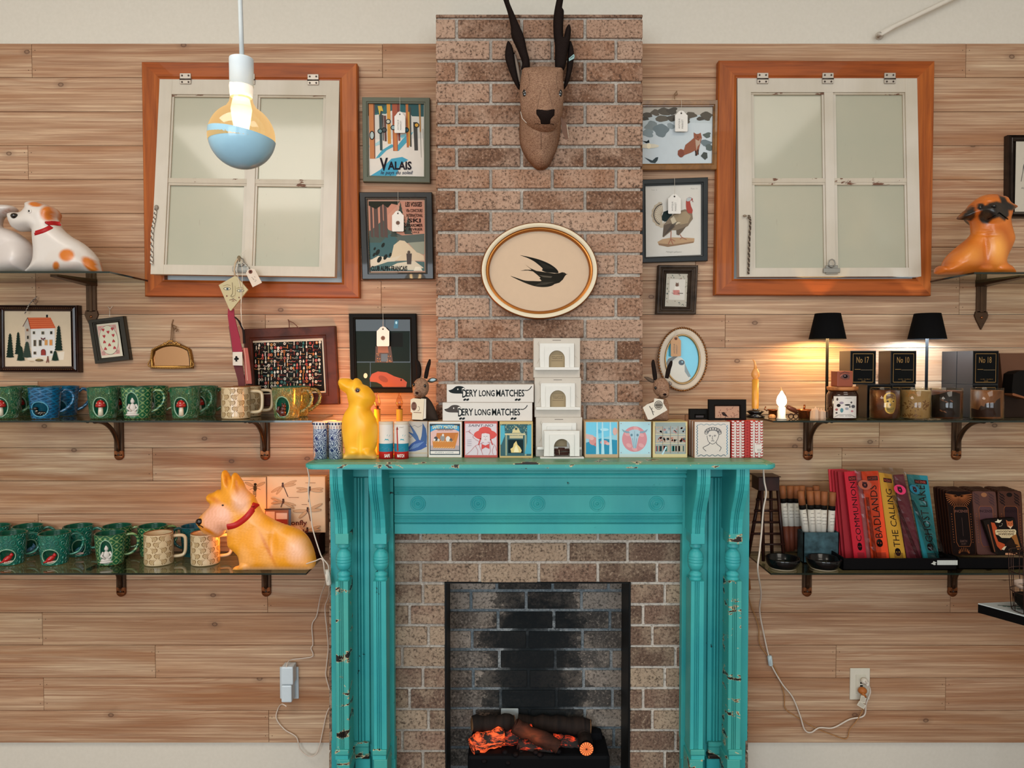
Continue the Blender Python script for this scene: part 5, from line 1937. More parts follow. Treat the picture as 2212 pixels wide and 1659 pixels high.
def mug(name, label, mat, inner, niche=None, fig=None, handle='curl', hm=None, h=.104, straight=False, group=None):
    t = thing(name, label, 'mug', (0, 0, 0), group)
    rt = .0465 if straight else .049
    mb, R = mug_body(mat, inner, h, rt, .044 if straight else .039, niche, straight)
    mb.build('body', t)
    hb = MB()
    r = R(h * .8)
    if handle == 'curl':
        pts = [(r - .004, 0, .082), (r + .010, 0, .094), (r + .026, 0, .088), (r + .034, 0, .070), (r + .029, 0, .050), (r + .014, 0, .032), (r - .002, 0, .022), (r - .006, 0, .021)]
        rr = .0052
    elif handle == 'loop':
        pts = [(r - .005, 0, .088), (r + .014, 0, .094), (r + .032, 0, .084), (r + .037, 0, .062), (r + .028, 0, .038), (r + .010, 0, .026), (r - .008, 0, .024)]
        rr = .0050
    else:
        pts = [(r - .004, 0, .090), (r + .022, 0, .090), (r + .034, 0, .084), (r + .037, 0, .070), (r + .036, 0, .038), (r + .030, 0, .024), (r + .018, 0, .020), (r - .004, 0, .020)]
        rr = .0058
    L = smooth_line(pts, 5)
    hb.tube(L, [rr] * len(L), hm or mat, 10)
    if handle == 'curl' and mat in (G_BARK, G_BARK2):
        for i in range(0, len(L), 2):
            hb.ell(Vector(L[i]) + Vector((random.uniform(-.003, .003), random.uniform(-.004, .002), random.uniform(-.003, .003))), (.006, .005, .005), mat, 7)
    hb.build('handle', t)
    if niche:
        an, nz, nw, nh = niche
        nb = MB()
        # bowl behind the opening and a rolled rim
        rings, m = 6, 28
        v = []
        for i in range(rings + 1):
            q = i / rings * 1.08
            for k in range(m):
                a = an + nw * q * cos(2 * pi * k / m) / rt
                z = max(.006, nz + nh * q * sin(2 * pi * k / m))
                dep = .020 * max(0, 1 - q * q) ** .5 - .0002
                rr_ = R(z) - dep - .0008
                v.append((rr_ * sin(a), -rr_ * cos(a), z))
        f = [[i * m + k, (i + 1) * m + k, (i + 1) * m + (k + 1) % m, i * m + (k + 1) % m] for i in range(rings) for k in range(m)]
        nb.add(v, [g[::-1] for g in f], inner, True)
        pts = []
        for k in range(28):
            a = an + nw * 1.05 * cos(2 * pi * k / 28) / rt
            z = max(.008, nz + nh * 1.05 * sin(2 * pi * k / 28))
            pts.append(((R(z) + .0006) * sin(a), -(R(z) + .0006) * cos(a), z))
        nb.tube(pts, .0019, M('#7fa68a' if inner is G_IN else '#4c94ac', .2, coat=.5), 6, closed=True)
        no = nb.build('niche', t)
        if fig:
            rr_ = R(nz) - .006
            c = Vector((rr_ * sin(an), -rr_ * cos(an), nz - nh * .92))
            fig(c, no, nh * 2)
    return t


def f_toad(c, t, h):
    b = MB()
    WH, RD = M('#d9ccb4', .3, coat=.4), M('#9c1d1a', .25, coat=.5)
    b.lathe(c, [(0, 0), (.0085, 0), (.0075, h * .3), (.006, h * .55)], WH, 14)
    b.lathe(c, [(.004, h * .5), (.015, h * .46), (.0165, h * .54), (.012, h * .74), (.005, h * .84), (0, h * .86)], RD, 18)
    for k in range(7):
        a = k * 2 * pi / 7
        b.ell(c + Vector((.0125 * cos(a), .0125 * sin(a), h * .68)), (.0022, .0022, .0016), WH, 7)
    b.ell(c + Vector((0, -.004, h * .83)), (.0022, .002, .0016), WH, 7)
    b.build('toadstool', t)


def f_duck(c, t, h):
    b = MB()
    K = M('#14110f', .25, coat=.5)
    b.ell(c + Vector((.004, 0, .008)), (.018, .009, .008), K, 14)
    b.ell(c + Vector((-.010, -.001, .014)), (.005, .005, .010), K, 10)
    b.ell(c + Vector((-.012, -.002, .024)), (.0075, .006, .006), K, 12)
    b.ell(c + Vector((-.021, -.003, .023)), (.0055, .002, .0018), K, 8)
    for k in range(9):
        b.ell(c + Vector((-.004 + k * .0026, -.0086, .008 + .004 * sin(k * 2.2))), (.001, .0007, .001), '#c9bfa8', 5)
    b.ell(c + Vector((-.009, -.006, .017)), (.004, .002, .0012), '#c9bfa8', 6)
    b.build('duck_figure', t)


def f_seated(c, t, h):
    b = MB()
    W = M('#c9c2ba', .5)
    k = h / .071
    b.ell(c + Vector((0, -.001, .004 * k)), (.019 * k, .009, .005 * k), W, 14)
    b.ell(c + Vector((0, -.001, .010 * k)), (.016 * k, .009, .006 * k), W, 14)
    b.ell(c + Vector((0, 0, .024 * k)), (.009 * k, .006, .013 * k), W, 14)
    for s in (-1, 1):
        b.tube([c + Vector((s * .008 * k, -.001, .034 * k)), c + Vector((s * .0135 * k, -.004, .023 * k)), c + Vector((s * .004 * k, -.008, .014 * k))], [.0036 * k, .0032 * k, .003 * k], W, 8)
    b.ell(c + Vector((0, -.001, .043 * k)), (.0058 * k, .0055 * k, .0072 * k), W, 12)
    b.lathe(c, [(.0042 * k, .047 * k), (.0035 * k, .052 * k), (.0012 * k, .056 * k), (0, .060 * k)], W, 10)
    b.build('seated_figure', t)


def bird(colr):
    def f(c, t, h):
        b = MB()
        R_ = M(colr, .25, coat=.5)
        b.ell(c + Vector((.001, -.001, .014)), (.016, .008, .009), R_, 14, m2=Matrix.Rotation(-.6, 4, 'Y'))
        b.ell(c + Vector((.012, -.003, .025)), (.0065, .006, .0065), R_, 12)
        b.tube([c + Vector((.013, -.003, .029)), c + Vector((.010, -.003, .036))], [.004, .001], R_, 8)
        b.tube([c + Vector((-.008, -.001, .008)), c + Vector((-.020, -.001, .003))], [.005, .002], R_, 8)
        for i in range(5):
            b.ell(c + Vector((-.006 + i * .005, -.003, .003)), (.004, .004, .0035), '#c9a89c', 7)
        b.build('bird_figure', t)
    return f


def f_squirrel(c, t, h):
    b = MB()
    K = M('#4a1f18', .28, coat=.5)
    b.ell(c + Vector((0, 0, .012)), (.012, .008, .013), K, 12)
    b.ell(c + Vector((.001, -.002, .024)), (.009, .007, .009), K, 12)
    b.ell(c + Vector((.003, -.005, .034)), (.0075, .006, .0065), K, 12)
    b.ell(c + Vector((-.002, -.004, .041)), (.0022, .002, .004), K, 7)
    b.ell(c + Vector((.006, -.004, .041)), (.0022, .002, .004), K, 7)
    b.tube([c + Vector((-.008, .002, .006)), c + Vector((-.016, .002, .018)), c + Vector((-.013, .001, .030)), c + Vector((-.009, 0, .033))], [.004, .006, .005, .002], K, 8)
    for s in (-1, 1):
        b.ell(c + Vector((s * .007, -.006, .003)), (.005, .004, .003), K, 8)
        b.ell(c + Vector((.002 + s * .003, -.010, .022)), (.003, .004, .003), K, 8)
    b.build('squirrel_figure', t)


def cup(t, px, p, zs, rot=0.0):
    q = P(px, 900, p)
    t.location = (q.x, -p, zs + .0002)
    # niches were set out facing whoever stands before the fireplace
    t.rotation_euler = (0, 0, rot + atan2(-q.x, D - p))
    return t


NI = (-.34, .040, .0235, .031)
ARCH = (-.36, .048, .0205, .040)
OVAL = (-.40, .033, .0275, .0235)
FM, RM = .185, .062
GM = 'mugs on the middle shelf'
m_tree = mug('mug', 'green bark mug cut off by the left photo edge beside the blue mug', G_BARK, G_IN, NI, f_toad, group=GM)
cup(m_tree, 12, FM, ZML)
m_duck = mug('mug', 'bright blue wave-textured mug with black duck in an oval niche', G_WAVE, G_INB, OVAL, f_duck, group=GM)
cup(m_duck, 98, FM, ZML)
m_toad = dup(m_tree, 'green bark mug with red toadstool, between the blue and the lattice mug')
cup(m_toad, 224, FM, ZML, .12)
m_lat = mug('mug', 'green lattice-patterned mug with white seated figure on the middle shelf', G_LAT, G_IN, ARCH, f_seated, group=GM)
cup(m_lat, 297, FM, ZML)
m_toad2 = dup(m_tree, 'green bark mug with red toadstool, left of the cream fish-patterned mug')
cup(m_toad2, 401, FM, ZML)
m_sq = mug('mug', 'olive and brown glazed mug with squirrel in a green niche, last on the middle shelf', G_BARK2, G_IN, (-.34, .040, .0240, .033), f_squirrel, group=GM)
cup(m_sq, 620, FM, ZML)


def cream_mug():
    t = mug('mug', 'cream mug printed with leaping fish, on the middle shelf', CREAM, CREAM, handle='square', hm=CREAM, h=.105, straight=True, group=GM)
    k = .0466
    a = Art(fn=lambda x, y, h: Vector(((k + h) * sin(x), -(k + h) * cos(x), y)), step=.00006, rough=.3)
    r = random.Random(11)
    for row in range(5):
        for c in range(9):
            if c == 2 + 0 and False:
                continue
            x = -pi + c * .70 + (row % 2) * .33 + r.uniform(-.05, .05)
            y = .014 + row * .0195
            s = r.choice((-1, 1))
            B = []
            for dx, dy in ((-.004, -.010), (-.012, -.002), (-.013, .006), (-.008, .011), (-.002, .009), (.004, .012), (.012, .011), (.007, .006), (.004, .000), (.0055, -.006), (.002, -.011), (-.001, -.004)):
                B.append((x + s * dx / k * 1.0, y + dy * .85))
            a.k = 2
            a.poly(B, '#74552f', True)
            a.k = 4
            a.poly([(lerp(q[0], x - s * .002 / k, .22), lerp(q[1], y + .001, .22)) for q in B], '#b39970', True)
            a.k = 6
            for i in range(3):
                a.poly([(x + s * (-.009 + i * .003) / k, y - .001 + i * .003), (x + s * (-.001 + i * .003) / k, y + .001 + i * .003), (x + s * (-.001 + i * .003) / k, y + .0016 + i * .003)], '#5c4124', True)
    a.mb.build('printed_fish', t)
    return t


m_cr = cream_mug()
cup(m_cr, 510, FM, ZML)
for src, px, lab in ((m_tree, 52, 'green bark mug mostly hidden behind the mug at the left edge'), (m_duck, 138, 'blue wave mug directly behind the front duck mug'),
                     (m_toad, 262, 'dark green bark mug half hidden behind the middle toadstool mug'), (m_lat, 332, 'lattice mug hidden behind the front lattice mug of the middle shelf'),
                     (m_toad2, 440, 'bark mug behind the toadstool mug next to the cream mug'), (m_cr, 534, 'cream fish mug behind the front cream mug of the middle shelf'),
                     (m_sq, 640, 'brown glazed mug behind the squirrel mug')):
    cup(dup(src, lab), px, .088 if px > 500 else RM, ZML)
# lower shelf
FL_, RL = .160, .054
GL = 'mugs on the low shelf'
m_bird = mug('mug', 'teal leaf-patterned mug with red bird, whole in view on the low shelf', G_LEAF, G_IN, OVAL, bird('#a81414'), 'loop', group=GL)
cup(m_bird, 113, FL_, ZLL, .05)
cup(dup(m_bird, 'teal mug with red bird cut by the left photo edge on the low shelf'), 18, FL_, ZLL, .1)
m2 = mug('mug', 'green lattice mug with white seated figure on the low shelf', G_LAT, G_IN, ARCH, f_seated, 'loop', group=GL)
cup(m2, 234, FL_, ZLL, .05)
cup(dup(m_cr, 'cream fish mug standing clear on the low shelf beside the lattice mug', GL), 339, FL_, ZLL, -.05)
cup(dup(m_cr, 'cream fish mug under the terrier lamp muzzle', GL), 440, FL_, ZLL, .08)
m3 = mug('mug', 'teal leaf mug with blue bird niche, rear row between two front mugs', G_LEAF, G_IN, (.35, .036, .022, .026), bird('#5c8fae'), 'loop', group=GL)
cup(m3, 165, RL, ZLL, -.35)
cup(dup(m3, 'teal leaf mug in the rear row behind the two red bird mugs'), 55, RL, ZLL, -.2)
cup(dup(m2, 'green mug right behind the low shelf lattice mug'), 249, RL, ZLL, 0)
cup(dup(m2, 'dark green lattice mug behind the first cream mug of the low shelf'), 326, RL, ZLL, .3)
m4 = mug('mug', 'dark teal wave mug behind the cream mug next to the terrier lamp', G_TEAL, G_INB, handle='loop', group=GL)
cup(m4, 418, RL, ZLL, 2.6)
cup(dup(m3, 'teal leaf mug in the rear row at the very left photo edge'), -16, RL, ZLL, 2.8)
# ================================================================== MOULDED ANIMAL LAMPS
def basey(zs, p):
    h = zs - EYE
    # pixel row where a level zs is seen at depth p
    lo, hi = -500, 2500
    for _ in range(50):
        m = (lo + hi) / 2
        if P(CX, m, p).z > zs:
            lo = m
        else:
            hi = m
    return lo


def prep(z, pts, ymax):
    q = Zq(z, pts)
    return [(x, min(y, ymax)) for x, y in q]


def lc(h):
    return lin(h)


PLW = attr_mat('white_moulded_plastic', .42, 0.0, .25)
PLY = attr_mat('lit_yellow_plastic', .45, 0.20, .15, bump=.5, bsc=(1, 1, 2.2))
PLR = attr_mat('lit_amber_plastic', .45, 0.24, .15)
PLO = attr_mat('faintly_lit_amber_plastic', .38, 0.16, .3, bump=.4)


def el(x, y, cx, cy, rx, ry, rot=0.0):
    dx, dy = x - cx, y - cy
    u = dx * cos(rot) + dy * sin(rot)
    v = -dx * sin(rot) + dy * cos(rot)
    return sqrt((u / rx) ** 2 + (v / ry) ** 2)


def eyeball(mb, surf, z, x, y, r, rings):
    for k, (f, c) in enumerate(rings):
        q = surf(z[0] + x / z[2], z[1] + y / z[2], 0)
        rr = r * f / z[2] * S(.2)
        mb.ell(q + Vector((0, -.0004 - k * rr * .12, 0)), (rr, rr * .35, rr), M(c, .1, coat=.6), 14)


def band(mb, surf, z, pts, w, mat):
    """strap laid over the front of a figure"""
    L = smooth_line(pts, 8)
    v = []
    for i, (x, y) in enumerate(L):
        x2, y2 = L[min(i + 1, len(L) - 1)]
        x1, y1 = L[max(i - 1, 0)]
        l = math.hypot(x2 - x1, y2 - y1)
        nx, ny = -(y2 - y1) / l * w / 2, (x2 - x1) / l * w / 2
        for s_ in (-1, -.5, 0, .5, 1):
            v.append(surf(z[0] + (x + nx * s_) / z[2], z[1] + (y + ny * s_) / z[2], .0035 if abs(s_) < 1 else .0002))
    n = 5
    mb.add(v, [[i * n + k, i * n + k + 1, (i + 1) * n + k + 1, (i + 1) * n + k] for i in range(len(L) - 1) for k in range(n - 1)], mat, True)


# ---- white puppy
z = Z1 = (0, 380, 3.072)
yb = basey(ZTL, .225)
t = thing('dog_lamp', 'white puppy figure lamp with orange patches and red collar on the high left shelf', 'lamp', P(140, yb, .225))
ol = prep(z, [(75, 250), (100, 243), (140, 243), (165, 235), (185, 212), (183, 190), (205, 172), (245, 170), (285, 182), (330, 198), (362, 212), (380, 245), (374, 280), (388, 305), (405, 345), (470, 400),
              (540, 440), (600, 490), (645, 550), (665, 610), (662, 660), (560, 660), (420, 660), (300, 660), (185, 660), (190, 625), (215, 600), (235, 560), (240, 500), (235, 440), (232, 395), (228, 365), (190, 368), (140, 370), (100, 350), (78, 310), (70, 275)], yb)


def cw(px, py):
    x, y = (px - z[0]) * z[2], (py - z[1]) * z[2]
    c = lc('#cbc3bb')
    o = lc('#c06a1c')
    for cx_, cy_, rx, ry, ro in ((322, 248, 60, 55, .3), (235, 188, 50, 18, .1), (442, 526, 54, 44, 0), (372, 597, 24, 32, 0), (600, 590, 76, 38, .75)):
        d = el(x, y, cx_, cy_, rx, ry, ro)
        c = mixc(o, c, (d - .75) / .35)
    return c


o, sf = inflate('body', ol, .225, .048, 26, PLW, cw, [(Zq(z, [(430, 580)])[0][0], Zq(z, [(430, 580)])[0][1], 46, 36, .018), (105, 460, 20, 20, .012), (52, 480, 26, 18, .006)], 3.0, t)
b = MB()
band(b, sf, z, [(228, 382), (290, 362), (350, 335), (404, 314)], 30, M('#a3181c', .4))
b.build('collar', t)
b = MB()
q = sf(*Zq(z, [(97, 266)])[0])
b.ell(q, (.0115, .012, .0095), M('#1a1412', .15, coat=.6), 14)
b.build('nose', t)
b = MB()
eyeball(b, sf, z, 196, 234, 11, ((1.3, '#cfc8c0'), (1, '#141110'), (.35, '#d8d8d8')))
b.build('eye', t)
# ---- white rabbit cut by the frame
t = thing('rabbit_lamp', 'plain white rabbit figure lamp partly cut by the left photo edge', 'lamp', P(0, yb, .2))
ol = prep(z, [(-120, 680), (-150, 500), (-130, 350), (-110, 260), (-80, 215), (-30, 195), (50, 192), (98, 207), (97, 235), (60, 262), (8, 278), (0, 330), (50, 352), (120, 380), (180, 428), (218, 490), (226, 560), (200, 630), (180, 680), (20, 680)], basey(ZTL + .004, .2))
pk = lambda px, py: mixc(lc('#b98f7c'), lc('#c9c0ba'), el((px) * 3.072, (py - 380) * 3.072, 55, 235, 40, 16, -.3) - .6)
o, sf = inflate('body', ol, .2, .048, 26, PLW, pk, [(25, 560, 40, 40, .02)], 3.4, t)
# ---- terrier lamp
z = (360, 1000, 5.184)
pc = .232
yb = basey(ZLL, pc)
t = thing('dog_lamp', 'glowing orange terrier dog lamp with red collar at the end of the low shelf', 'lamp', P(570, yb, pc))
ol = prep(z, [(615, 290), (618, 200), (622, 120), (640, 82), (665, 90), (710, 150), (728, 178), (737, 130), (760, 108), (790, 125), (830, 180), (860, 230), (885, 290), (940, 340), (985, 380), (1000, 420), (1028, 470), (1080, 560),
              (1180, 630), (1300, 680), (1420, 720), (1520, 770), (1590, 850), (1640, 960), (1668, 1060), (1672, 1110), (1650, 1170), (1590, 1260), (1400, 1260), (1200, 1260), (1000, 1260), (850, 1260), (790, 1245), (750, 1215), (745, 1180), (770, 1160),
              (820, 1140), (815, 1080), (800, 1030), (750, 980), (695, 930), (685, 850), (680, 750), (640, 795), (570, 835), (510, 812), (440, 790), (400, 750), (352, 690), (338, 655), (370, 605), (430, 540), (495, 465), (462, 425), (450, 385), (465, 350),
              (520, 330), (570, 300)], yb)
rt_ = random.Random(2)
blots = [(rt_.uniform(700, 1650), rt_.uniform(500, 1200), rt_.uniform(60, 160), rt_.uniform(30, 90), rt_.uniform(0, 3)) for _ in range(26)]


def cs(px, py):
    x, y = (px - 360) * 5.184, (py - 1000) * 5.184
    c = lc('#dd901f')
    for b_ in blots:
        c = mixc(lc('#e29c4c'), c, el(x, y, *b_) - .2)
    c = mixc(lc('#dea183'), c, (el(x, y, 560, 640, 170, 190, .5) - .75) * 2.5)
    c = mixc(lc('#e0a988'), c, (el(x, y, 830, 420, 110, 160, 0) - .5) * 1.5)
    c = mixc(lc('#e3ab84'), c, (el(x, y, 1460, 980, 130, 160, 0) - .4) * 1.2)
    c = mixc(lc('#e6b78c'), c, (abs(y - 1215) / 60) if x > 850 else 1)
    c = mixc(lc('#b5640c'), c, el(x, y, 668, 200, 22, 85, -.1) - .35)  # ear hollows: shading painted into the colour as darker orange
    c = mixc(lc('#b5640c'), c, el(x, y, 782, 250, 24, 100, -.1) - .35)
    c = mixc(lc('#c4700f'), c, el(x, y, 470, 765, 110, 26, .5) - .4)
    c = mixc(lc('#c4700f'), c, el(x, y, 1130, 960, 22, 200, -.45) - .4)
    c = mixc(lc('#c4700f'), c, el(x, y, 540, 415, 80, 30, .5) - .4)
    fur = .5 + .5 * sin(x * .16 + y * .07 + 2 * sin(y * .05))
    c = mixc(c, lc('#b96f1c'), (.2 if x < 760 and y > 450 else .15) * fur)
    return c


B = lambda x, y, rx, ry, a_: (z[0] + x / z[2], z[1] + y / z[2], rx / z[2], ry / z[2], a_)
o, sf = inflate('body', ol, pc, .040, 26, PLY, cs, [B(1400, 1000, 300, 270, .012), B(980, 1000, 200, 280, .010), B(560, 640, 230, 220, .012), B(760, 400, 160, 160, .008), B(830, 1190, 120, 70, .012),
                                                    B(1190, 900, 60, 200, -.006), B(680, 180, 30, 90, -.006), B(770, 230, 30, 110, -.006)], 2.6, t)
b = MB()
band(b, sf, z, [(678, 718), (780, 690), (900, 600), (1018, 448)], 66, M('#b5201c', .4))
b.build('collar', t)
b = MB()
b.ell(sf(*Zq(z, [(368, 658)])[0]), (.0125, .011, .0105), M('#1c1010', .15, coat=.6), 14)
b.build('nose', t)
b = MB()
b.ell(sf(*Zq(z, [(628, 474)])[0]), (.004, .002, .003), M('#241008', .1, coat=.6), 12)
b.tube([sf(*Zq(z, [q])[0], .001) for q in smooth_line([(352, 695), (385, 705), (410, 722)], 4)], .0016, M('#241008', .5), 6)
b.build('eye', t)
# ---- yellow rabbit lamp on the mantel
z = (660, 740, 5.927)
pc = .325
yb = basey(ZM, pc)
t = thing('rabbit_lamp', 'glowing yellow rabbit lamp sitting on the left end of the mantel', 'lamp', P(778, yb, pc))
ol = prep(z, [(425, 540), (420, 500), (435, 468), (480, 455), (560, 460), (605, 478), (630, 460), (670, 458), (710, 490), (730, 530), (800, 560), (860, 620), (890, 680), (895, 730), (872, 790), (840, 830), (832, 860), (860, 900),
              (900, 970), (925, 1060), (930, 1150), (925, 1230), (908, 1330), (885, 1380), (905, 1420), (902, 1500), (780, 1500), (640, 1500), (500, 1500), (490, 1440), (508, 1390), (490, 1300), (475, 1200), (465, 1100), (470, 990), (500, 900),
              (540, 840), (555, 790), (540, 720), (528, 660), (500, 640), (450, 600)], yb)


def cr(px, py):
    x, y = (px - 660) * 5.927, (py - 740) * 5.927
    c = mixc(lc('#dd9a12'), lc('#e5a824'), .5 + .5 * sin(x * .02 + y * .013) * cos(y * .011))
    c = mixc(lc('#e0912a'), c, el(x, y, 855, 670, 40, 40) - .2)
    c = mixc(lc('#e7b83a'), c, el(x, y, 695, 1280, 40, 160) - .3)
    c = mixc(lc('#e3b56a'), c, abs(y - 1470) / 45)
    c = mixc(lc('#6a3208'), c, (el(x, y, 664, 612, 38, 38) - .8) * 5)
    return c


o, sf = inflate('body', ol, pc, .042, 24, PLR, cr, [B(700, 660, 180, 170, .010), B(690, 1050, 220, 330, .012), B(600, 1420, 90, 70, .014), B(800, 1420, 90, 70, .014), B(697, 1300, 26, 200, -.006)], 2.4, t)
b = MB()
eyeball(b, sf, z, 668, 615, 24, ((1.05, '#c9b48c'), (.95, '#260d06'), (.3, '#e8e0d8')))
b.build('eye', t)
# ---- pug lamp
z = (1960, 250, 3.53)
pc = .215
yb = basey(ZTR, pc)
t = thing('dog_lamp', 'orange pug figure lamp with black muzzle on the high right shelf', 'lamp', P(2120, yb, pc))
ol = prep(z, [(222, 1165), (240, 1145), (280, 1145), (290, 1110), (330, 1050), (400, 985), (450, 945), (495, 900), (500, 850), (482, 797), (420, 795), (393, 775), (430, 730), (480, 690), (500, 660), (560, 615), (630, 600), (700, 610), (740, 625), (762, 660),
              (815, 690), (822, 708), (790, 722), (778, 760), (768, 800), (776, 850), (790, 900), (798, 950), (772, 1020), (742, 1080), (738, 1120), (780, 1150), (804, 1215), (700, 1240), (540, 1240), (400, 1240), (300, 1240), (238, 1240), (222, 1195)], yb)


def cp_(px, py):
    x, y = (px - 1960) * 3.53, (py - 250) * 3.53
    c = mixc(lc('#a64f14'), lc('#c87024'), .5 + .5 * sin(x * .02) * cos(y * .017))
    c = mixc(lc('#dd9440'), c, el(x, y, 690, 1010, 70, 120) - .3)
    c = mixc(lc('#c87a2c'), c, el(x, y, 500, 1060, 90, 80) - .3)
    k_ = lc('#120c0a')
    c = mixc(k_, c, (el(x, y, 562, 695, 32, 30) - .85) * 4)
    for m_ in ([(540, 760), (575, 705), (620, 665), (680, 652), (735, 665), (772, 700), (776, 760), (742, 802), (700, 775), (650, 790), (612, 826), (568, 820), (548, 795)],
               [(385, 780), (430, 725), (480, 685), (520, 700), (518, 775), (480, 805), (415, 805)], [(695, 605), (745, 620), (765, 655), (830, 690), (820, 720), (775, 725), (745, 695), (715, 665)]):
        d = seg_dist(x, y, m_) * (1 if inside(x, y, m_) else -1)
        c = mixc(c, k_, .5 + d / 14)
    return c


o, sf = inflate('body', ol, pc, .046, 26, PLO, cp_, [B(670, 740, 110, 90, .022), B(600, 680, 160, 120, .012), B(470, 1080, 180, 140, .014), B(690, 980, 110, 180, .014), B(600, 1180, 70, 40, .01), B(740, 1180, 70, 40, .012),
                                                     B(600, 1010, 26, 130, -.006), B(560, 880, 110, 14, -.005), B(620, 910, 110, 14, -.005), B(600, 635, 60, 9, -.004), B(610, 655, 60, 8, -.004)], 2.6, t)
b = MB()
eyeball(b, sf, z, 562, 697, 14, ((1, '#0d0908'), (.3, '#8a8078')))
b.build('eye', t)
b = MB()
b.ell(sf(*Zq(z, [(660, 690)])[0], .002), (.009, .006, .006), M('#0b0909', .2, coat=.6), 12)
for q in (((700, 740), (660, 765), (610, 790)), ((700, 740), (740, 770), (765, 790))):
    b.tube([sf(*Zq(z, [k])[0], .001) for k in q], .0015, M('#050404', .3), 6)
b.build('muzzle', t)


def plight(name, loc, e, col, r=.02):
    l = bpy.data.lights.new(name, 'POINT')
    l.energy, l.color, l.shadow_soft_size = e, col, r
    o = bpy.data.objects.new(name, l)
    o.location = loc
    C.objects.link(o)


# the bulbs' light leaves the open backs of the two lit lamps and falls on the planks
plight('rabbit_lamp_light', P(772, 885, .25), 3.0, (1, .34, .03), .03)
plight('terrier_lamp_light', P(515, 1150, .13), 1.0, (1, .34, .03), .03)

# ================================================================== STAG TROPHY AND THE TWO FELT ANIMALS
FELT = NT('brown_marl_felt')
_n = FELT.noise(FELT.coord((1, 1, 4)), 180.0, 4.0, .7)
FELT.set(Base_Color=FELT.mix(FELT.ramp(_n, [(.4, 0.0), (.6, 1.0)]), '#6f5040', '#a3826a'), Roughness=.95, Specular_IOR_Level=.1)
FELT.bump(_n, .3, .001)
FELT = FELT.mat
BLKF = NT('black_felt')
_n = BLKF.noise(BLKF.coord(), 300.0, 3.0)
BLKF.set(Base_Color=BLKF.mix(_n, '#120e0d', '#2c2320'), Roughness=1.0, Specular_IOR_Level=.03)
BLKF = BLKF.mat
z = (1060, 0, 4.1477)
B = lambda x, y, rx, ry, a_: (z[0] + x / z[2], z[1] + y / z[2], rx / z[2], ry / z[2], a_)
w1 = lambda x, y: (1, 1, 1, 1)
t = thing('stag_head_trophy', 'stuffed felt antelope head with tall black horns mounted on the brick chimney', 'trophy', P(1168, 366, PCH))
pcn = PCH + .012
inflate('neck', Zq(z, [(262, 1000), (258, 1100), (255, 1200), (270, 1320), (320, 1420), (390, 1505), (450, 1524), (510, 1502), (555, 1425), (604, 1300), (628, 1150), (625, 1000), (560, 940), (330, 940)]), pcn, .075, 34, FELT, w1,
        [B(450, 1150, 160, 200, .02)], 4.0, t, 4, .1)
o, sf = inflate('head', Zq(z, [(278, 650), (285, 622), (350, 612), (460, 604), (580, 612), (645, 625), (647, 700), (656, 800), (652, 900), (640, 1000), (615, 1090), (560, 1165), (470, 1192), (385, 1160), (305, 1080), (272, 1000), (262, 900), (260, 800), (270, 700)]),
                PCH + .10, .050, 40, FELT, w1, [B(487, 1010, 170, 210, .030), B(460, 760, 190, 150, .008), B(305, 835, 40, 50, -.006), B(622, 835, 40, 50, -.006)], 3.0, t, 4, 1.8)
b = MB()
patch(b, sf, Zq(z, smooth_line([(408, 990), (415, 982), (460, 984), (500, 990), (540, 982), (572, 980), (572, 1005), (570, 1035), (545, 1060), (533, 1085), (530, 1122), (490, 1130), (450, 1126), (446, 1085), (425, 1045), (410, 1025)], 2, True)), BLKF, .0035)
b.tube([sf(*Zq(z, [q])[0], .001) for q in ((395, 1128), (420, 1122), (446, 1124))], .0012, M('#241613', .8), 5)
b.tube([sf(*Zq(z, [q])[0], .001) for q in ((530, 1124), (550, 1122), (562, 1126))], .0012, M('#241613', .8), 5)
b.build('nose', t)
for ex in (306, 621):
    b = MB()
    q = sf(*Zq(z, [(ex, 834)])[0], 0)
    b.ell(q, (.0075, .005, .0125), M('#0c0a0a', .08, coat=.8), 16)
    b.ell(q + Vector((.001, -.0048, .003)), (.0012, .0008, .0012), '#e6e2dc', 8)
    b.build('eye', t)
for L_ in (((450, 1170), (452, 1300), (450, 1520)), ((450, 800), (430, 900), (415, 985)), ((510, 790), (535, 880), (555, 960)), ((330, 640), (350, 740), (320, 800)), ((600, 640), (590, 720), (600, 800))):
    b = MB()
    if L_[0][1] > 1100:
        b.tube([P(*Zq(z, [q])[0], pcn + .075 + (.0205 if q[1] < 1200 else (.012 if q[1] < 1400 else -.06))) for q in L_], .0006, '#4a352b', 4)
    else:
        b.tube([sf(*Zq(z, [q])[0], .0002) for q in smooth_line(L_, 6)], .0005, '#5c4436', 4)
    b.build('seam', t)
inflate('horn', Zq(z, [(100, -60), (110, -10), (150, 110), (178, 235), (186, 330), (235, 440), (280, 560), (275, 625), (345, 620), (348, 540), (325, 450), (300, 330), (262, 240), (205, 110), (168, 20), (148, -60)]), PCH + .05, .020, 9, BLKF, w1, (), 2.6, t)
inflate('horn', Zq(z, [(610, -60), (585, 20), (562, 160), (562, 300), (575, 420), (580, 620), (640, 630), (668, 600), (690, 470), (716, 320), (716, 240), (695, 222), (672, 260), (652, 340), (650, 220), (656, 100), (640, 75), (650, 0), (660, -60)]), PCH + .05, .020, 9, BLKF, w1, (), 2.6, t)
inflate('ear', Zq(z, [(155, 366), (185, 400), (205, 460), (215, 540), (240, 680), (264, 790), (244, 797), (200, 720), (152, 600), (128, 510), (136, 420)]), PCH + .04, .012, 7, BLKF, w1, (), 2.6, t)
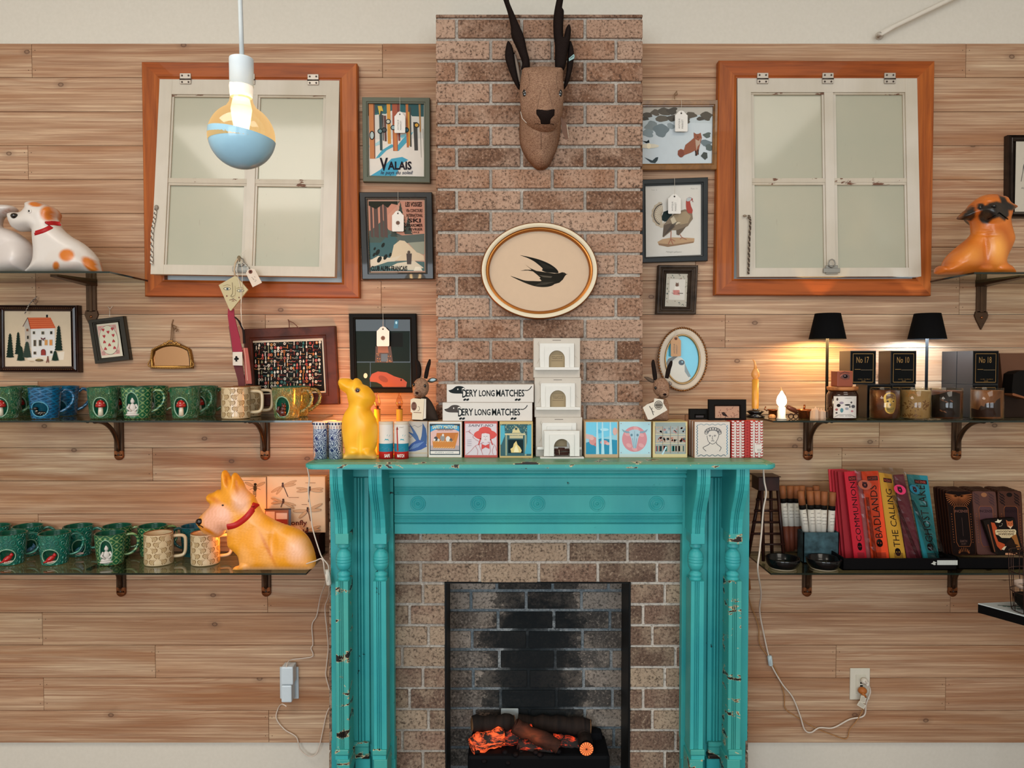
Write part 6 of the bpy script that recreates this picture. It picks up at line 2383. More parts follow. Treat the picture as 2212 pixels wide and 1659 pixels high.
inflate('ear', Zq(z, [(716, 366), (740, 430), (745, 520), (727, 640), (697, 740), (660, 800), (650, 785), (678, 640), (688, 500), (700, 400)]), PCH + .04, .012, 6, BLKF, w1, (), 2.6, t)
inflate('ear_lining', Zq(z, [(205, 470), (235, 520), (262, 640), (268, 740), (262, 775), (235, 690), (215, 580)]), PCH + .032, .008, 5, M('#8a7a6c', .95), w1, (), 2.6, t)
b = MB()
b.prism(Zq(z, [(700, 522), (745, 484), (752, 500), (748, 524), (702, 548)]), PCH + .056, PCH + .0545, '#8fb0ae')
a = Art(PCH + .0562, mb=b, z=z)
a.line([(712, 524), (742, 502)], 5, '#2c4a4a')
b.build('woven_label', t)
b = MB()
b.tube([P(*Zq(z, [q])[0], PCH + .10) for q in ((268, 1000), (282, 1060), (320, 1100), (350, 1104))], .0012, '#cfc6ba', 5)
b.tube([P(*Zq(z, [q])[0], PCH + .10) for q in ((575, 1104), (600, 1100), (625, 1045), (640, 1080))], .0012, '#cfc6ba', 5)
b.ell(P(*Zq(z, [(592, 1108)])[0], PCH + .105), (.004, .002, .002), '#cfc6ba', 7)
b.build('tag_string', t)
b = MB()
b.prism(Zq(z, [(625, 1040), (680, 1110), (697, 1240), (672, 1250), (640, 1180)]), PCH + .105, PCH + .103, '#6a4c3c')
b.prism(Zq(z, [(636, 1060), (686, 1120), (699, 1236), (690, 1242), (676, 1130), (640, 1080)]), PCH + .1045, PCH + .101, '#c9bba4')
b.build('booklet_tag', t)


def U(z, x, y, p):
    return P(z[0] + x / z[2], z[1] + y / z[2], p)


ZBX = P(CX, 908.4, .262).z      # top of the stacked match boxes behind the front row
# left bust
z = (660, 740, 5.927)
p = .262
k = S(p) / z[2]
t = thing('felt_bust', 'small felt antelope bust on the boxes left of the chimney, cream label hanging in front', 'toy', (U(z, 1540, 980, p).x, -p, ZBX + .0005), 'felt antelope busts')
yb_ = basey(ZBX + .0008, p)
inflate('body', [(x, min(y, yb_)) for x, y in Zq(z, [(1390, 720), (1440, 660), (1540, 690), (1600, 740), (1660, 850), (1690, 940), (1690, 1010), (1500, 1010), (1370, 1010), (1365, 900), (1370, 800)])], p, .028, 20, M('#3a2f28', .95), w1, (), 3, t)
b = MB()
b.ell(U(z, 1475, 580, p + .02), (105 * k, .030, 128 * k), FELT, 20, m2=Matrix.Rotation(.12, 4, 'Y'))
b.ell(U(z, 1430, 650, p + .04), (58 * k, .022, 55 * k), FELT, 16)
b.build('head', t)
b = MB()
b.ell(U(z, 1425, 645, p + .061), (22 * k, .004, 15 * k), M('#2a1712', .6), 10)
b.tube([U(z, 1400, 678, p + .058), U(z, 1430, 664, p + .062), U(z, 1455, 674, p + .058)], .0007, '#2a1712', 5)
b.build('nose', t)
for ex, ey, dp in ((1528, 556, .040), (1385, 540, .038)):
    b = MB()
    b.ell(U(z, ex, ey, p + dp), (19 * k, .006, 24 * k), M('#0d0b0b', .1, coat=.7), 12)
    b.build('eye', t)
for H in ([(1430, 480), (1448, 410), (1448, 330), (1436, 270), (1425, 235)], [(1536, 460), (1548, 400), (1562, 330), (1580, 270), (1590, 225)]):
    b = MB()
    L = smooth_line(H, 4)
    w_ = [(24, 34, 36, 34, 20) if H[0][0] < 1500 else (22, 28, 26, 24, 14)][0]
    b.tube([U(z, x, y, p) for x, y in L], [lerp(w_[min(i // 4, 4)], w_[min(i // 4 + 1, 4)], (i % 4) / 4) * k for i in range(len(L))], BLKF, 10)
    b.ell(U(z, H[-1][0], H[-1][1], p), (w_[4] * k, w_[4] * k, w_[4] * k), BLKF, 8)
    b.build('horn', t)
inflate('ear', Zq(z, [(1560, 500), (1590, 460), (1640, 450), (1690, 470), (1660, 500), (1610, 515)]), p, .006, 5, M('#4a4a44', .9), w1, (), 2, t)
inflate('ear_lining', Zq(z, [(1588, 492), (1610, 462), (1655, 462), (1668, 482), (1630, 500)]), p + .006, .003, 3, M('#a9c3cc', .7), w1, (), 2, t)
b = MB()
b.prism(Zq(z, [(1345, 730), (1380, 712), (1480, 722), (1520, 720), (1500, 990), (1362, 984), (1366, 900), (1345, 890)]), p + .066, p + .064, '#dccbb0')
b.prism(Zq(z, [(1480, 716), (1543, 722), (1540, 970), (1495, 985)]), p + .062, p + .058, '#d8cfc0')
a = Art(p + .0662, mb=b, z=z)
a.ell(1388, 815, 36, 56, '#5a3226', 20)
a.ring(1388, 815, 30, 48, 3, '#a8806a', 18)
for i in range(3):
    a.line([(1364, 800 + i * 16), (1412, 796 + i * 16)], 4, '#a8806a')
a.ring(1440, 845, 20, 28, 4, '#4a3028', 12, -1.6, 1.9)
a.line([(1385, 893), (1480, 898)], 7, '#7a4a30')
b.build('paper_label', t)
# right bust
z = ZR
p = .262
k = S(p) / z[2]
t = thing('felt_bust', 'small felt antelope bust on the boxes right of the chimney with a slanting white label', 'toy', (U(z, 890, 1080, p).x, -p, ZBX + .0005), 'felt antelope busts')
inflate('body', [(x, min(y, yb_)) for x, y in Zq(z, [(840, 880), (900, 850), (960, 880), (985, 950), (985, 1020), (975, 1100), (850, 1110), (735, 1100), (735, 1000), (760, 930)])], p, .026, 16, FELT, w1, (), 3, t)
b = MB()
b.ell(U(z, 905, 755, p + .02), (85 * k, .030, 100 * k), FELT, 20, m2=Matrix.Rotation(-.1, 4, 'Y'))
b.ell(U(z, 935, 820, p + .04), (52 * k, .020, 46 * k), FELT, 16)
b.build('head', t)
b = MB()
b.ell(U(z, 943, 828, p + .059), (18 * k, .004, 12 * k), M('#1c1010', .6), 10)
b.tube([U(z, 920, 855, p + .055), U(z, 943, 848, p + .059), U(z, 962, 853, p + .055)], .0006, '#2a1712', 5)
b.build('nose', t)
for ex, ey, dp in ((846, 760, .038), (988, 752, .022)):
    b = MB()
    b.ell(U(z, ex, ey, p + dp), (14 * k, .006, 17 * k), M('#0d0b0b', .1, coat=.7), 12)
    b.build('eye', t)
for H in ([(845, 680), (838, 620), (830, 560), (822, 510), (822, 480)], [(962, 660), (975, 600), (985, 560), (1000, 520), (1010, 490)]):
    b = MB()
    L = smooth_line(H, 4)
    w_ = (19, 24, 22, 20, 14)
    b.tube([U(z, x, y, p + .01) for x, y in L], [lerp(w_[min(i // 4, 4)], w_[min(i // 4 + 1, 4)], (i % 4) / 4) * k for i in range(len(L))], BLKF, 10)
    b.ell(U(z, H[-1][0], H[-1][1], p + .01), (14 * k, 14 * k, 14 * k), BLKF, 8)
    b.build('horn', t)
inflate('ear', Zq(z, [(828, 705), (790, 700), (750, 672), (727, 645), (760, 645), (800, 660), (830, 680)]), p + .01, .005, 4, M('#5c4c40', .9), w1, (), 2, t)
inflate('ear', Zq(z, [(985, 690), (1010, 700), (1020, 720), (1000, 735), (985, 725)]), p + .01, .005, 4, M('#8a8078', .9), w1, (), 2, t)
b = MB()
b.prism(Zq(z, [(835, 868), (930, 880), (928, 920), (970, 990), (800, 1090), (768, 1088), (715, 965), (760, 930), (828, 905)]), p + .064, p + .062, '#d6cdbd')
a = Art(p + .0642, mb=b, z=z)
a.ring(878, 938, 40, 44, 6, '#3a3530', 24)
a.ell(878, 938, 33, 36, '#8a8276', 20)
a.line([(846, 938), (910, 938)], 9, '#2c2824')
a.line([(852, 958), (905, 958)], 5, '#2c2824')
a.ring(828, 985, 20, 24, 4, '#3a3530', 12, 1.2, 4.0)
a.line([(784, 950), (806, 985), (825, 1040)], 7, '#3a3530')
b.build('paper_label', t)
# ================================================================== GOODS ON THE MANTEL
ZT5 = (900, 720, 5.529)
ZC2 = (1260, 890, 5.267)


def mbox(label, x0, x1, p, dep, face, side, art=None, z=None, group='square match boxes', zt=None, zb=None, name='match_box', cat='box', y0=None, rot=0.0):
    xa, xb = P(x0, 950, p).x, P(x1, 950, p).x
    zb = ZM if zb is None else zb
    zt = ZBX if zt is None else zt
    mb = MB()
    mb.box((xa, -p, zb), (xb, -(p - dep), zt), side, .0008)
    g = lambda x, y, h: Vector((P(x, y, p).x, -p - h, P(x, y, p).z))
    a = Art(fn=lambda x, y, h: P(x, y, p) + Vector((0, -h, 0)), mb=mb, z=z, rough=.45)
    zz, a.z = a.z, None
    yt, yb_ = basey(zt, p), basey(zb, p)
    a.rect(x0 + 1, yt + 1, x1 - 1, yb_ - 1, face)
    a.z = zz
    if art:
        art(a)
    o = mb.build(name, None, ((xa + xb) / 2, -p, zb))
    return tagd(o, label, cat, group)


def kbox(src, lab, n, step):
    for i in range(1, n + 1):
        dup(src, lab[i - 1] if isinstance(lab, (list, tuple)) else lab, loc=src.location + Vector((0, step * i, 0)))


PAIS = NT('blue_paisley_print')
_v = PAIS.n('TexVoronoi', {'Vector': PAIS.coord((1, 1, 1)), 'Scale': 55.0}).outputs['Distance']
_w = PAIS.math('FRACT', PAIS.math('MULTIPLY', PAIS.math('ADD', _v, PAIS.math('MULTIPLY', PAIS.noise(PAIS.coord(), 90.0, 3.0), .5)), 5.0))
PAIS.set(Base_Color=PAIS.ramp(_w, [(0.0, '#1a2a5c'), (0.42, '#20356c'), (0.5, '#c9cfd6'), (0.9, '#b4c2d0'), (1.0, '#1a2a5c')]), Roughness=.35, Coat_Weight=.3)
PAIS = PAIS.mat


def tin(label, cx, p, r, zt, kind, group):
    q = P(cx, 950, p)
    t = thing('match_tin', label, 'tin', (q.x, -p, ZM + .0003), group)
    c = (q.x, -p, ZM + .0003)
    H = zt - ZM
    b = MB()
    if kind == 'pais':
        b.lathe(c, [(0, 0), (r, 0), (r, H * .82)], PAIS, 32)
        b.lathe(c, [(r, H * .82), (r, H * .9)], '#cfc6bf', 32)
        for k in range(16):
            b.box((-.0008, -r - .0003, H * .83), (.0008, -r + .001, H * .895), '#8a2f3a' if k % 2 else '#24386c', mtx=Matrix.Translation(c) @ Matrix.Rotation(k * pi / 8, 4, 'Z'))
    else:
        b.lathe(c, [(0, 0), (r, 0), (r, H * .20)], '#b3201c', 32)
        b.lathe(c, [(r, H * .20), (r, H * .42)], '#1a7a92', 32)
        b.lathe(c, [(r, H * .42), (r, H * .93)], '#d8d0c8', 32)
        fn = lambda x, y, h: Vector((q.x + (r + h) * sin(x / r), -p - (r + h) * cos(x / r), ZM + y * H))
        a = Art(fn=fn, mb=b, rough=.35, step=.00008)
        a.poly([(-r, .19), (-.004, .20), (.012, .29), (.014, .19)], '#a8322a')
        for k in range(7):
            a.line([(-.018 + k * .005, .28 + .02 * (k % 3)), (-.014 + k * .005, .285 + .02 * (k % 3))], .004, '#5fb0bc', True)
        a.poly([(-.002, .50), (.006, .52), (.013, .50), (.010, .55), (.002, .56)], '#3f9cab')
        a.poly([(.006, .63), (.014, .62), (.018, .66), (.008, .67)], '#3f9cab')
        if kind == 'light':
            a.poly([(-.011, .22), (-.006, .22), (-.0085, .80), (-.0125, .80)], '#a82a24')
            a.poly([(-.014, .80), (-.006, .80), (-.009, .88), (-.011, .88)], '#7c2a2c')
            a.text('LIGHT', -.004, .88, .011, .85, '#8a8078')
            a.text('MATCH', -.010, .14, .012, .05, '#e6dfd6', .03)
        else:
            a.text('SAFE', -.002, .14, .016, .05, '#e6dfd6', .03)
            a.text('AFETY', -.002, .14, -.001, .05, '#b3201c')
        a.line([(-r * .9, .70), (r * .9, .70)], .002, '#b9b2aa')
    b.build('body', t)
    b = MB()
    b.lathe(c, [(r + .0002, H * (.9 if kind == 'pais' else .93)), (r + .0004, H), (r - .002, H + .001), (0, H + .001)], '#c9bba8' if kind != 'pais' else '#cfc8c4', 32)
    if kind == 'pais':
        for k in range(14):
            a_ = k * 2 * pi / 14
            b.ell(Vector(c) + Vector((r * cos(a_), r * sin(a_), H * .955)), (.0034, .0034, .0036), '#1a2450', 8)
    b.build('lid', t)


ztn = P(CX, 911, .31).z
tin('blue and white paisley match tin nearest the left end of the mantel', 692, .318, .0222, ztn, 'pais', 'paisley match tins')
tin('blue and white paisley match tin touching the yellow rabbit lamp', 725.5, .318, .0222, ztn, 'pais', 'paisley match tins')
tin('paisley match tin in the gap behind the two front ones', 712, .272, .0222, ztn, 'pais', 'paisley match tins')
tin('lighthouse match tin lettered SAFE, right of the yellow rabbit lamp', 834, .313, .0228, ztn, 'safe', 'lighthouse match tins')
tin('lighthouse match tin lettered MATCH beside the swallow box', 867, .313, .0228, ztn, 'light', 'lighthouse match tins')


def art_swallow(a):
    a.z = (660, 740, 5.927)
    a.line([(1308, 1065), (1350, 1080), (1395, 1060), (1440, 1085), (1490, 1060)], 4, '#4c4a50')
    a.line([(1308, 1180), (1340, 1215), (1380, 1190)], 4, '#4c4a50')
    a.poly([(1325, 1030), (1400, 1130), (1440, 1200), (1460, 1260), (1420, 1260), (1370, 1200), (1308, 1140), (1380, 1165)], '#3a5c8c')
    a.poly([(1500, 1030), (1540, 1100), (1555, 1200), (1550, 1300), (1500, 1330), (1460, 1290), (1485, 1200), (1495, 1110)], '#2f5284')
    a.poly([(1308, 1350), (1360, 1290), (1440, 1240), (1520, 1270), (1555, 1330), (1480, 1370), (1400, 1390), (1308, 1395)], '#2c4f90')
    for k in range(6):
        a.line([(1320 + k * 22, 1380 - k * 8), (1400 + k * 22, 1300 - k * 6)], 4, '#8aa8cc', True)
    a.k += 1
    a.rect(1306, 1405, 1565, 1425, '#b9a88e')


r0 = mbox('pale match box with a blue swallow, left of the puppy box', 881, 924, .285, .026, '#b9b2a8', '#b39a7c', art_swallow)


def art_puppy(a):
    a.z = ZT5
    a.rect(155, 1080, 520, 1452, '#20343f')
    a.rect(166, 1150, 508, 1395, '#d3aba4')
    a.poly([(166, 1180), (166, 1110), (240, 1092), (430, 1092), (508, 1110), (508, 1175), (440, 1140), (240, 1140)], '#2b8fc0')
    a.text('SAFETY MATCHES', 188, 1100, 486, 1140, '#e3d8a8', .02)
    a.text('SPECIAL RISKLESS', 248, 1152, 428, 1166, '#4a3a3a')
    a.rect(166, 1340, 508, 1395, '#a89a9c')
    a.poly([(240, 1190), (500, 1186), (470, 1280), (440, 1330), (220, 1310)], '#b86a24')
    for x, y, r_, c in ((230, 1262, 30, '#3c3c40'), (310, 1250, 36, '#8a8680'), (315, 1215, 16, '#d6d0ca'), (375, 1262, 34, '#d9d4cc'), (215, 1270, 14, '#d9d4cc'), (410, 1275, 22, '#55524e'), (262, 1275, 18, '#c9c4bc')):
        a.ell(x, y, r_ * .8, r_, c, 12)
    a.poly([(188, 1285), (440, 1300), (470, 1200), (500, 1200), (455, 1375), (200, 1368)], '#c47a2c')
    for k in range(9):
        a.line([(196 + k * 28, 1296), (218 + k * 28, 1284)], 5, '#e0bf8c', True)
        a.line([(200 + k * 28, 1372), (222 + k * 28, 1358)], 5, '#e0bf8c', True)
    a.k += 1
    a.rect(166, 1405, 508, 1440, '#dcd4cc')
    a.text('PUPPY LOVE', 220, 1414, 442, 1432, '#8a9494', .01)


r1 = mbox('square match box with puppies in a basket under a blue banner', 925, 998, .297, .026, '#d8d4cc', '#b79c7c', art_puppy)


def art_hat(a):
    a.z = ZT5
    a.rect(580, 1078, 955, 1455, '#cfc3c8')
    a.text('SAINT-NO', 618, 1086, 915, 1116, '#3c3a48', .01, .2)
    R = '#c8403a'
    a.ell(820, 1212, 136, 62, '#cf4840', 26)
    a.ell(818, 1160, 76, 46, '#cf4840', 20)
    a.ell(822, 1242, 58, 62, '#d6ccce', 20)
    a.poly([(766, 1200), (770, 1180), (870, 1180), (880, 1205), (822, 1192)], R)
    a.line([(770, 1200), (764, 1260), (740, 1330)], 16, '#c4504a')
    a.line([(878, 1205), (884, 1270), (905, 1330)], 14, '#c4504a')
    a.ell(822, 1240, 34, 42, '#d9ced0', 18)
    for ex in (808, 838):
        a.line([(ex - 8, 1230), (ex + 8, 1230)], 4, '#5a3c48')
    a.line([(812, 1270), (832, 1270)], 5, '#a84444')
    a.line([(822, 1238), (820, 1256)], 2, '#a86464')
    for L in (((800, 1300), (760, 1320), (700, 1345), (650, 1400), (590, 1450)), ((850, 1300), (900, 1312), (940, 1345), (952, 1400)), ((700, 1270), (740, 1290), (750, 1340), (770, 1400)), ((640, 1150), (625, 1180), (680, 1215), (672, 1240), (700, 1262)),
              ((590, 1180), (620, 1170), (650, 1190)), ((700, 1345), (730, 1400), (725, 1450)), ((925, 1340), (905, 1400), (915, 1450)), ((780, 1310), (776, 1400), (790, 1450)), ((870, 1310), (880, 1400), (862, 1450))):
        a.line(smooth_line(L, 4), 3.5, '#b8403c', True)
    a.k += 1
    a.poly([(775, 1322), (822, 1340), (866, 1318), (870, 1380), (822, 1360), (780, 1385)], '#c8403a')
    for i in range(4):
        a.line([(602, 1276 + i * 22), (655, 1272 + i * 22)], 3, '#6a5a6c', True)


r2 = mbox('square match box with a woman in a wide red hat', 1003, 1075, .297, .026, '#b8524a', '#b3574a', art_hat)


def art_hearth(a):
    a.z = ZT5
    a.rect(1000, 1085, 1370, 1465, '#28545a')
    rr = random.Random(8)
    for k in range(110):
        a.ell(rr.uniform(1004, 1366), rr.uniform(1090, 1240), 7, 5, rr.choice(['#8fa888', '#1c3f45', '#b3b08a', '#3c8a96']), 6, rr.uniform(0, 3), keep=True)
    a.k += 1
    a.rect(1040, 1195, 1300, 1215, '#c9bd94')
    a.rect(1060, 1215, 1080, 1460, '#8f9a80')
    a.rect(1290, 1215, 1312, 1460, '#8f9a80')
    a.poly([(1140, 1190), (1150, 1150), (1190, 1110), (1225, 1150), (1240, 1190)], '#d0c28e')
    a.ell(1188, 1140, 16, 16, '#2c4a48', 12)
    a.rect(1110, 1220, 1270, 1255, '#b9b08a')
    a.rect(1092, 1270, 1272, 1430, '#16282c')
    a.poly([(1130, 1425), (1120, 1380), (1150, 1360), (1160, 1320), (1190, 1285), (1205, 1330), (1235, 1360), (1255, 1400), (1245, 1425)], '#d8c07c')
    a.poly([(1160, 1420), (1170, 1370), (1190, 1330), (1210, 1380), (1225, 1420)], '#e8dcb0')
    a.poly([(1000, 1100), (1050, 1100), (1055, 1220), (1010, 1330), (1000, 1330)], '#49a4b8')
    a.poly([(1320, 1100), (1370, 1100), (1370, 1440), (1290, 1440), (1320, 1300)], '#3f9ab2')


r3 = mbox('gold-edged match box with a fire burning in a hearth', 1079, 1151, .303, .030, '#c3ab72', '#bb9f68', art_hearth)


def art_hands(a):
    a.rect(30, 115, 385, 480, '#8fc3d2')
    a.poly([(30, 115), (385, 115), (385, 250), (200, 300), (30, 240)], '#6cc0dc')
    a.poly([(30, 350), (200, 300), (385, 320), (385, 480), (30, 480)], '#1a86a8')
    a.poly([(30, 250), (110, 262), (140, 300), (60, 310), (30, 300)], '#c9a8a4')
    for x, y, rx, ry, c in ((115, 330, 50, 48, '#c98a86'), (95, 300, 26, 20, '#d8a8a0'), (150, 370, 28, 22, '#b8706c'), (235, 345, 44, 24, '#c98a86'), (280, 360, 26, 16, '#d8a8a0'), (180, 220, 36, 22, '#4aa6cc'), (240, 200, 50, 16, '#a8d8e6'),
                            (360, 220, 26, 44, '#cfa49a')):
        a.ell(x, y, rx, ry, c, 14)
    for x in (150, 210, 300):
        a.poly([(x, 115), (x + 14, 115), (x + 30, 480), (x - 6, 480)], '#a8d4e0')


r4 = mbox('match box printed with pink clouds over a blue sea', 1263, 1336, .299, .026, '#b9a07c', '#b99a74', art_hands, ZC2)


def art_skull(a):
    a.rect(410, 112, 765, 478, '#a8cfd8')
    a.ell(583, 308, 142, 145, '#c9868c', 34)
    for x, y in ((500, 250), (660, 260), (520, 380), (660, 380), (583, 420), (600, 190)):
        a.ell(x, y, 34, 22, '#d49c9e', 12, .5)
    a.poly([(520, 215), (560, 200), (610, 200), (645, 215), (640, 260), (625, 300), (612, 360), (600, 412), (568, 412), (556, 360), (545, 300), (528, 262)], '#a3c0cc')
    a.poly([(436, 192), (470, 212), (520, 222), (528, 240), (490, 240), (455, 225)], '#7c9aa8')
    a.poly([(735, 192), (700, 212), (648, 222), (640, 240), (680, 240), (716, 225)], '#7c9aa8')
    for s in (-1, 1):
        a.ell(583 + s * 34, 262, 13, 15, '#5c7f90', 12)
        a.line([(583 + s * 22, 300), (583 + s * 12, 410)], 4, '#5c7f90')
    a.line([(583, 215), (583, 405)], 3, '#6c8c9c')
    for x, y in ((430, 130), (745, 140), (430, 462), (745, 462)):
        a.ell(x, y, 5, 5, '#8a6a70', 8)


r5 = mbox('pale blue match box with a horned cattle skull on pink', 1337, 1407, .296, .026, '#b9c9c4', '#bfae8c', art_skull, ZC2)


def art_grid(a):
    a.rect(818, 118, 1165, 478, '#8f9c98')
    rr = random.Random(4)
    pal = [['#a8b0b0', '#a87474', '#9aa4a4', '#b38c84', '#8a9a9c', '#6c8490'], ['#8a4a40', '#a86c58', '#6a4a3c', '#b89a84', '#7c6a58', '#4c5c60'], ['#9c4a4a', '#2c7c7c', '#3c8a7a', '#7c8a84', '#2a6a70', '#a8a48c']]
    for r in range(3):
        for c in range(4):
            x0, y0 = 820 + c * 87, 165 + r * 106
            a.rect(x0, y0, x0 + 78, y0 + 78, rr.choice(['#a89c8c', '#9aa09c', '#b3a898']), True)
            a.k += 1
            for i in range(7):
                cx_, cy_ = x0 + rr.uniform(8, 70), y0 + rr.uniform(14, 66)
                if r < 2:
                    a.ell(cx_, cy_, rr.uniform(8, 20), rr.uniform(6, 16), rr.choice(pal[r]), 9, rr.uniform(0, 3), keep=True)
                else:
                    a.rect(cx_ - 7, y0 + 8, cx_ + 6, y0 + 70, rr.choice(pal[2]), True)
            a.k -= 1
    a.k += 3
    for y in (250, 355):
        a.rect(818, y, 1165, y + 9, '#c9bc9c')
    for c in range(5):
        a.rect(814 + c * 87, 160, 820 + c * 87, 470, '#8a7460')
    a.line([(900, 478), (940, 400)], 18, '#b3d4dc')


r6 = mbox('gold-edged match box divided into three rows of small pictures', 1410, 1485, .298, .030, '#cdbf8e', '#bb9f68', art_grid, ZC2)


def art_face(a):
    a.rect(1268, 128, 1668, 512, '#cfc6bc')
    K = '#2a3440'
    for x, c in ((1296, '#2f6c84'), (1636, '#3c8cb4')):
        a.line([(x + 6 * (-1) ** i, 150 + i * 16) for i in range(22)], 7, c)
    a.line([(1300 + i * 16, 494 + 6 * (-1) ** (i // 2)) for i in range(21)], 7, '#3c6070')
    a.line([(1300 + i * 16, 142 + 5 * (-1) ** (i // 2)) for i in range(21)], 5, '#5c8494')
    a.line(smooth_line([(1408, 270), (1420, 330), (1455, 360), (1480, 362), (1510, 340), (1535, 290), (1545, 250)], 4), 5, K)
    for i in range(9):
        an = pi + pi * i / 8
        a.ring(1475 + 76 * cos(an), 235 + 44 * sin(an), 20, 18, 5, K, 12)
    a.line(smooth_line([(1436, 350), (1425, 370), (1370, 398), (1362, 410), (1378, 428), (1396, 444)], 4), 5, K)
    a.line(smooth_line([(1515, 345), (1520, 365), (1560, 395), (1566, 410), (1550, 444)], 4), 5, K)
    for ex in (1440, 1496):
        a.line([(ex - 12, 268), (ex, 262), (ex + 12, 268)], 4, K)
        a.ell(ex, 274, 5, 5, K, 8)
    a.line([(1470, 270), (1466, 306), (1476, 308)], 4, K)
    a.line([(1456, 328), (1470, 324), (1488, 328)], 5, K)


r7 = mbox('white match box with a line-drawn classical head in a wavy border', 1500, 1577, .305, .022, '#cfc8bf', '#a8826a', art_face, ZC2)


def red_art(dx, bar):
    def f(a):
        for j, x in enumerate((1690, 1740, 1800)):
            a.rect(x + dx, 98, x + dx + (34 if j == 1 else 26), 514, '#a3201e')
            for i in range(13):
                y = 110 + i * 32
                heart(a, x + dx + (17 if j == 1 else 13), y, 24, '#d9ccc4')
        if bar:
            a.rect(1945, 350, 2025, 455, '#d6ccc4')
            a.text('III II III', 1978, 420, 2018, 442, '#1a1a1a')
            a.line([(1965, 362), (2012, 360)], 6, '#a84a44')
    return f


r8 = mbox('upright red and white heart-patterned match box next to the head box', 1580, 1607, .303, .075, '#cfc0b8', '#b3352e', red_art(0, False), ZC2, 'heart match boxes')
r9 = mbox('plain red match box squeezed between two heart-patterned boxes', 1608, 1621, .296, .065, '#b3352e', '#a82a24', lambda a: [a.ell(1868, 110 + i * 32, 12, 9, '#8a1a18', 8) for i in range(13)], ZC2, 'heart match boxes')
r10 = mbox('red and white heart-patterned match box with barcode at the right end', 1621, 1645, .301, .072, '#cfc0b8', '#b3352e', red_art(213, True), ZC2, 'heart match boxes')
for src, lab in ((r0, 'plain box %s behind the swallow match box'), (r1, 'match box %s behind the puppy box'), (r2, 'match box %s behind the red hat box'), (r3, 'match box %s behind the burning hearth box'), (r4, 'match box %s behind the pink cloud box'),
                 (r5, 'match box %s behind the cattle skull box'), (r6, 'match box %s behind the box of small pictures'), (r7, 'match box %s behind the classical head box')):
    kbox(src, [lab % 'next', lab % 'next but one'], 2, .0335)

# long match boxes
ZD = ZT5


def art_long(dx, dy, dog):
    def f(a):
        a.z = (ZT5[0] + dx / 5.529, ZT5[1] + dy / 5.529, 5.529)
        a.poly(smooth_line([(383, 682), (395, 678), (430, 665), (470, 635), (520, 630), (565, 645), (590, 690), (600, 740), (570, 745), (545, 722), (480, 720), (430, 716), (395, 702)], 3, True), dog)
        a.ell(492, 668, 7, 10, '#d8d2ca', 10)
        a.ell(390, 686, 9, 8, '#171a1c', 8)
        a.poly([(540, 660), (560, 650), (590, 680), (592, 730), (565, 765), (548, 740)], '#d8d2ca')
        a.text('D', 545, 668, 596, 768, '#1d2224', .022)
        a.text('ERY', 590, 672, 725, 756, '#1d2224', .022)
        a.text('LONG', 745, 678, 932, 754, '#1d2224', .022)
        a.text('MATCHES', 950, 672, 1286, 756, '#1d2224', .022)
        a.line(smooth_line([(1290, 680), (1320, 682), (1350, 665), (1372, 635)], 4), 9, '#1d2224')
        for x in (575, 610, 1190, 1225):
            a.ell(x, 792, 20, 12, '#1d2224', 12, -.5)
    return f


zl0 = ZBX + .0004
zl1 = P(CX, 869.5, .29).z
o = mbox('lower white VERY LONG MATCHES box with dachshund drawing', 956, 1150, .29, .05, '#d2ccc4', '#c4bcb2', art_long(-50, 226, '#3a2f28'), None, 'long match boxes with a dachshund', zl1, zl0)
zl2 = P(CX, 830, .288).z
o = mbox('upper white VERY LONG MATCHES box with dachshund drawing', 965, 1153, .288, .05, '#d2ccc4', '#c4bcb2', art_long(0, 0, '#1e2426'), None, 'long match boxes with a dachshund', zl2, zl1 + .0004)

# boxed toy fireplaces, three in a stack
WH = M('#d9d7d0', .6)
WC = M('#c4bcb0', .7)


def archwall(mb, z, X0, YT, X1, YB, x0, x1, yt, pf, pb, mat):
    n = 24
    q = lambda x, y: P(z[0] + x / z[2], z[1] + y / z[2], pf)
    r = (x1 - x0) / 2
    arch = [(x0, YB)] + [((x0 + x1) / 2 - r * cos(pi * i / n), yt + r - r * sin(pi * i / n)) for i in range(n + 1)] + [(x1, YB)]
    out = []
    for i, (x, y) in enumerate(arch):
        if i == 0:
            out.append((X0, YB))
        elif i == len(arch) - 1:
            out.append((X1, YB))
        else:
            a = pi * (i - 1) / n
            c, s_ = -cos(a), sin(a)
            cx_, cy_ = (x0 + x1) / 2, yt + r
            kx = ((X1 - cx_) / abs(c)) if abs(c) > 1e-6 else 1e9
            ky = ((cy_ - YT) / s_) if s_ > 1e-6 else 1e9
            k_ = min(kx, ky)
            out.append((cx_ + c * k_, cy_ - s_ * k_))
    # put the two top corners exactly in place
    for tx in (X0, X1):
        j = min(range(len(out)), key=lambda i: (out[i][0] - tx) ** 2 + (out[i][1] - YT) ** 2)
        out[j] = (tx, YT)
    m = len(arch)
    A, O = [q(*e) for e in arch], [q(*e) for e in out]
    v = [(e.x, -pf, e.z) for e in O] + [(e.x, -pf, e.z) for e in A] + [(e.x, -pb, e.z) for e in A] + [(e.x, -pb, e.z) for e in O]
    f = []
    for i in range(m - 1):
        f += [[i, i + 1, m + i + 1, m + i][::-1], [m + i, m + i + 1, 2 * m + i + 1, 2 * m + i][::-1], [3 * m + i, 3 * m + i + 1, i + 1, i][::-1]]
    mb.add(v, f, mat)


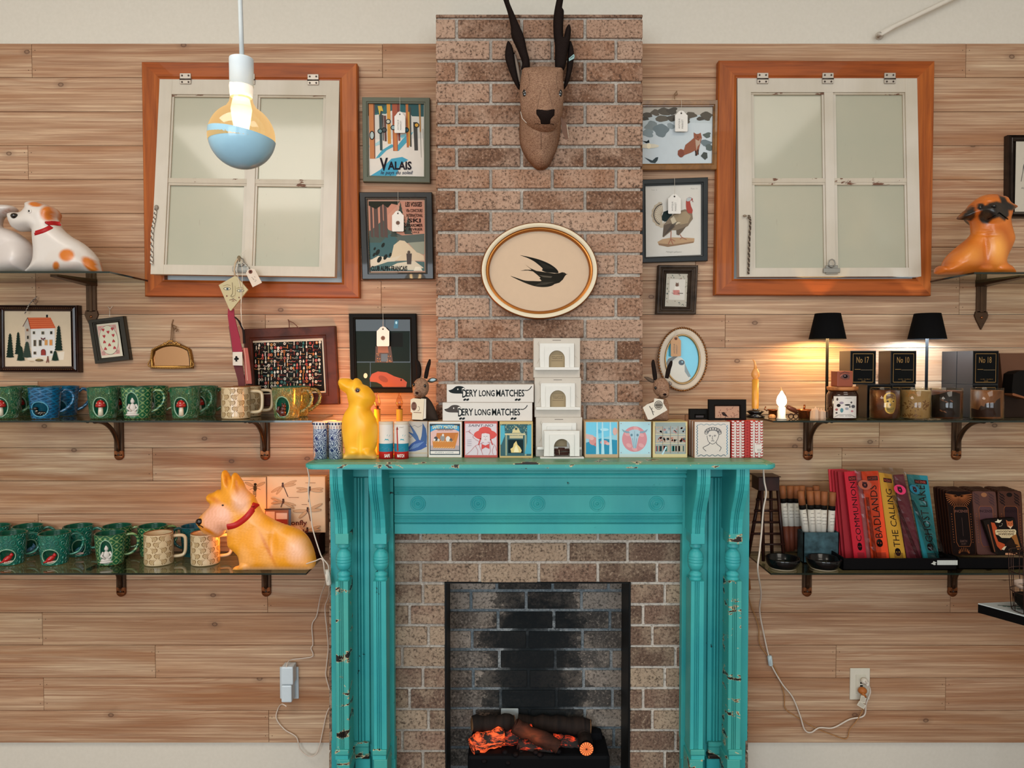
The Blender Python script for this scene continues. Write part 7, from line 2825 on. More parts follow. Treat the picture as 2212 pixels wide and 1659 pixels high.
z = ZT5
H3 = (P(CX, 730.5, .275).z - ZM) / 3
zc = lambda y: P(CX, z[1] + y / z[2], .275).z
t = thing('toy_fireplace_box', 'top box of the stack of white toy fireplaces against the chimney', 'box', P(1205, 815, .275), 'boxed toy fireplaces')
dz = 0
b = MB()
xa, xb = P(1152.5, 800, .275).x, P(1253, 800, .275).x
ztp = zc(57)
b.box((xa, -.275, ztp - H3 + .0004), (xb, -.222, ztp), WC, .001)
a = Art(.2752, mb=b, z=z)
a.line([(1625, 83), (1722, 83)], 7, '#6a625a')
a.line([(1460, 100), (1450, 130), (1462, 150)], 3, '#8a8278')
a.line([(1470, 296), (1440, 360)], 5, '#a89c8c')
a.line([(1890, 270), (1915, 300)], 3, '#a89c8c')
b.build('card_box', t)
b = MB()
archwall(b, z, 1475, 120, 1880, 405, 1580, 1770, 205, .283, .2755, WH)
archwall(b, z, 1532, 158, 1822, 405, 1580, 1770, 205, .287, .283, WH)
b.fbox(z[0] + 1410 / z[2], z[1] + 405 / z[2], z[0] + 1946 / z[2], z[1] + 440 / z[2], .292, .2755, WH, .001)
b.build('white_surround', t)
b = MB()
b.fbox(z[0] + 1575 / z[2], z[1] + 200 / z[2], z[0] + 1775 / z[2], z[1] + 405 / z[2], .2762, .2754, '#9a8868')
a = Art(.2764, mb=b, z=z)
a.text('DOLLHOUSE', 1615, 270, 1742, 286, '#5c4c38')
a.text('FIREPLACE', 1622, 292, 1738, 308, '#5c4c38')
a.line([(1610, 328), (1742, 328)], 4, '#6a5a44')
a.line([(1620, 250), (1735, 250)], 3, '#6a5a44')
b.build('opening_print', t)
b1 = t.location.copy()
dup(t, 'middle box of the stack of white toy fireplaces', loc=b1 + Vector((.0035, 0, -H3)))
dup(t, 'bottom box of the stack of white toy fireplaces, behind the unpacked one', loc=b1 + Vector((.0075, 0, -2 * H3)))
t = thing('toy_fireplace', 'small unpacked white toy fireplace with twig logs in front of the boxed ones', 'toy', P(1215, 990, .315))
zz = ZM
b = MB()
xq = lambda x, p=.32: P(z[0] + x / z[2], 900, p).x
b.box((xq(1475), -.325, ZM + .0002), (xq(2000), -.296, ZM + .005), WH, .0008)
archwall(b, z, 1520, 1165, 1945, 1468, 1640, 1830, 1262, .316, .298, WH)
archwall(b, z, 1588, 1212, 1880, 1468, 1640, 1830, 1262, .321, .316, WH)
b.build('surround', t)
for k, (x0, y0, x1, y1) in enumerate(((1645, 1385, 1825, 1400), (1650, 1410, 1820, 1385), (1645, 1430, 1825, 1425), (1655, 1450, 1815, 1445), (1690, 1372, 1770, 1376))):
    b = MB()
    b.tube([P(z[0] + x0 / z[2], z[1] + y0 / z[2], .312), P(z[0] + x1 / z[2], z[1] + y1 / z[2], .312)], .0028, M('#3a211a', .8), 8)
    b.build('twig', t)
b = MB()
b.tube([P(z[0] + 1700 / z[2], z[1] + 1390 / z[2], .3165), P(z[0] + 1706 / z[2], z[1] + 1450 / z[2], .3165)], .0009, '#b9ab94', 5)
b.build('tie', t)


# candle-shaped lamps and two small black frames standing on the boxes
def candle_bulb(t, c, r, h, mat, curl=1):
    b = MB()
    b.lathe(c, [(r * .35, 0), (r * .75, h * .12), (r, h * .3), (r * .85, h * .5), (r * .45, h * .72), (r * .16, h * .9), (r * .05, h)], mat, 18)
    b.build('flame_bulb', t)


CLRB = glass_mat('clear_bulb_glass', '#f3e2d0', .05, 1.35, .8)
WAX = NT('amber_candle_sleeve')
WAX.set(Base_Color='#c98a2e', Roughness=.35, Emission_Color='#d8872a', Emission_Strength=.12)
WAX = WAX.mat
for cx_, ytop, lab in ((863, 847, 'small electric candle lamp with clear flame bulb near the left felt bust'), (815, 845, 'electric candle lamp with clear flame bulb just behind the yellow rabbit')):
    p = .225
    q = P(cx_, 883, p)
    t = thing('electric_candle', lab, 'lamp', (q.x, -p, ZM), 'electric candles left of the chimney')
    b = MB()
    b.lathe((q.x, -p, ZM), [(0, 0), (.022, 0), (.022, .004), (.010, .008), (.0105, q.z - ZM), (0, q.z - ZM)], WAX, 20)
    b.build('sleeve', t)
    b = MB()
    b.lathe((q.x, -p, q.z), [(.0105, -.002), (.0108, 0), (.0045, .001), (.0045, .010), (0, .010)], CPR, 16)
    b.tube([(q.x - .002, -p, q.z + .01), (q.x - .0025, -p, q.z + .018), (q.x, -p, q.z + .022), (q.x + .0025, -p, q.z + .018), (q.x + .002, -p, q.z + .01)], .0005, '#8a6a4a', 4)
    b.build('socket', t)
    candle_bulb(t, (q.x, -p, q.z + .002), .0118, .055, CLRB)
z = ZR
for (x0, y0, x1, y1, fx, p, lab) in ((1398, 880, 1792, 1110, 70, .245, 'small black frame with a bird print standing behind the match boxes'), (1197, 978, 1420, 1110, 68, .225, 'smallest black frame standing partly behind the bird print frame')):
    q0, q1 = Zq(z, [(x0, y0), (x1, y1)])
    yb2 = basey(ZBX + .0004, p)
    ou = rq(q0[0], q0[1], q1[0], yb2)
    inn = rq(q0[0] + fx / 4.809, q0[1] + fx / 4.809, q1[0] - fx / 4.809, yb2 - 4)
    t, a = picture('photo_frame', lab, 'frame', ou, inn, M('#171411', .45), [(0, p - .012), (0, p - .002), (.1, p), (.8, p), (1, p - .006)], p, z, '#b3886c' if fx == 70 else '#3a2c28', pprint=p - .007, group='small black frames behind the match boxes')
    if fx == 70:
        a.poly([(1530, 1015), (1560, 1010), (1585, 1040), (1600, 1058), (1575, 1055), (1545, 1045)], '#2a1f1c')
        rr = random.Random(6)
        for i in range(26):
            x, y = rr.uniform(1500, 1705), rr.uniform(970, 1085)
            a.line([(x, y), (x + rr.uniform(-22, 22), y + rr.uniform(-18, 18))], 3, '#4a3028', True)
            a.ell(x, y, 5, 4, '#8a3f34', 6, keep=True)
    done(a)
# ================================================================== RIGHT SHELF: LAMPS, CANDLES, BOXES
z = Z7 = (1600, 660, 3.614)
BLKM = M('#121110', .55)


def g7(x, y, p):
    return P(z[0] + x / z[2], z[1] + y / z[2], p)


for cx_, lab, e, col in ((677, 'black shaded lamp with warm light beside the copper pots', 8.0, (1, .64, .26)), (1455, 'black shaded lamp with cool white light between the black candle boxes', 9.0, (.66, .84, 1.0))):
    p = .105
    q = g7(cx_, 262, p)
    t = thing('table_lamp', lab, 'lamp', (q.x, -p, ZMR + .0002), 'black shaded shelf lamps')
    b = MB()
    hs = g7(cx_, 62, p).z - q.z
    b.lathe((q.x, -p, q.z), [(.0605, 0), (.0418, hs), (.0408, hs), (.0595, 0), (.0605, 0)], M('#0c0c0d', .8), 40)
    b.build('lamp_shade', t)
    b = MB()
    b.lathe((q.x, -p, ZMR), [(0, 0), (.034, 0), (.034, .003), (.006, .007), (.0048, .009), (.0048, q.z - ZMR + .02), (0, q.z - ZMR + .02)], M('#0b0a0a', .9, spec=.04), 24)
    b.build('stand', t)
    b = MB()
    b.lathe((q.x, -p, q.z + .02), [(.009, 0), (.014, .012), (.010, .028), (0, .034)], M('#fff0d8', .5, emit=3.0) if e < 8.5 else M('#e8f2ff', .5, emit=3.01), 14)
    b.build('light_bulb', t)
    # the light the bulb throws up and down out of the open shade
    plight('lamp_light', (q.x, -p - .0, q.z + .012), e, col, .012)


def cbox(label, x0, ytop, pf, dep, num, hgt=.113, zb=None, art=True, face='#0d0e0e', sidec='#15171a'):
    xa = P(z[0] + x0 / z[2], 900, .178 if x0 == 1805 else pf).x
    zb = ZMR + .0003 if zb is None else zb
    mb = MB()
    mb.box((xa, -pf, zb), (xa + .0865, -(pf - dep), zb + hgt), M(sidec, .32, spec=.5), .0008)
    if art:
        fn = lambda x, y, h: Vector((xa + x * .0865, -pf - h, zb + hgt * (1 - y)))
        a = Art(fn=fn, mb=mb, rough=.4)
        a.rect(.02, .02, .98, .98, M(face, .6))
        gl = M('#9c7a4a', .35, .6)
        for r in ((.1, .08, .9, .095), (.1, .925, .9, .94), (.1, .08, .115, .94), (.885, .08, .9, .94)):
            a.rect(*r, gl, True)
        a.k += 1
        a.text('No ' + num, .24, .18, .72, .36, gl, .0)
        a.line([(.18, .55), (.40, .55)], .012, gl)
        a.line([(.42, .57), (.86, .57)], .014, '#6a5a44')
        a.text('net 8oz   Soy Blend', .3, .83, .78, .86, gl)
        a.text('Candle', .44, .88, .6, .91, gl)
    o = mb.build('candle_box', None, (xa + .043, -pf, zb))
    tagd(o, label, 'box', 'candle boxes')
    return zb + hgt + .0003


z1 = cbox('black candle box at the bottom of the No 17 stack, behind the gold skull candle', 985, 0, .172, .082, '12')
cbox('black candle box with gold lettering No 17 on top of its stack', 850, 0, .172, .082, '17', zb=z1)
z1 = cbox('black candle box below the No 10 box', 1160, 0, .168, .082, '11')
cbox('black candle box with gold lettering No 10 on top of its stack', 1165, 0, .170, .082, '10', zb=z1)
for pf, what in ((.178, 'front'), (.089, 'rear')):
    z1 = cbox('lower %s box of the No 18 pair of stacks' % what, 1805 + (0 if pf > .1 else 0), 0, pf, .0865, '14')
    cbox('black candle box with gold lettering No 18' if pf > .1 else 'black candle box standing behind the No 18 box', 1805, 0, pf, .0865, '18', zb=z1)

TUM = glass_mat('tumbler_glass', '#f2efe8', .02, 1.45, .9)


def candle(label, cx_, p, R, h, waxm, artf=None, name='jar_candle'):
    q = g7(cx_, 880, p)
    t = thing(name, label, 'candle', (q.x, -p, ZMR + .0004), 'glass jar candles')
    c = (q.x, -p, ZMR + .0004)
    b = MB()
    b.lathe(c, [(0, .004), (R - .005, .0045), (R - .0018, .009), (R - .0018, h - .008), (R - .006, h - .009), (0, h - .010)], waxm, 40)
    if artf:
        a = Art(fn=cyl(q.x, p, R - .0016), mb=b, z=z, rough=.4, step=.00005, wrap=True)
        artf(a)
    b.build('wax', t)
    b = MB()
    b.lathe(c, [(0, 0), (R - .003, 0), (R, .003), (R, h), (R - .0012, h + .0005), (R - .0017, h), (R - .0017, .005), (0, .004)], TUM, 40)
    b.build('glass', t)
    b = MB()
    b.tube([(q.x, -p, c[2] + h - .012), (q.x, -p, c[2] + h - .004)], .0009, '#2a2420', 5)
    b.build('wick', t)
    return t


WWD = wood('brown_wrapped_wax', '#7a4426', '#64361e', '#3c2012', (6, 6, 14), .5)
WWD2 = wood('tan_wrapped_wax', '#9a6238', '#84502c', '#54301a', (14, 14, 3), .5)


def a_skull(a):
    G = M('#a8843c', .35, .7)
    a.poly(smooth_line([(1125, 760), (1118, 715), (1140, 685), (1172, 678), (1205, 690), (1216, 730), (1214, 790), (1198, 838), (1172, 845), (1145, 835), (1130, 810)], 3, True), G)
    a.poly(smooth_line([(1140, 700), (1170, 688), (1200, 700), (1205, 730), (1170, 722), (1140, 735)], 3, True), '#6a4a30')
    for x, y, r_ in ((1148, 748, 15), (1192, 748, 12)):
        a.ell(x, y, r_, 12, '#c9a452', 12)
        a.ell(x + 3, y, r_ * .6, 7, '#3a2a14', 10)
    a.ell(1172, 775, 8, 10, '#4a3418', 8)
    a.poly([(1135, 790), (1170, 800), (1205, 790), (1195, 830), (1172, 838), (1150, 828)], '#8a7434')
    a.line([(1145, 808), (1170, 815), (1198, 806)], 4, '#3c2a14')


def a_damask(a):
    rr = random.Random(9)
    for (cx_, cy_, w_, h_) in ((1345, 780, 78, 48), (1340, 690, 56, 26), (1340, 860, 70, 18), (1448, 775, 22, 44)):
        for i in range(30):
            an, r_ = rr.uniform(0, 6.28), rr.uniform(.25, 1)
            a.ell(cx_ + w_ * r_ * cos(an), cy_ + h_ * r_ * sin(an), 8, 4, '#6a451c' if cy_ > 720 else '#a8743a', 7, an, keep=True)
    a.k += 1


def a_dark(a):
    a.poly([(1492, 700), (1560, 690), (1620, 672), (1680, 676), (1716, 690), (1716, 872), (1494, 872)], '#1d1512')
    for x, y in ((1580, 740), (1610, 752), (1650, 745), (1600, 830), (1570, 820)):
        a.ell(x, y, 16, 5, '#6a3f22', 8, .5)


def a_jag(a):
    a.poly([(1804, 800), (1860, 815), (1880, 780), (1905, 790), (1915, 765), (1990, 762), (2000, 740), (2030, 720), (2036, 870), (1806, 872)], '#2a1a14')


candle('brown glass candle with a gold skull', 1124, .226, .0462, .104, WWD, a_skull)
candle('pale glass candle with brown damask pattern', 1362, .226, .0462, .104, M('#b3905e', .5), a_damask)
candle('glass candle with dark mottled wrap and tan top', 1604, .228, .0475, .103, WWD, a_dark)
candle('tan wood-grain glass candle with jagged dark lower part', 1920, .228, .0478, .104, WWD2, a_jag)
# jar candle with wooden lid and label, cube with an eye on top
q = g7(791, 880, .215)
t = thing('lidded_candle', 'dark amber jar candle with wooden lid and white illustrated label', 'candle', (q.x, -.215, ZMR + .0004))
c, R = (q.x, -.215, ZMR + .0004), .0485
b = MB()
b.lathe(c, [(0, 0), (R - .004, 0), (R, .005), (R, .080), (R - .003, .087), (R - .006, .090), (R - .006, .095), (0, .095)], M('#2a140c', .08, coat=.7), 40)
b.build('jar', t)
b = MB()
a = Art(fn=cyl(q.x, .215, R + .0004), mb=b, z=z, rough=.5, wrap=True)
for i in range(10):
    a.poly([(728 + i * 17.8, 708), (728 + (i + 1) * 17.8, 708), (728 + (i + 1) * 17.8, 878), (728 + i * 17.8, 878)], '#cfc8c0', True)
a.k += 1
a.text('CURIOSITY', 815, 720, 870, 728, '#5a5450')
for x, y, w_, h_, c_ in ((757, 732, 8, 12, '#4a3c38'), (790, 760, 18, 10, '#8a7c8a'), (867, 757, 8, 8, '#4a4448'), (768, 780, 16, 13, '#1c1a1c'), (838, 776, 24, 6, '#1c1a1c'), (882, 788, 15, 13, '#4a4a50'), (752, 812, 11, 10, '#9a5a5c'),
                         (793, 818, 13, 18, '#4a7c84'), (874, 825, 10, 8, '#b3747c'), (833, 805, 14, 10, '#8a8c94'), (752, 838, 8, 6, '#2a2a2c'), (856, 790, 5, 8, '#2a2a30')):
    a.ell(x, y, w_, h_, c_, 10)
a.line([(735, 872), (770, 852), (865, 852), (900, 872)], 2.5, '#6a6460')
a.text('CORAL   SEA MOSS', 775, 858, 868, 866, '#6a6460')
b.build('label', t)
b = MB()
b.lathe(c, [(R - .006, .0952), (R - .002, .0955), (R, .100), (R, .106), (R - .001, .107), (0, .107)], wood('lid_wood', '#b97a4a', '#a86a3c', '#7a4626', (3, 20, 3)), 40)
b.build('lid', t)
q2 = g7(790, 612, .215)
o = MB().box((q2.x - .026, -.238, c[2] + .1073), (q2.x + .026, -.190, c[2] + .107 + .052), M('#8a4630', .45), .003, None, 2)
a = Art(mb=o, fn=lambda x, y, h: P(x, y, .238) + Vector((0, -h, 0)), z=z)
a.ell(812, 552, 34, 17, '#a8685a', 14)
a.poly([(776, 560), (800, 536), (830, 532), (850, 545), (850, 568), (810, 572)], '#5c3c38')
a.ell(818, 554, 18, 14, '#1c1618', 14)
a.ell(814, 550, 4, 4, '#c9a8a0', 8)
a.line([(775, 535), (810, 518), (848, 528)], 5, '#4a2c28')
a.line([(778, 566), (812, 578), (848, 572)], 3, '#4a2c28')
tagd(o.build('cube_candle', None, (q2.x, -.215, c[2] + .1073)), 'red-brown cube printed with a single eye, on the lidded jar', 'candle')
# taper candle lamp, small lit candle bulb, copper pots, crystals, oddments
p = .15
q = g7(113, 790, p)
t = thing('candle_lamp', 'tall amber electric candle lamp on black base at the shelf end', 'lamp', (q.x, -p, ZMR + .0003))
b = MB()
b.lathe((q.x, -p, ZMR + .0003), [(0, 0), (.030, 0), (.032, .006), (.018, .010), (.022, .015), (.030, .021), (.018, .025), (.008, .028), (0, .028)], M('#14100e', .25, coat=.4), 28)
b.build('base', t)
b = MB()
zt = g7(113, 575, p).z
b.lathe((q.x, -p, ZMR), [(.0085, .027), (.0085, .032), (0, .032)], M('#b9b0a0', .3, .8), 18)
b.lathe((q.x, -p, ZMR), [(.0108, .031), (.0115, .04), (.0112, zt - ZMR), (0, zt - ZMR)], WAX, 18)
b.build('candle', t)
fb_ = NT('frosted_amber_bulb')
fb_.set(Base_Color='#c98a4c', Roughness=.4, Emission_Color='#e0903c', Emission_Strength=.15)
b = MB()
b.lathe((q.x, -p, zt), [(.006, 0), (.0135, .010), (.014, .018), (.011, .028), (.006, .036)], fb_.mat, 18)
b.tube([(q.x, -p, zt + .033), (q.x - .001, -p, zt + .048), (q.x - .004, -p, zt + .060), (q.x - .011, -p, zt + .068)], [.0062, .004, .0028, .0012], fb_.mat, 10)
b.build('flame_bulb', t)
p = .215
q = g7(318, 890, p)
t = thing('candle_lamp', 'small white candle lamp with its flame bulb lit at the shelf corner', 'lamp', (q.x, -p, ZMR + .0003))
b = MB()
zt = g7(318, 795, p).z
b.lathe((q.x, -p, ZMR + .0003), [(0, 0), (.016, 0), (.016, .003), (.0125, .005), (.0125, zt - ZMR), (.007, zt - ZMR + .001), (0, zt - ZMR + .001)], M('#d8d2c8', .4), 22)
b.build('base', t)
bl = M('#fff1dc', .4, emit=4.0)
b = MB()
b.lathe((q.x, -p, zt), [(.006, 0), (.015, .012), (.0165, .022), (.013, .036), (.006, .047), (.002, .055)], bl, 18)
b.build('flame_bulb', t)
b = MB()
b.tube([(q.x, -p, zt + .052), (q.x - .001, -p, zt + .06), (q.x - .003, -p, zt + .068)], [.0024, .0014, .0006], '#e0b070', 8)
b.tube([(q.x + .013, -p, zt + .0), (q.x + .017, -p, zt + .03), (q.x + .010, -p, zt + .05)], .0006, '#4a3a2c', 4)
b.build('bulb_tip', t)
plight('candle_bulb_light', (q.x, -p - .03, zt + .02), .25, (1, .72, .42), .015)
COP = M('#a85f34', .25, .85)
for cx_, p, r, h, lab in ((495, .18, .026, .030, 'copper pot with stick handle left of the quartz crystals'), (250, .12, .019, .026, 'small dark copper pot behind the lit candle lamp')):
    q = g7(cx_, 870, p)
    t = thing('copper_pot', lab, 'pot', (q.x, -p, ZMR + .0003), 'toy copper pots')
    b = MB()
    b.lathe((q.x, -p, ZMR + .0003), [(0, 0), (r * .7, 0), (r * .75, h * .8), (r, h * .86), (r, h), (r * .9, h), (r * .7, h * .8), (r * .66, .003), (0, .003)], COP, 26)
    b.build('body', t)
    b = MB()
    b.tube([(q.x, -p, ZMR + h), (q.x + .001, -p, ZMR + h + .016)], .0034, COP, 8) if cx_ > 300 else b.tube([(q.x - r, -p, ZMR + h * .8), (q.x - r - .01, -p, ZMR + h), (q.x - r - .005, -p, ZMR + h * 1.4)], .002, COP, 6)
    b.build('handle', t)
q = g7(400, 860, .2)
t = thing('toy_cart', 'dark brown toy cannon on a wheeled carriage between lit candle and copper pot', 'toy', (q.x, -.2, ZMR + .0003))
b = MB()
b.tube([g7(362, 790, .2), g7(385, 800, .2), g7(420, 818, .2), g7(443, 840, .2)], [.006, .009, .0085, .004], M('#4a2416', .4), 12)
b.build('barrel', t)
for dx in (-10, 8):
    b = MB()
    b.lathe((0, 0, 0), [(.0095, -.0015), (.0095, .0015), (.007, .0015), (.007, -.0015), (.0095, -.0015)], M('#2c1a14', .5), 16, mtx=Matrix.Translation((q.x + dx * .0009, -.215, ZMR + .0098)) @ Matrix.Rotation(pi / 2, 4, 'X'))
    b.build('wheel', t)
CRY = M('#c9a68a', .12, coat=.7)
for i, (cx_, h, r) in enumerate(((562, .036, .009), (585, .042, .011), (605, .038, .009), (628, .036, .010), (648, .032, .009))):
    q = g7(cx_, 870, .2 + .012 * (i % 2))
    b = MB()
    b.lathe((q.x, q.y, ZMR + .0003), [(0, 0), (r, 0), (r * .9, h * .72), (0, h)], CRY, 6, smooth=False)
    tagd(b.build('quartz_crystal', None, (q.x, q.y, ZMR + .0003)), 'small pinkish quartz point in the cluster beside the first lamp', 'crystal', 'quartz points')
o = MB()
o.lathe((0, 0, 0), [(0, 0), (.012, .001), (.013, .008), (.007, .014), (0, .013)], M('#c98a54', .6), 7, smooth=False, mtx=Matrix.Translation((g7(245, 780, .19).x, -.19, ZMR + .0003)))
tagd(o.build('amber_lump', None, (g7(245, 780, .19).x, -.19, ZMR)), 'rough orange resin lump left of the lit candle bulb', 'stone')
# right end: kraft box and dark candle packs
t = thing('kraft_box', 'large brown kraft box leaning at the right end of the candle shelf', 'box', g7(2130, 880, .15))
b = MB()
b.box((g7(2056, 800, .17).x, -.15, ZMR + .0003), (g7(2260, 800, .17).x, -.02, ZMR + .088), M('#2c1f18', .6), .001)
b.build('lower_tier', t)
b = MB()
b.prism(Zq(z, [(2022, 372), (2250, 372), (2280, 690), (2052, 690)]), .15, .04, '#5c3a26')
b.build('lid_panel', t)
b = MB()
b.prism(Zq(z, [(2130, 535), (2165, 515), (2230, 505), (2250, 730), (2120, 690), (2118, 640)]), .20, .152, M('#14110f', .5))
b.prism(Zq(z, [(2120, 690), (2130, 684), (2250, 722), (2250, 735), (2125, 702)]), .203, .152, '#7a4628')
tagd(b.build('candle_pack', None, g7(2180, 720, .18)), 'black candle pack leaning against the kraft box at the right edge', 'candle')

# ================================================================== LOW RIGHT SHELF
z = Z8 = (1600, 980, 3.614)
DRK = wood('dark_stool_wood', '#3a1c14', '#2c1510', '#160a08', (6, 6, 6), .4)
t = thing('miniature_stool', 'dark brown miniature slatted stool standing at the low shelf corner', 'stool', (g7(170, 800, .18).x, -.18, ZLR + .0002))
b = MB()
b.fbox(z[0] + 125 / z[2], z[1] + 178 / z[2], z[0] + 315 / z[2], z[1] + 186 / z[2], .155, .075, DRK, .001)
b.fbox(z[0] + 140 / z[2], z[1] + 186 / z[2], z[0] + 302 / z[2], z[1] + 290 / z[2], .15, .08, DRK, .001)
b.build('seat', t)
zb_ = lambda p: ZLR + .0004
for (x0, x1, p) in ((150, 60, .085), (290, 335, .145), (165, 175, .145), (235, 245, .085)):
    a0, a1 = g7(x0, 285, p), g7(x1, 700, p)
    b = MB()
    b.tube([a0, (a1.x, a1.y - (.005 if p > .1 else 0), ZLR + .0045)], .0062, DRK, 4)
    b.build('leg', t)
for y, x0, x1 in ((357, 120, 300), (445, 105, 305), (535, 90, 312), (625, 78, 318), (708, 175, 345)):
    b = MB()
    b.tube([g7(x0, y, .12 if y < 700 else .15), g7(x1, y, .12 if y < 700 else .15)], .0042, DRK, 4)
    b.build('rung', t)
TUBE, BCAP, LAB = M('#8a5230', .6), M('#14110f', .5), M('#c9c2b6', .6)


def itube(label, x0, y0, x1, y1, p, yc, yb2, yl, i):
    """card incense tube between two crop points: brown cap, black band, white label"""
    b = MB()
    r = .0113
    A, B_ = g7(x0, y0, p), g7(x1, y1, p)
    at = lambda y: A.lerp(B_, (y - y0) / (y1 - y0))
    b.tube([A, at(yc)], r, TUBE, 14)
    b.tube([at(yc), at(yb2)], r * 1.03, BCAP, 14)
    b.tube([at(yb2), at(yl)], r * 1.01, LAB, 14)
    b.tube([at(yl), B_], r, M('#5c2c1c', .6), 14)
    for yy, w_ in ((yb2 + 30, 9), (yb2 + 60, 14), (yb2 + 85, 16), (yb2 + 110, 12)):
        if yy < yl - 8:
            q = at(yy)
            b.box((q.x - w_ * .0005, q.y - r * 1.03, q.z - .0005), (q.x + w_ * .0005, q.y - r * .9, q.z + .0006), '#6a625c')
    tagd(b.build('incense_tube', None, B_), label, 'incense tube', 'card incense tubes')


BK_ = [(322, 252, 366, 760), (384, 252, 398, 755), (432, 252, 440, 740), (476, 250, 480, 640), (536, 262, 538, 640), (588, 250, 590, 640)]
for i, (x0, y0, x1, y1) in enumerate(BK_):
    itube(['leftmost incense tube of the rear row, beside the miniature stool', 'second incense tube of the rear row from the miniature stool', 'rear row incense tube rising behind the metal box corner',
           'rear row incense tube showing only its brown cap above the front ones', 'rear row brown-capped tube in the middle of the bunch', 'rearmost brown-capped tube at the top right of the bunch'][i],
          x0, y0, x1, y1, .075, y0 + 95, y0 + 130, y0 + 310, i)
FR_ = [(466, 292, 510, 640), (540, 292, 560, 640), (594, 290, 606, 640), (652, 295, 640, 640), (718, 300, 700, 640)]
for i, (x0, y0, x1, y1) in enumerate(FR_):
    itube('%s front incense tube standing in the grey metal box' % ['leftmost', 'second', 'middle', 'fourth', 'rightmost'][i], x0, y0, x1, y1, .136 + .003 * (i % 2), y0 + 105, y0 + 140, y0 + 325, i)
MET = NT('patinated_zinc')
_n = MET.noise(MET.coord(), 26.0, 4.0)
MET.set(Base_Color=MET.mix(MET.ramp(_n, [(.35, 0.0), (.7, 1.0)]), '#1d3338', '#42626a'), Metallic=.4, Roughness=.5)
b = MB()
xa, xb = g7(490, 700, .162).x, g7(768, 700, .162).x
zt = g7(600, 615, .162).z
for A, B_ in (((xa, -.162, ZLR + .0003), (xb, -.159, zt)), ((xa, -.113, ZLR + .0003), (xb, -.11, zt)), ((xa, -.162, ZLR + .0003), (xa + .003, -.11, zt)), ((xb - .003, -.162, ZLR + .0003), (xb, -.11, zt)), ((xa, -.162, ZLR + .0003), (xb, -.11, ZLR + .004))):
    b.box(A, B_, MET.mat)
tagd(b.build('metal_box', None, (xa, -.14, ZLR)), 'open blue-grey metal box holding white-labelled incense tubes', 'box')
BOWL = M('#0a0b0d', .2, coat=.25)
for cx_, p, R, lab, sp_ in ((328, .217, .0555, 'glossy black bowl nearest the miniature stool', 1), (648, .220, .0565, 'glossy black bowl in front of the metal box', 1)):
    q = g7(cx_, 850, p)
    t = thing('black_bowl', lab, 'bowl', (q.x, -p, ZLR + .0003), 'glossy black bowls')
    b = MB()
    b.lathe((q.x, -p, ZLR + .0003), [(0, 0), (R * .7, 0), (R * .82, .006), (R * .95, .018), (R, .034), (R * .98, .036), (R * .93, .034), (R * .88, .018), (R * .7, .008), (0, .006)], BOWL, 44)
    b.build('body', t)
    b = MB()
    b.lathe((q.x, -p, ZLR + .0003), [(R * .71, .0002), (R * .78, .0035), (R * .80, .005), (R * .72, .005)], M('#b9a88c', .6), 44)
    b.build('foot_ring', t)
TRAY = M('#0c0b0c', .4)
z = ZC3 = (1780, 990, 6.911)


def packet(name, label, q4, p, th, col, artf=None, group='tall incense packets', cat='packet'):
    b = MB()
    pts = Zq(ZC3, q4)
    b.prism(pts, p + th, p, M(col, .5))
    a = Art(p + th + .0001, mb=b, quad=pts, rough=.5)
    if artf:
        artf(a)
    tagd(b.build(name, None, P(pts[3][0], pts[3][1], p)), label, cat, group)


def ptext(s_, sym, v0=.12, v1=.82, star=True):
    def f(a):
        a.rect(.30, .055, .92, .105, '#2a1416')
        a.text('INCENSE', .36, .065, .86, .095, '#b94a3c')
        a.text(s_, 0, 0, 0, 0, '#1d1214', .0, rot=((.78, v1), (0, v0 - v1), (-.42, 0)))
        a.ring(.56, v1 + .06, .16, .028, .035, '#1d1214', 14)
        a.ell(.56, v1 + .06, .06, .012, '#1d1214', 8)
        for k in range(4):
            a.line([(.3, .935 + k * .015), (.85, .935 + k * .015)], .006, '#3c1a1a')
    return f


for i in range(4):
    dx = i * 46
    packet('incense_packet', ['rearmost red incense packet of the leaning stack', 'second red incense packet of the leaning stack', 'third red incense packet of the leaning stack', 'fourth red packet, just behind the COMMUNION one'][i],
           [(68 + dx, 165 + i * 12), (300 + dx, 160 + i * 12), (440 + dx, 1500), (170 + dx * 1.1, 1500)], .115 + i * .012, .006, ['#c2343e', '#a8242f', '#962029', '#8f1c26'][i])
packet('incense_packet', 'red incense packet lettered COMMUNION', [(300, 205), (480, 190), (640, 1500), (452, 1500)], .168, .006, '#b3182a', ptext('COMMUNION', 0, .12, .80))
packet('incense_packet', 'dusty pink incense packet between the red and orange ones', [(470, 200), (570, 195), (740, 1500), (612, 1500)], .164, .004, '#a8606a')
packet('incense_packet', 'orange incense packet lettered BADLANDS', [(560, 200), (808, 190), (975, 1500), (712, 1500)], .172, .006, '#d8431c', ptext('BADLANDS', 0, .16, .76))
packet('incense_packet', 'mustard incense packet lettered THE CALLING', [(815, 210), (1010, 240), (1225, 1500), (985, 1500)], .164, .005, '#b98a2c', ptext('THE CALLING', 0, .18, .86))
packet('incense_packet', 'plum incense packet leaning in the middle behind clear sleeves', [(1040, 250), (1190, 240), (1470, 1500), (1240, 1500)], .158, .004, '#6a2c3c')
packet('incense_packet', 'teal blue incense packet lettered GHOST LAKE', [(1240, 240), (1545, 262), (1720, 1500), (1480, 1500)], .168, .005, '#1f7480', ptext('GHOST LAKE', 0, .12, .80))
CEL = glass_mat('cellophane', '#e2dcd2', .22, 1.42, .8)


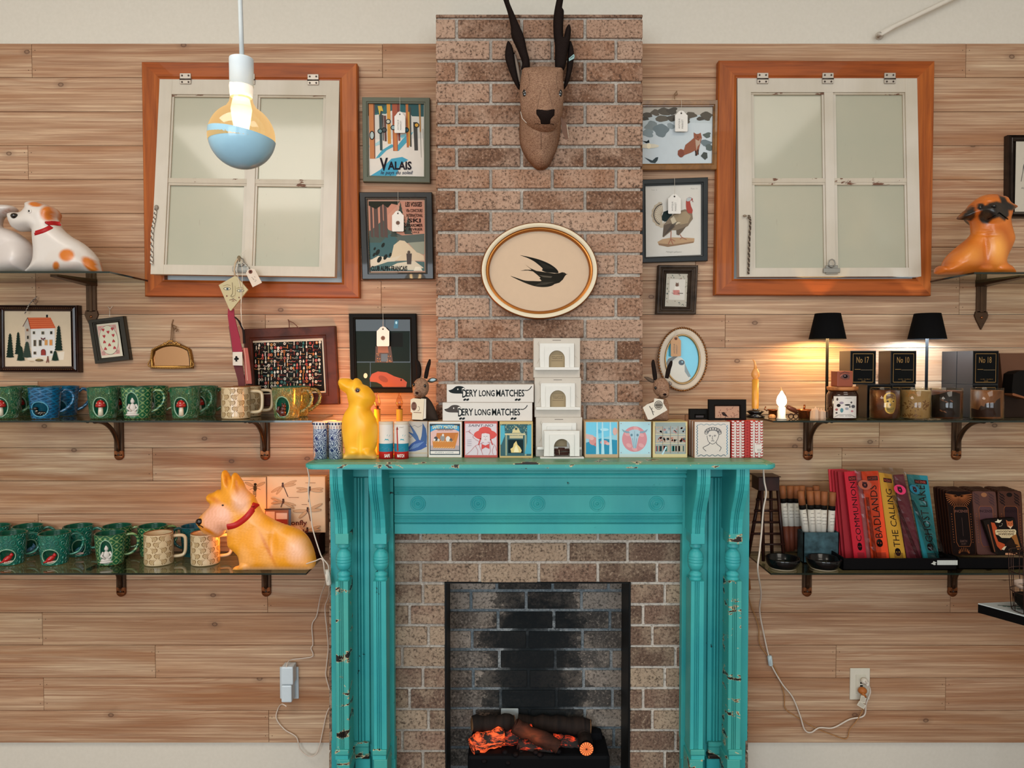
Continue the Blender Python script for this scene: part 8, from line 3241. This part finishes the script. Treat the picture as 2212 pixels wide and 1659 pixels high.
def sleeve(lab, q4, p, tagc=None, tx=(.3, .2)):
    t = thing('cellophane_sleeve', lab, 'sleeve', P(*Zq(ZC3, [q4[3]])[0], p), 'clear incense sleeves')
    b = MB()
    pts = Zq(ZC3, q4)
    n, m = 6, 22
    rr = random.Random(int(q4[0][0]))
    v = []
    for j in range(m + 1):
        for i in range(n + 1):
            u, w_ = i / n, j / m
            x = lerp(lerp(pts[0][0], pts[1][0], u), lerp(pts[3][0], pts[2][0], u), w_)
            y = lerp(lerp(pts[0][1], pts[1][1], u), lerp(pts[3][1], pts[2][1], u), w_)
            v.append(P(x, y, p + rr.uniform(0, .005) * (1 if 0 < i < n else .2)))
    b.add(v, [[j * (n + 1) + i, (j + 1) * (n + 1) + i, (j + 1) * (n + 1) + i + 1, j * (n + 1) + i + 1] for j in range(m) for i in range(n)], CEL)
    b.build('film', t)
    b = MB()
    A, B_ = [P(*Zq(ZC3, [q])[0], p + .0005) for q in (((q4[0][0] + q4[1][0]) / 2, q4[0][1] + 420), ((q4[3][0] + q4[2][0]) / 2, q4[3][1]))]
    for k in range(3):
        b.tube([A + Vector((k * .003, -k * .001, 0)), B_ + Vector((k * .004, -k * .001, 0))], .0009, '#16100e', 5)
    b.build('incense_stick', t)
    if tagc:
        b = MB()
        a = Art(p + .0065, mb=b, quad=pts)
        a.ell(tx[0], tx[1], .30, .055, tagc, 18)
        a.ring(tx[0], tx[1], .1, .02, .03, '#3c1a20', 10)
        a.line([(tx[0] - .12, tx[1] - .03), (tx[0] + .1, tx[1] - .028)], .008, '#3c1a20')
        b.build('round_sticker', t)


sleeve('clear sleeve with round brown sticker between COMMUNION and BADLANDS', [(450, 160), (810, 190), (860, 1500), (640, 1500)], .182, '#a0503a', (.38, .17))
sleeve('clear sleeve with pink sticker over the mustard packet', [(860, 130), (1180, 150), (1500, 1500), (1290, 1500)], .186, '#c9305c', (.58, .24))
sleeve('clear sleeve with teal sticker crossing the GHOST LAKE packet', [(1180, 200), (1420, 250), (1830, 1500), (1560, 1500)], .184, '#1a6478', (.42, .19))
# trays under the packets and tins
for (x0, x1, pf, lab) in ((1820, 2068, .245, 'black tray holding the tall incense packets, white paper label on its front'), (2069, 2290, .235, 'black tray under the incense tins')):
    xa, xb = P(x0, 1215, pf).x, P(x1, 1215, pf).x
    t = thing('black_tray', lab, 'tray', (xa, -pf, ZLR + .0003), 'black display trays')
    b = MB()
    zt = P(1900, 1206, pf).z
    b.box((xa, -pf, ZLR + .0003), (xb, -(pf - .004), zt), TRAY, .001)
    b.box((xa, -pf, ZLR + .0003), (xa + .004, -.10, zt + .004), TRAY, .001)
    b.box((xb - .004, -pf, ZLR + .0003), (xb, -.10, zt), TRAY, .001)
    b.box((xa, -pf, ZLR + .0003), (xb, -.10, ZLR + .005), TRAY, .001)
    b.build('body', t)
    if x0 < 2000:
        b = MB()
        a = Art(pf + .0004, mb=b, z=(1990, 1020, 7.21))
        a.rect(248, 1372, 566, 1446, '#b9bcb6')
        rr = random.Random(1)
        for k in range(10):
            a.text('incense', 262, 1382 + k * 6 + 3, 552, 1382 + k * 6, '#8a8c88') if k % 2 else None
        a.poly([(150, 1425), (180, 1410), (190, 1385), (215, 1395), (240, 1408), (215, 1425), (232, 1440), (200, 1448), (180, 1435)], '#b3b4ac')
        b.build('paper_label', t)
# tins of incense
z = ZC4 = (1990, 1020, 7.21)
cc = lambda q4, r: smooth_line([(lerp(a[0], b[0], f_), lerp(a[1], b[1], f_)) for a, b in zip(q4, q4[1:] + q4[:1]) for f_ in (.08, .5, .92)], 3, True)


def itin(label, q4, p, face, artf=None, th=.008):
    b = MB()
    b.prism(Zq(ZC4, cc(q4, 0)), p + th, p, M('#3a1f14', .35, .6))
    b.prism(Zq(ZC4, cc([(lerp(x, sum(q[0] for q in q4) / 4, .05), lerp(y, sum(q[1] for q in q4) / 4, .02)) for x, y in q4], 0)), p + th + .0006, p + th - .001, M(face, .3, .35))
    if artf:
        a = Art(p + th + .0008, mb=b, quad=Zq(ZC4, q4), rough=.4)
        artf(a)
    tagd(b.build('incense_tin', None, P(*Zq(ZC4, [q4[3]])[0], p)), label, 'tin', 'embossed incense tins')


CU = M('#9a5a34', .3, .7)


def tart(kind, low):
    def f(a):
        pan = [(.24, .27), (.30, .235), (.74, .235), (.82, .27), (.84, .80), (.76, .87), (.30, .87), (.22, .80)]
        if kind == 0:
            for k in range(21):
                an = pi * k / 20
                a.line([(.48 + .10 * cos(an), .07 + .02 * sin(an)), (.48 + .52 * cos(an), .05 + .22 * sin(an))], .014, CU, True)
            a.k += 1
        else:
            for k in range(16):
                a.ell(.14 + .1 * (k % 2) + (.5 if k > 7 else 0) + (.1 if k > 7 else 0), .05 + .022 * (k % 8), .07, .012, '#3a2326' if kind == 1 else '#1a1414', 8, .4, keep=True)
            a.k += 1
            a.ell(.5, .06, .12, .035, '#8a5a3a' if kind == 1 else '#17110f', 14)
        a.poly(pan, CU)
        a.poly([(lerp(x, .53, .06), lerp(y, .55, .02)) for x, y in pan], '#150e0d' if kind == 0 else ('#4a2e32' if kind == 1 else '#2a1a1c'))
        a.text('INCENSE', .27, .295, .79, .335, '#6a4034' if kind == 0 else '#1c1012', .01)
        for k in range(12):
            for x in (.13, .90):
                a.ell(x, .36 + k * .04, .018, .008, CU, 6, keep=True)
        a.k += 1
        if kind == 0:
            a.line([(.53, .42), (.53, .70)], .012, '#4a332c')
            a.text('EARTH', .38, .765, .66, .80, '#5c4038')
            a.text('DUST', .42, .812, .62, .84, '#5c4038')
            for k in range(9):
                an = pi + pi * k / 8
                a.ell(.5 + .20 * cos(an), .965 + .05 * sin(an), .04, .012, CU, 6, an, keep=True)
    return f


for i in range(5):
    s_ = (4 - i)
    for kind, (x0, x1, bx) in enumerate(((385, 780, 100), (780, 1165, 85), (1180, 1560, 60))):
        q4 = [(x0 - s_ * 46, 290 - s_ * 16), (x1 - s_ * 46, 295 - s_ * 16), (x1 + bx - 20 - s_ * 42, 1290), (x0 + bx - s_ * 42, 1290)]
        nm = ('sunburst', 'mauve', 'eye-topped')[kind]
        itin(('front %s incense tin of its row' % nm) if s_ == 0 else '%s incense tin %s' % (nm, ['', 'right behind the front one', 'third from the front', 'fourth from the front', 'rearmost of its row'][s_]),
             q4, .150 + i * .0105 + kind * .0002, ('#1c1210', '#5a3a34', '#4a2a20')[kind], tart(kind, 0) if i == 4 else None)
# woodland card deck
b = MB()
pts = Zq(ZC4, [(1060, 735), (1455, 712), (1600, 1290), (1200, 1290)])
b.prism(pts, .222, .207, '#17120f')
b.prism(Zq(ZC4, [(965, 760), (1060, 735), (1200, 1290), (1140, 1260)]), .2219, .207, '#1c1511')
a = Art(.2222, mb=b, z=ZC4, rough=.35)
a.poly([(1085, 780), (1140, 790), (1180, 870), (1150, 960), (1200, 1080), (1300, 1120), (1310, 1190), (1240, 1215), (1180, 1150), (1130, 1000)], '#a8431c')
a.poly([(1420, 900), (1470, 930), (1550, 1200), (1500, 1210), (1440, 1060), (1400, 1010)], '#8a5524')
a.poly([(1145, 770), (1180, 760), (1190, 728), (1215, 750), (1258, 740), (1235, 775), (1215, 790), (1160, 780)], '#cfc3a8')
a.ring(1225, 810, 36, 32, 8, '#cfc3a8', 12, -.4, 1.8)
a.poly([(1320, 742), (1350, 765), (1390, 765), (1425, 750), (1432, 830), (1392, 880), (1340, 845)], '#a8552c')
a.poly([(1345, 830), (1395, 850), (1425, 825), (1392, 884)], '#cfb694')
a.ell(1360, 800, 7, 5, '#1a1210', 8)
a.ell(1405, 800, 7, 5, '#1a1210', 8)
a.poly([(1150, 905), (1180, 893), (1460, 890), (1480, 915), (1475, 970), (1430, 985), (1380, 1025), (1250, 1022), (1210, 985), (1160, 970)], '#c9b48c')
a.text('WOODLAND', 1172, 938, 1458, 908, '#3a1f14', .03)
a.text('WARDENS', 1195, 980, 1445, 948, '#3a1f14', .03)
a.text('Box of cards & guide', 1250, 1004, 1390, 990, '#5c3c28')
a.poly([(1310, 1258), (1495, 1258), (1492, 1288), (1310, 1288)], '#b9805c')
a.poly([(1300, 1130), (1370, 1050), (1420, 1045), (1440, 1110), (1520, 1140), (1400, 1170)], '#241812')
a.poly([(1250, 1200), (1290, 1160), (1330, 1150), (1290, 1215)], '#c9b494')
a.poly([(1030, 815), (1048, 810), (1155, 1235), (1140, 1245)], '#6a3c24')
tagd(b.build('card_deck', None, P(*pts[3], .21)), 'boxed card deck with fox lettered WOODLAND WARDENS in front of the tins', 'box')
# ================================================================== PENDANT BULB
p = 1.24
k = S(p)
q = P(522, 297, p)
t = thing('pendant_bulb', 'large round pendant bulb, clear lit top and pale blue lower half, on a white cord', 'lamp', q)
R = 69 * k
zz = lambda y: P(522, y, p).z - q.z
b = MB()
b.tube([(q.x + .002, q.y, q.z + zz(130)), (q.x + .001, q.y, q.z + zz(60)), (q.x, q.y, q.z + zz(0)), (q.x, q.y, ZC)], .0042, M('#b9bfc0', .6), 10)
b.build('cord', t)
b = MB()
b.lathe((q.x + .001, q.y, q.z), [(0, zz(126)), (.0215, zz(127)), (.0218, zz(130)), (.0215, zz(186)), (.0185, zz(188)), (.0185, zz(178))], M('#c6d0d6', .4), 32)
b.build('socket', t)
b = MB()
b.lathe((q.x, q.y, q.z), [(.0195, zz(210)), (.0205, zz(204)), (.0213, zz(188)), (.0205, zz(180))], M('#e8dccb', .4, emit=.5), 32)
b.build('collar', t)
GB = NT('lit_clear_glass')
_t, _e = GB.n('BsdfTransparent', {0: '#f0d8ae'}), GB.n('Emission', {0: '#ffd08c', 1: .95})
_g = GB.n('BsdfGlossy', {0: (.8, .8, .8, 1), 'Roughness': .03})
_m = GB.n('MixShader', {0: GB.ramp(GB.n('LayerWeight', {0: .5}).outputs['Facing'], [(0.0, .5), (1.0, .88)]), 1: _t, 2: _e})
_m2 = GB.n('MixShader', {0: .06, 1: _m, 2: _g})
GB.t.links.new(_m2.outputs[0], GB.out.inputs[0])
b = MB()
pr = [(R * cos(a), R * sin(a)) for a in [radians(d) for d in range(-10, 68, 6)]]
pr += [(.0215, zz(222)), (.0200, zz(212))]
b.lathe(q, pr, GB.mat, 48)
b.build('clear_glass', t)
b = MB()
b.lathe((0, 0, 0), [(0, -R - .0003)] + [((R + .0004) * cos(a), (R + .0004) * sin(a)) for a in [radians(d) for d in range(-87, 1, 6)]] + [(R + .0005, .001)], M('#9ac4d8', .3, coat=.3), 48,
        mtx=Matrix.Translation(q) @ Matrix.Rotation(radians(10), 4, 'Y') @ Matrix.Translation((0, 0, .003)))
b.build('coated_glass', t)
b = MB()
b.lathe(q, [(0, zz(290)), (.012, zz(286)), (.016, zz(262)), (.019, zz(236)), (.015, zz(214)), (0, zz(210))], M('#fff4dc', .5, emit=7.0), 18)
b.build('light_core', t)
plight('pendant_light', (q.x, q.y, q.z + .035), 5.0, (1, .80, .55), .03)


# ================================================================== CABLES AND SOCKETS
def cable(label, pts, r, col, name='power_cable', extra=None, cat='cable'):
    L = smooth_line([tuple(P(x, y, p_)) for x, y, p_ in pts], 6)
    b = MB()
    b.tube(L, r, M(col, .5), 7)
    o = b.build(name, None, L[0])
    tagd(o, label, cat)
    return o


IVR = M('#d3cabd', .45)


def inline(par, x0, y0, x1, y1, w, p_, mat):
    b = MB()
    A, B_ = P(x0, y0, p_), P(x1, y1, p_)
    b.tube([A, A.lerp(B_, .08), A.lerp(B_, .92), B_], [w * .7, w, w, w * .7], mat, 12)
    M_ = A.lerp(B_, .5)
    b.ell(M_ + Vector((0, -w, 0)), (w * .35, w * .3, w * 1.4), mat, 10)
    b.build('inline_switch', par)


c1 = cable('white cord with inline switch crossing the dragonfly print down to the lower adapter', [(664, 1010, .30), (668, 1035, .29), (666, 1062, .29), (671, 1100, .285), (675, 1140, .285), (690, 1190, .285), (697, 1206, .285), (709, 1222, .28), (710, 1245, .26), (712, 1262, .25), (709, 1290, .1),
           (702, 1313, .03), (706, 1360, .02), (709, 1400, .012), (705, 1440, .01), (704, 1460, .01), (712, 1490, .01), (718, 1516, .01), (706, 1540, .01), (697, 1580, .01), (686, 1624, .01), (668, 1634, .01),
           (648, 1618, .01), (640, 1592, .01), (615, 1576, .01), (597, 1552, .01), (601, 1530, .01), (609, 1521, .04), (619, 1526, .05)], .0021, '#d3c3b4')
inline(c1, 706, 1230, 711, 1264, .0088, .265, IVR)
cable('white cord looping from the terrier lamp down to the upper wall adapter', [(661, 1218, .27), (680, 1212, .28), (696, 1208, .287), (701, 1235, .28), (703, 1258, .2), (692, 1290, .05), (684, 1330, .015), (674, 1350, .01), (676, 1390, .008), (672, 1400, .008), (676, 1417, .008),
       (655, 1422, .01), (630, 1425, .02), (621, 1432, .04), (619, 1442, .05)], .002, '#cdbdaf')
t = thing('wall_outlet', 'white outlet plate left of the mantel carrying two white adapters', 'outlet', P(625, 1508, .004))
b = MB()
b.fbox(604, 1441, 645, 1510, .006, 0, M('#c3cdd2', .4), .002)
b.build('cover_plate', t)
WAD = M('#c9d4da', .35, coat=.2)
for (y0, y1, lb, x1) in ((1441, 1480, 'upper rounded white power adapter plugged in left of the mantel', 633), (1481, 1518, 'lower rounded white power adapter plugged in left of the mantel', 630)):
    b = MB()
    b.fbox(607, y0, x1, y1, .052, .0065, WAD, .005, 2)
    tagd(b.build('power_adapter', None, P(620, y1, .03)), lb, 'adapter')
c2 = cable('thick white cord dropping from the right end of the mantel to the right wall outlet', [(1649, 1012, .32), (1651, 1040, .30), (1655, 1065, .30), (1649, 1100, .30), (1645, 1150, .295), (1641, 1190, .29), (1637, 1230, .285), (1644, 1280, .15), (1641, 1320, .04), (1650, 1370, .012), (1660, 1415, .01),
           (1668, 1440, .01), (1690, 1478, .01), (1712, 1506, .01), (1728, 1545, .01), (1738, 1576, .01), (1752, 1582, .01), (1770, 1572, .01), (1800, 1572, .01), (1835, 1554, .01), (1866, 1546, .01), (1871, 1520, .014), (1880, 1495, .02), (1876, 1480, .03), (1870, 1472, .035)], .0028, '#d0c3b5')
inline(c2, 1662, 1416, 1665, 1438, .0085, .014, M('#bfcfd2', .4))
c3 = cable('thin tan cord hanging beside the mantel and crossing the white one to the outlet', [(1614, 1180, .02), (1613, 1240, .02), (1616, 1262, .02), (1620, 1300, .012), (1638, 1350, .012), (1641, 1390, .01), (1660, 1420, .008), (1680, 1455, .008), (1694, 1500, .008), (1696, 1530, .008),
            (1720, 1548, .006), (1760, 1572, .006), (1800, 1588, .01), (1828, 1596, .01), (1836, 1575, .01), (1852, 1555, .012), (1864, 1530, .015), (1862, 1500, .03)], .0019, '#a8794c')
inline(c3, 1615, 1250, 1617, 1274, .0085, .02, M('#8a4f26', .45))
t = thing('wall_outlet', 'ivory outlet plate on the planks right of the mantel', 'outlet', P(1858, 1512, .004))
b = MB()
b.fbox(1837, 1444, 1879, 1512, .006, 0, M('#cfc8b8', .45), .002)
b.build('cover_plate', t)
b = MB()
b.fbox(1849, 1458, 1870, 1498, .008, .0055, M('#c6bfae', .4), .001)
a = Art(.0082, mb=b)
a.rect(1858, 1474, 1864, 1477, '#1c1a18')
a.rect(1858, 1480, 1864, 1483, '#1c1a18')
b.build('socket', t)
b = MB()
b.ell(P(1867, 1471, .02), (.012, .014, .011), IVR, 14)
b.ell(P(1874, 1478, .03), (.006, .006, .010), IVR, 12)
tagd(b.build('plug', None, P(1867, 1471, .02)), 'white plug in the top of the right wall outlet', 'plug')
b = MB()
b.ell(P(1863, 1492, .022), (.016, .014, .013), M('#a8622c', .45), 14)
b.tube([P(1863, 1496, .03), P(1870, 1506, .03)], .005, M('#a8622c', .45), 10)
tagd(b.build('plug', None, P(1863, 1492, .022)), 'orange-brown plug below the white one in the right wall outlet', 'plug')
for (pts, lb) in (([(1860, 1502), (1872, 1504), (1869, 1520), (1857, 1517)], 'upper small printed paper tag hanging from the right outlet plug'), ([(1856, 1514), (1871, 1524), (1866, 1532), (1851, 1523)], 'lower tilted paper tag hanging from the right outlet plug')):
    b = MB()
    b.prism(pts, .034 if pts[0][1] < 1510 else .037, .033 if pts[0][1] < 1510 else .036, '#cfc6b4')
    a = Art(.0343 if pts[0][1] < 1510 else .0373, mb=b, quad=pts)
    for i in range(4):
        a.line([(.15, .2 + .18 * i), (.85, .2 + .18 * i)], .05, '#8a8274', True)
    tagd(b.build('cord_tag', None, P(*pts[3], .034)), lb, 'tag')

# ================================================================== PRINTED BOXES BEHIND THE TERRIER
z = (360, 1000, 5.184)


def wing(a, x, y, l, w, an, c):
    a.ell(x + l / 2 * cos(an), y + l / 2 * sin(an), l / 2, w / 2, c, 12, an)
    a.ell(x + l / 2 * cos(an), y + l / 2 * sin(an), l / 2 - 5, w / 2 - 4, '#c9a27a', 12, an)
    a.line([(x, y), (x + l * .9 * cos(an), y + l * .9 * sin(an))], 2, c)


def dfly(a, x, y, tx, ty, ws):
    for l, w, d in ws:
        wing(a, x, y, l, w, radians(d), '#9a6c44')
    a.line([(x, y - 20), (tx, ty)], 9, '#4a2a22')
    a.ell(x, y - 6, 13, 22, '#4c3226', 10)
    a.ell(x, y - 30, 12, 10, '#33221c', 10)


zb_ = ZLR + .0003
for (x0, x1, ytop, p_, lb, kind) in ((700, 1120, 158, .066, 'cream boxed print of a bee, mostly behind the terrier lamp', 0), (1122, 1780, 150, .070, 'cream boxed dragonfly print with large serif lettering behind the terrier lamp', 1)):
    b = MB()
    A, B_ = P(z[0] + x0 / z[2], z[1] + ytop / z[2], p_), P(z[0] + x1 / z[2], z[1] + 780 / z[2], p_)
    b.box((A.x, -p_, B_.z), (B_.x, -(p_ - .03), A.z), M('#c9a784', .5), .001)
    a = Art(p_ + .0002, mb=b, z=z, rough=.35)
    a.rect(x0 + 8, ytop + 10, x1 - 10, 770, '#dab994')
    if kind:
        dfly(a, 1300, 260, 1358, 378, ((150, 34, 152), (170, 36, -22), (120, 30, 128), (150, 32, -8)))
        dfly(a, 1602, 302, 1588, 435, ((155, 30, -172), (155, 32, -6), (150, 34, 172), (150, 34, 6)))
        dfly(a, 1305, 440, 1280, 495, ((150, 26, -162), (150, 28, 14), (140, 26, 175), (145, 26, 28)))
        dfly(a, 1578, 535, 1610, 650, ((165, 34, 178), (185, 34, -26), (130, 34, 140), (155, 34, -4)))
        dfly(a, 1575, 760, 1560, 790, ((160, 30, -20), (150, 28, -6), (100, 26, -150)))
        for x_, y_, w_ in ((1555, 224, 110), (1366, 388, 112), (1512, 466, 60)):
            a.line([(x_, y_), (x_ + w_, y_)], 5, '#7a5a44')
        a.text('Dragonfly', 1215, 640, 1572, 716, '#5a2520', .02)
        a.text('world', 1380, 742, 1580, 800, '#5a2520', .02)
    else:
        a.line([(846, 196), (972, 196)], 5, '#6a5a48')
        for an in (200, 215, 150, -20, -35, 30):
            a.line([(990, 270), (990 + 70 * cos(radians(an)), 270 + 60 * sin(radians(an)))], 4, '#3a3028', True)
        wing(a, 975, 262, 110, 34, radians(205), '#7c6c58')
        wing(a, 1005, 262, 110, 34, radians(-25), '#7c6c58')
        a.ell(990, 285, 20, 36, '#3a3424', 14)
        a.ell(992, 240, 18, 14, '#2c261e', 12)
        a.poly([(965, 315), (1005, 315), (998, 370), (982, 392), (966, 360)], '#cdb48c')
        for i in range(4):
            a.line([(966, 322 + i * 16), (1002, 324 + i * 16)], 7, '#241e18', True)
    tagd(b.build('boxed_print', None, (A.x, -p_, B_.z)), lb, 'box', 'insect prints behind the terrier lamp')
# the dark box they stand on, and small clear packs in front
b = MB()
A, B_ = P(z[0] + 1000 / z[2], z[1] + 782 / z[2], .10), P(z[0] + 1800 / z[2], 900, .10)
b.box((A.x, -.10, ZLL + .0002), (-.672, -.02, P(0, z[1] + 781 / z[2], .068).z), M('#241210', .7), .001)
tagd(b.build('dark_box', None, (A.x, -.06, ZLL)), 'dark red-brown box under the insect prints behind the terrier lamp', 'box')
b = MB()
b.fbox(z[0] + 1100 / z[2], z[1] + 530 / z[2], z[0] + 1365 / z[2], z[1] + 700 / z[2], .098, .072, M('#8c5a44', .4), .001)
a = Art(.0983, mb=b, z=z)
a.rect(1060 + 50, 545, 1210, 640, '#cbb09a')
a.rect(1225, 560, 1350, 630, '#d2b8a8')
a.rect(1225, 632, 1350, 690, '#8a2f28')
a.rect(1366, 520, 1392, 700, '#4c5c6c')
a.line([(1100, 520), (1390, 515)], 14, '#3a2c26')
tagd(b.build('card_pack', None, P(z[0] + 1100 / z[2], z[1] + 700 / z[2], .098)), 'small wrapped pack with a red stripe leaning on the insect prints', 'pack')

# ================================================================== RIGHT EDGE: TABLE CORNER AND WIRE BASKET
pf = .62
t = thing('display_table', 'white display table corner with thick black edge at the lower right', 'table', (P(2200, 1400, pf).x, -pf, 0))
zt = P(2150, 1303, .42).z
c0 = Vector(((2122 - CX) * (D - .42) / F, -.42, zt))
d1, d2 = Vector((.93, .12, 0)).normalized(), Vector((.50, -.86, 0)).normalized()
pts = [c0, c0 + d2 * .9, c0 + d2 * .9 + d1 * .7, c0 + d1 * .7]
for off, th_, mat, nm in ((0.0, .003, M('#b9c0c0', .3, coat=.3), 'top'), (.0031, .026, M('#0c0b0b', .5), 'edge_band')):
    v = [q + Vector((0, 0, -off)) for q in pts] + [q + Vector((0, 0, -off - th_)) for q in pts]
    b = MB()
    b.add(v, [[0, 1, 2, 3], [7, 6, 5, 4], [0, 4, 5, 1], [1, 5, 6, 2], [2, 6, 7, 3], [3, 7, 4, 0]], mat)
    b.build(nm, t)
for q in (pts[0] + d1 * .3 + d2 * .3, pts[1] + d1 * .2 - d2 * .1):
    b = MB()
    b.tube([(q.x, q.y, zt - .03), (q.x, q.y, 0)], .018, M('#14110f', .5), 10)
    b.build('leg', t)
b = MB()
for i in range(2):
    A = c0 + d1 * (.03 + i * .01) + d2 * (.03 + i * .03) + Vector((0, 0, .0012))
    b.tube([A, A + Vector((.05, -.012, 0)), A + Vector((.09, -.015, 0))], .0008, '#3c443c', 5)
    for k_ in range(7):
        b.ell(A + Vector((.015 + k_ * .011, -.008 - .002 * (k_ % 2), 0)), (.006, .003, .0006), '#2c4a44', 7)
tagd(b.build('paper_sprig', None, c0 + d2 * .05 + Vector((0, 0, .0005))), 'dark green leaf sprig pattern lying on the white table corner', 'sprig')
# basket of bent wire
t = thing('wire_basket', 'dark bent-wire basket standing on the white table at the right edge', 'basket', (P(2230, 1330, .5).x, -.5, zt + .001))
WIR = M('#3a2620', .4, .6)
bx, by = P(2232, 1300, .50).x, -.50
W_, H_ = .062, P(2200, 1195, .5).z - zt
for z_, s_ in ((zt + .004, .85), (zt + H_ * .35, .92), (zt + H_ * .68, .98), (zt + H_, 1.0)):
    b = MB()
    b.tube([(bx + W_ * s_ * cos(a_), by + W_ * s_ * sin(a_), z_) for a_ in [2 * pi * i / 28 for i in range(28)]], .0013 if z_ < zt + H_ else .002, WIR, 6, closed=True)
    b.build('hoop', t)
for i in range(12):
    a_ = 2 * pi * i / 12
    b = MB()
    b.tube([(bx + W_ * s_ * cos(a_), by + W_ * s_ * sin(a_), z_) for z_, s_ in ((zt + .004, .85), (zt + H_ * .35, .92), (zt + H_ * .68, .98), (zt + H_, 1.0))], .0011, WIR, 5)
    b.build('upright_wire', t)
b = MB()
b.tube([(bx - W_, by, zt + H_), (bx - W_ * .2, by - .03, zt + H_ + .028), (bx + W_ * .4, by - .03, zt + H_ + .028)], .0016, WIR, 6)
b.build('handle', t)
b = MB()
b.lathe((bx, by, zt + .006), [(0, 0), (.030, .002), (.046, .02), (.05, .04), (.046, .04), (.04, .02), (0, .008)], M('#14120f', .5), 24)
b.lathe((bx, by, zt + .07), [(.04, 0), (.048, .006), (.05, .014), (.047, .014), (.04, .004)], M('#b9a496', .5), 24)
tagd(b.build('ribbed_dish', None, (bx, by, zt + .006)), 'dark dish with a pale rim sitting in the wire basket', 'dish')
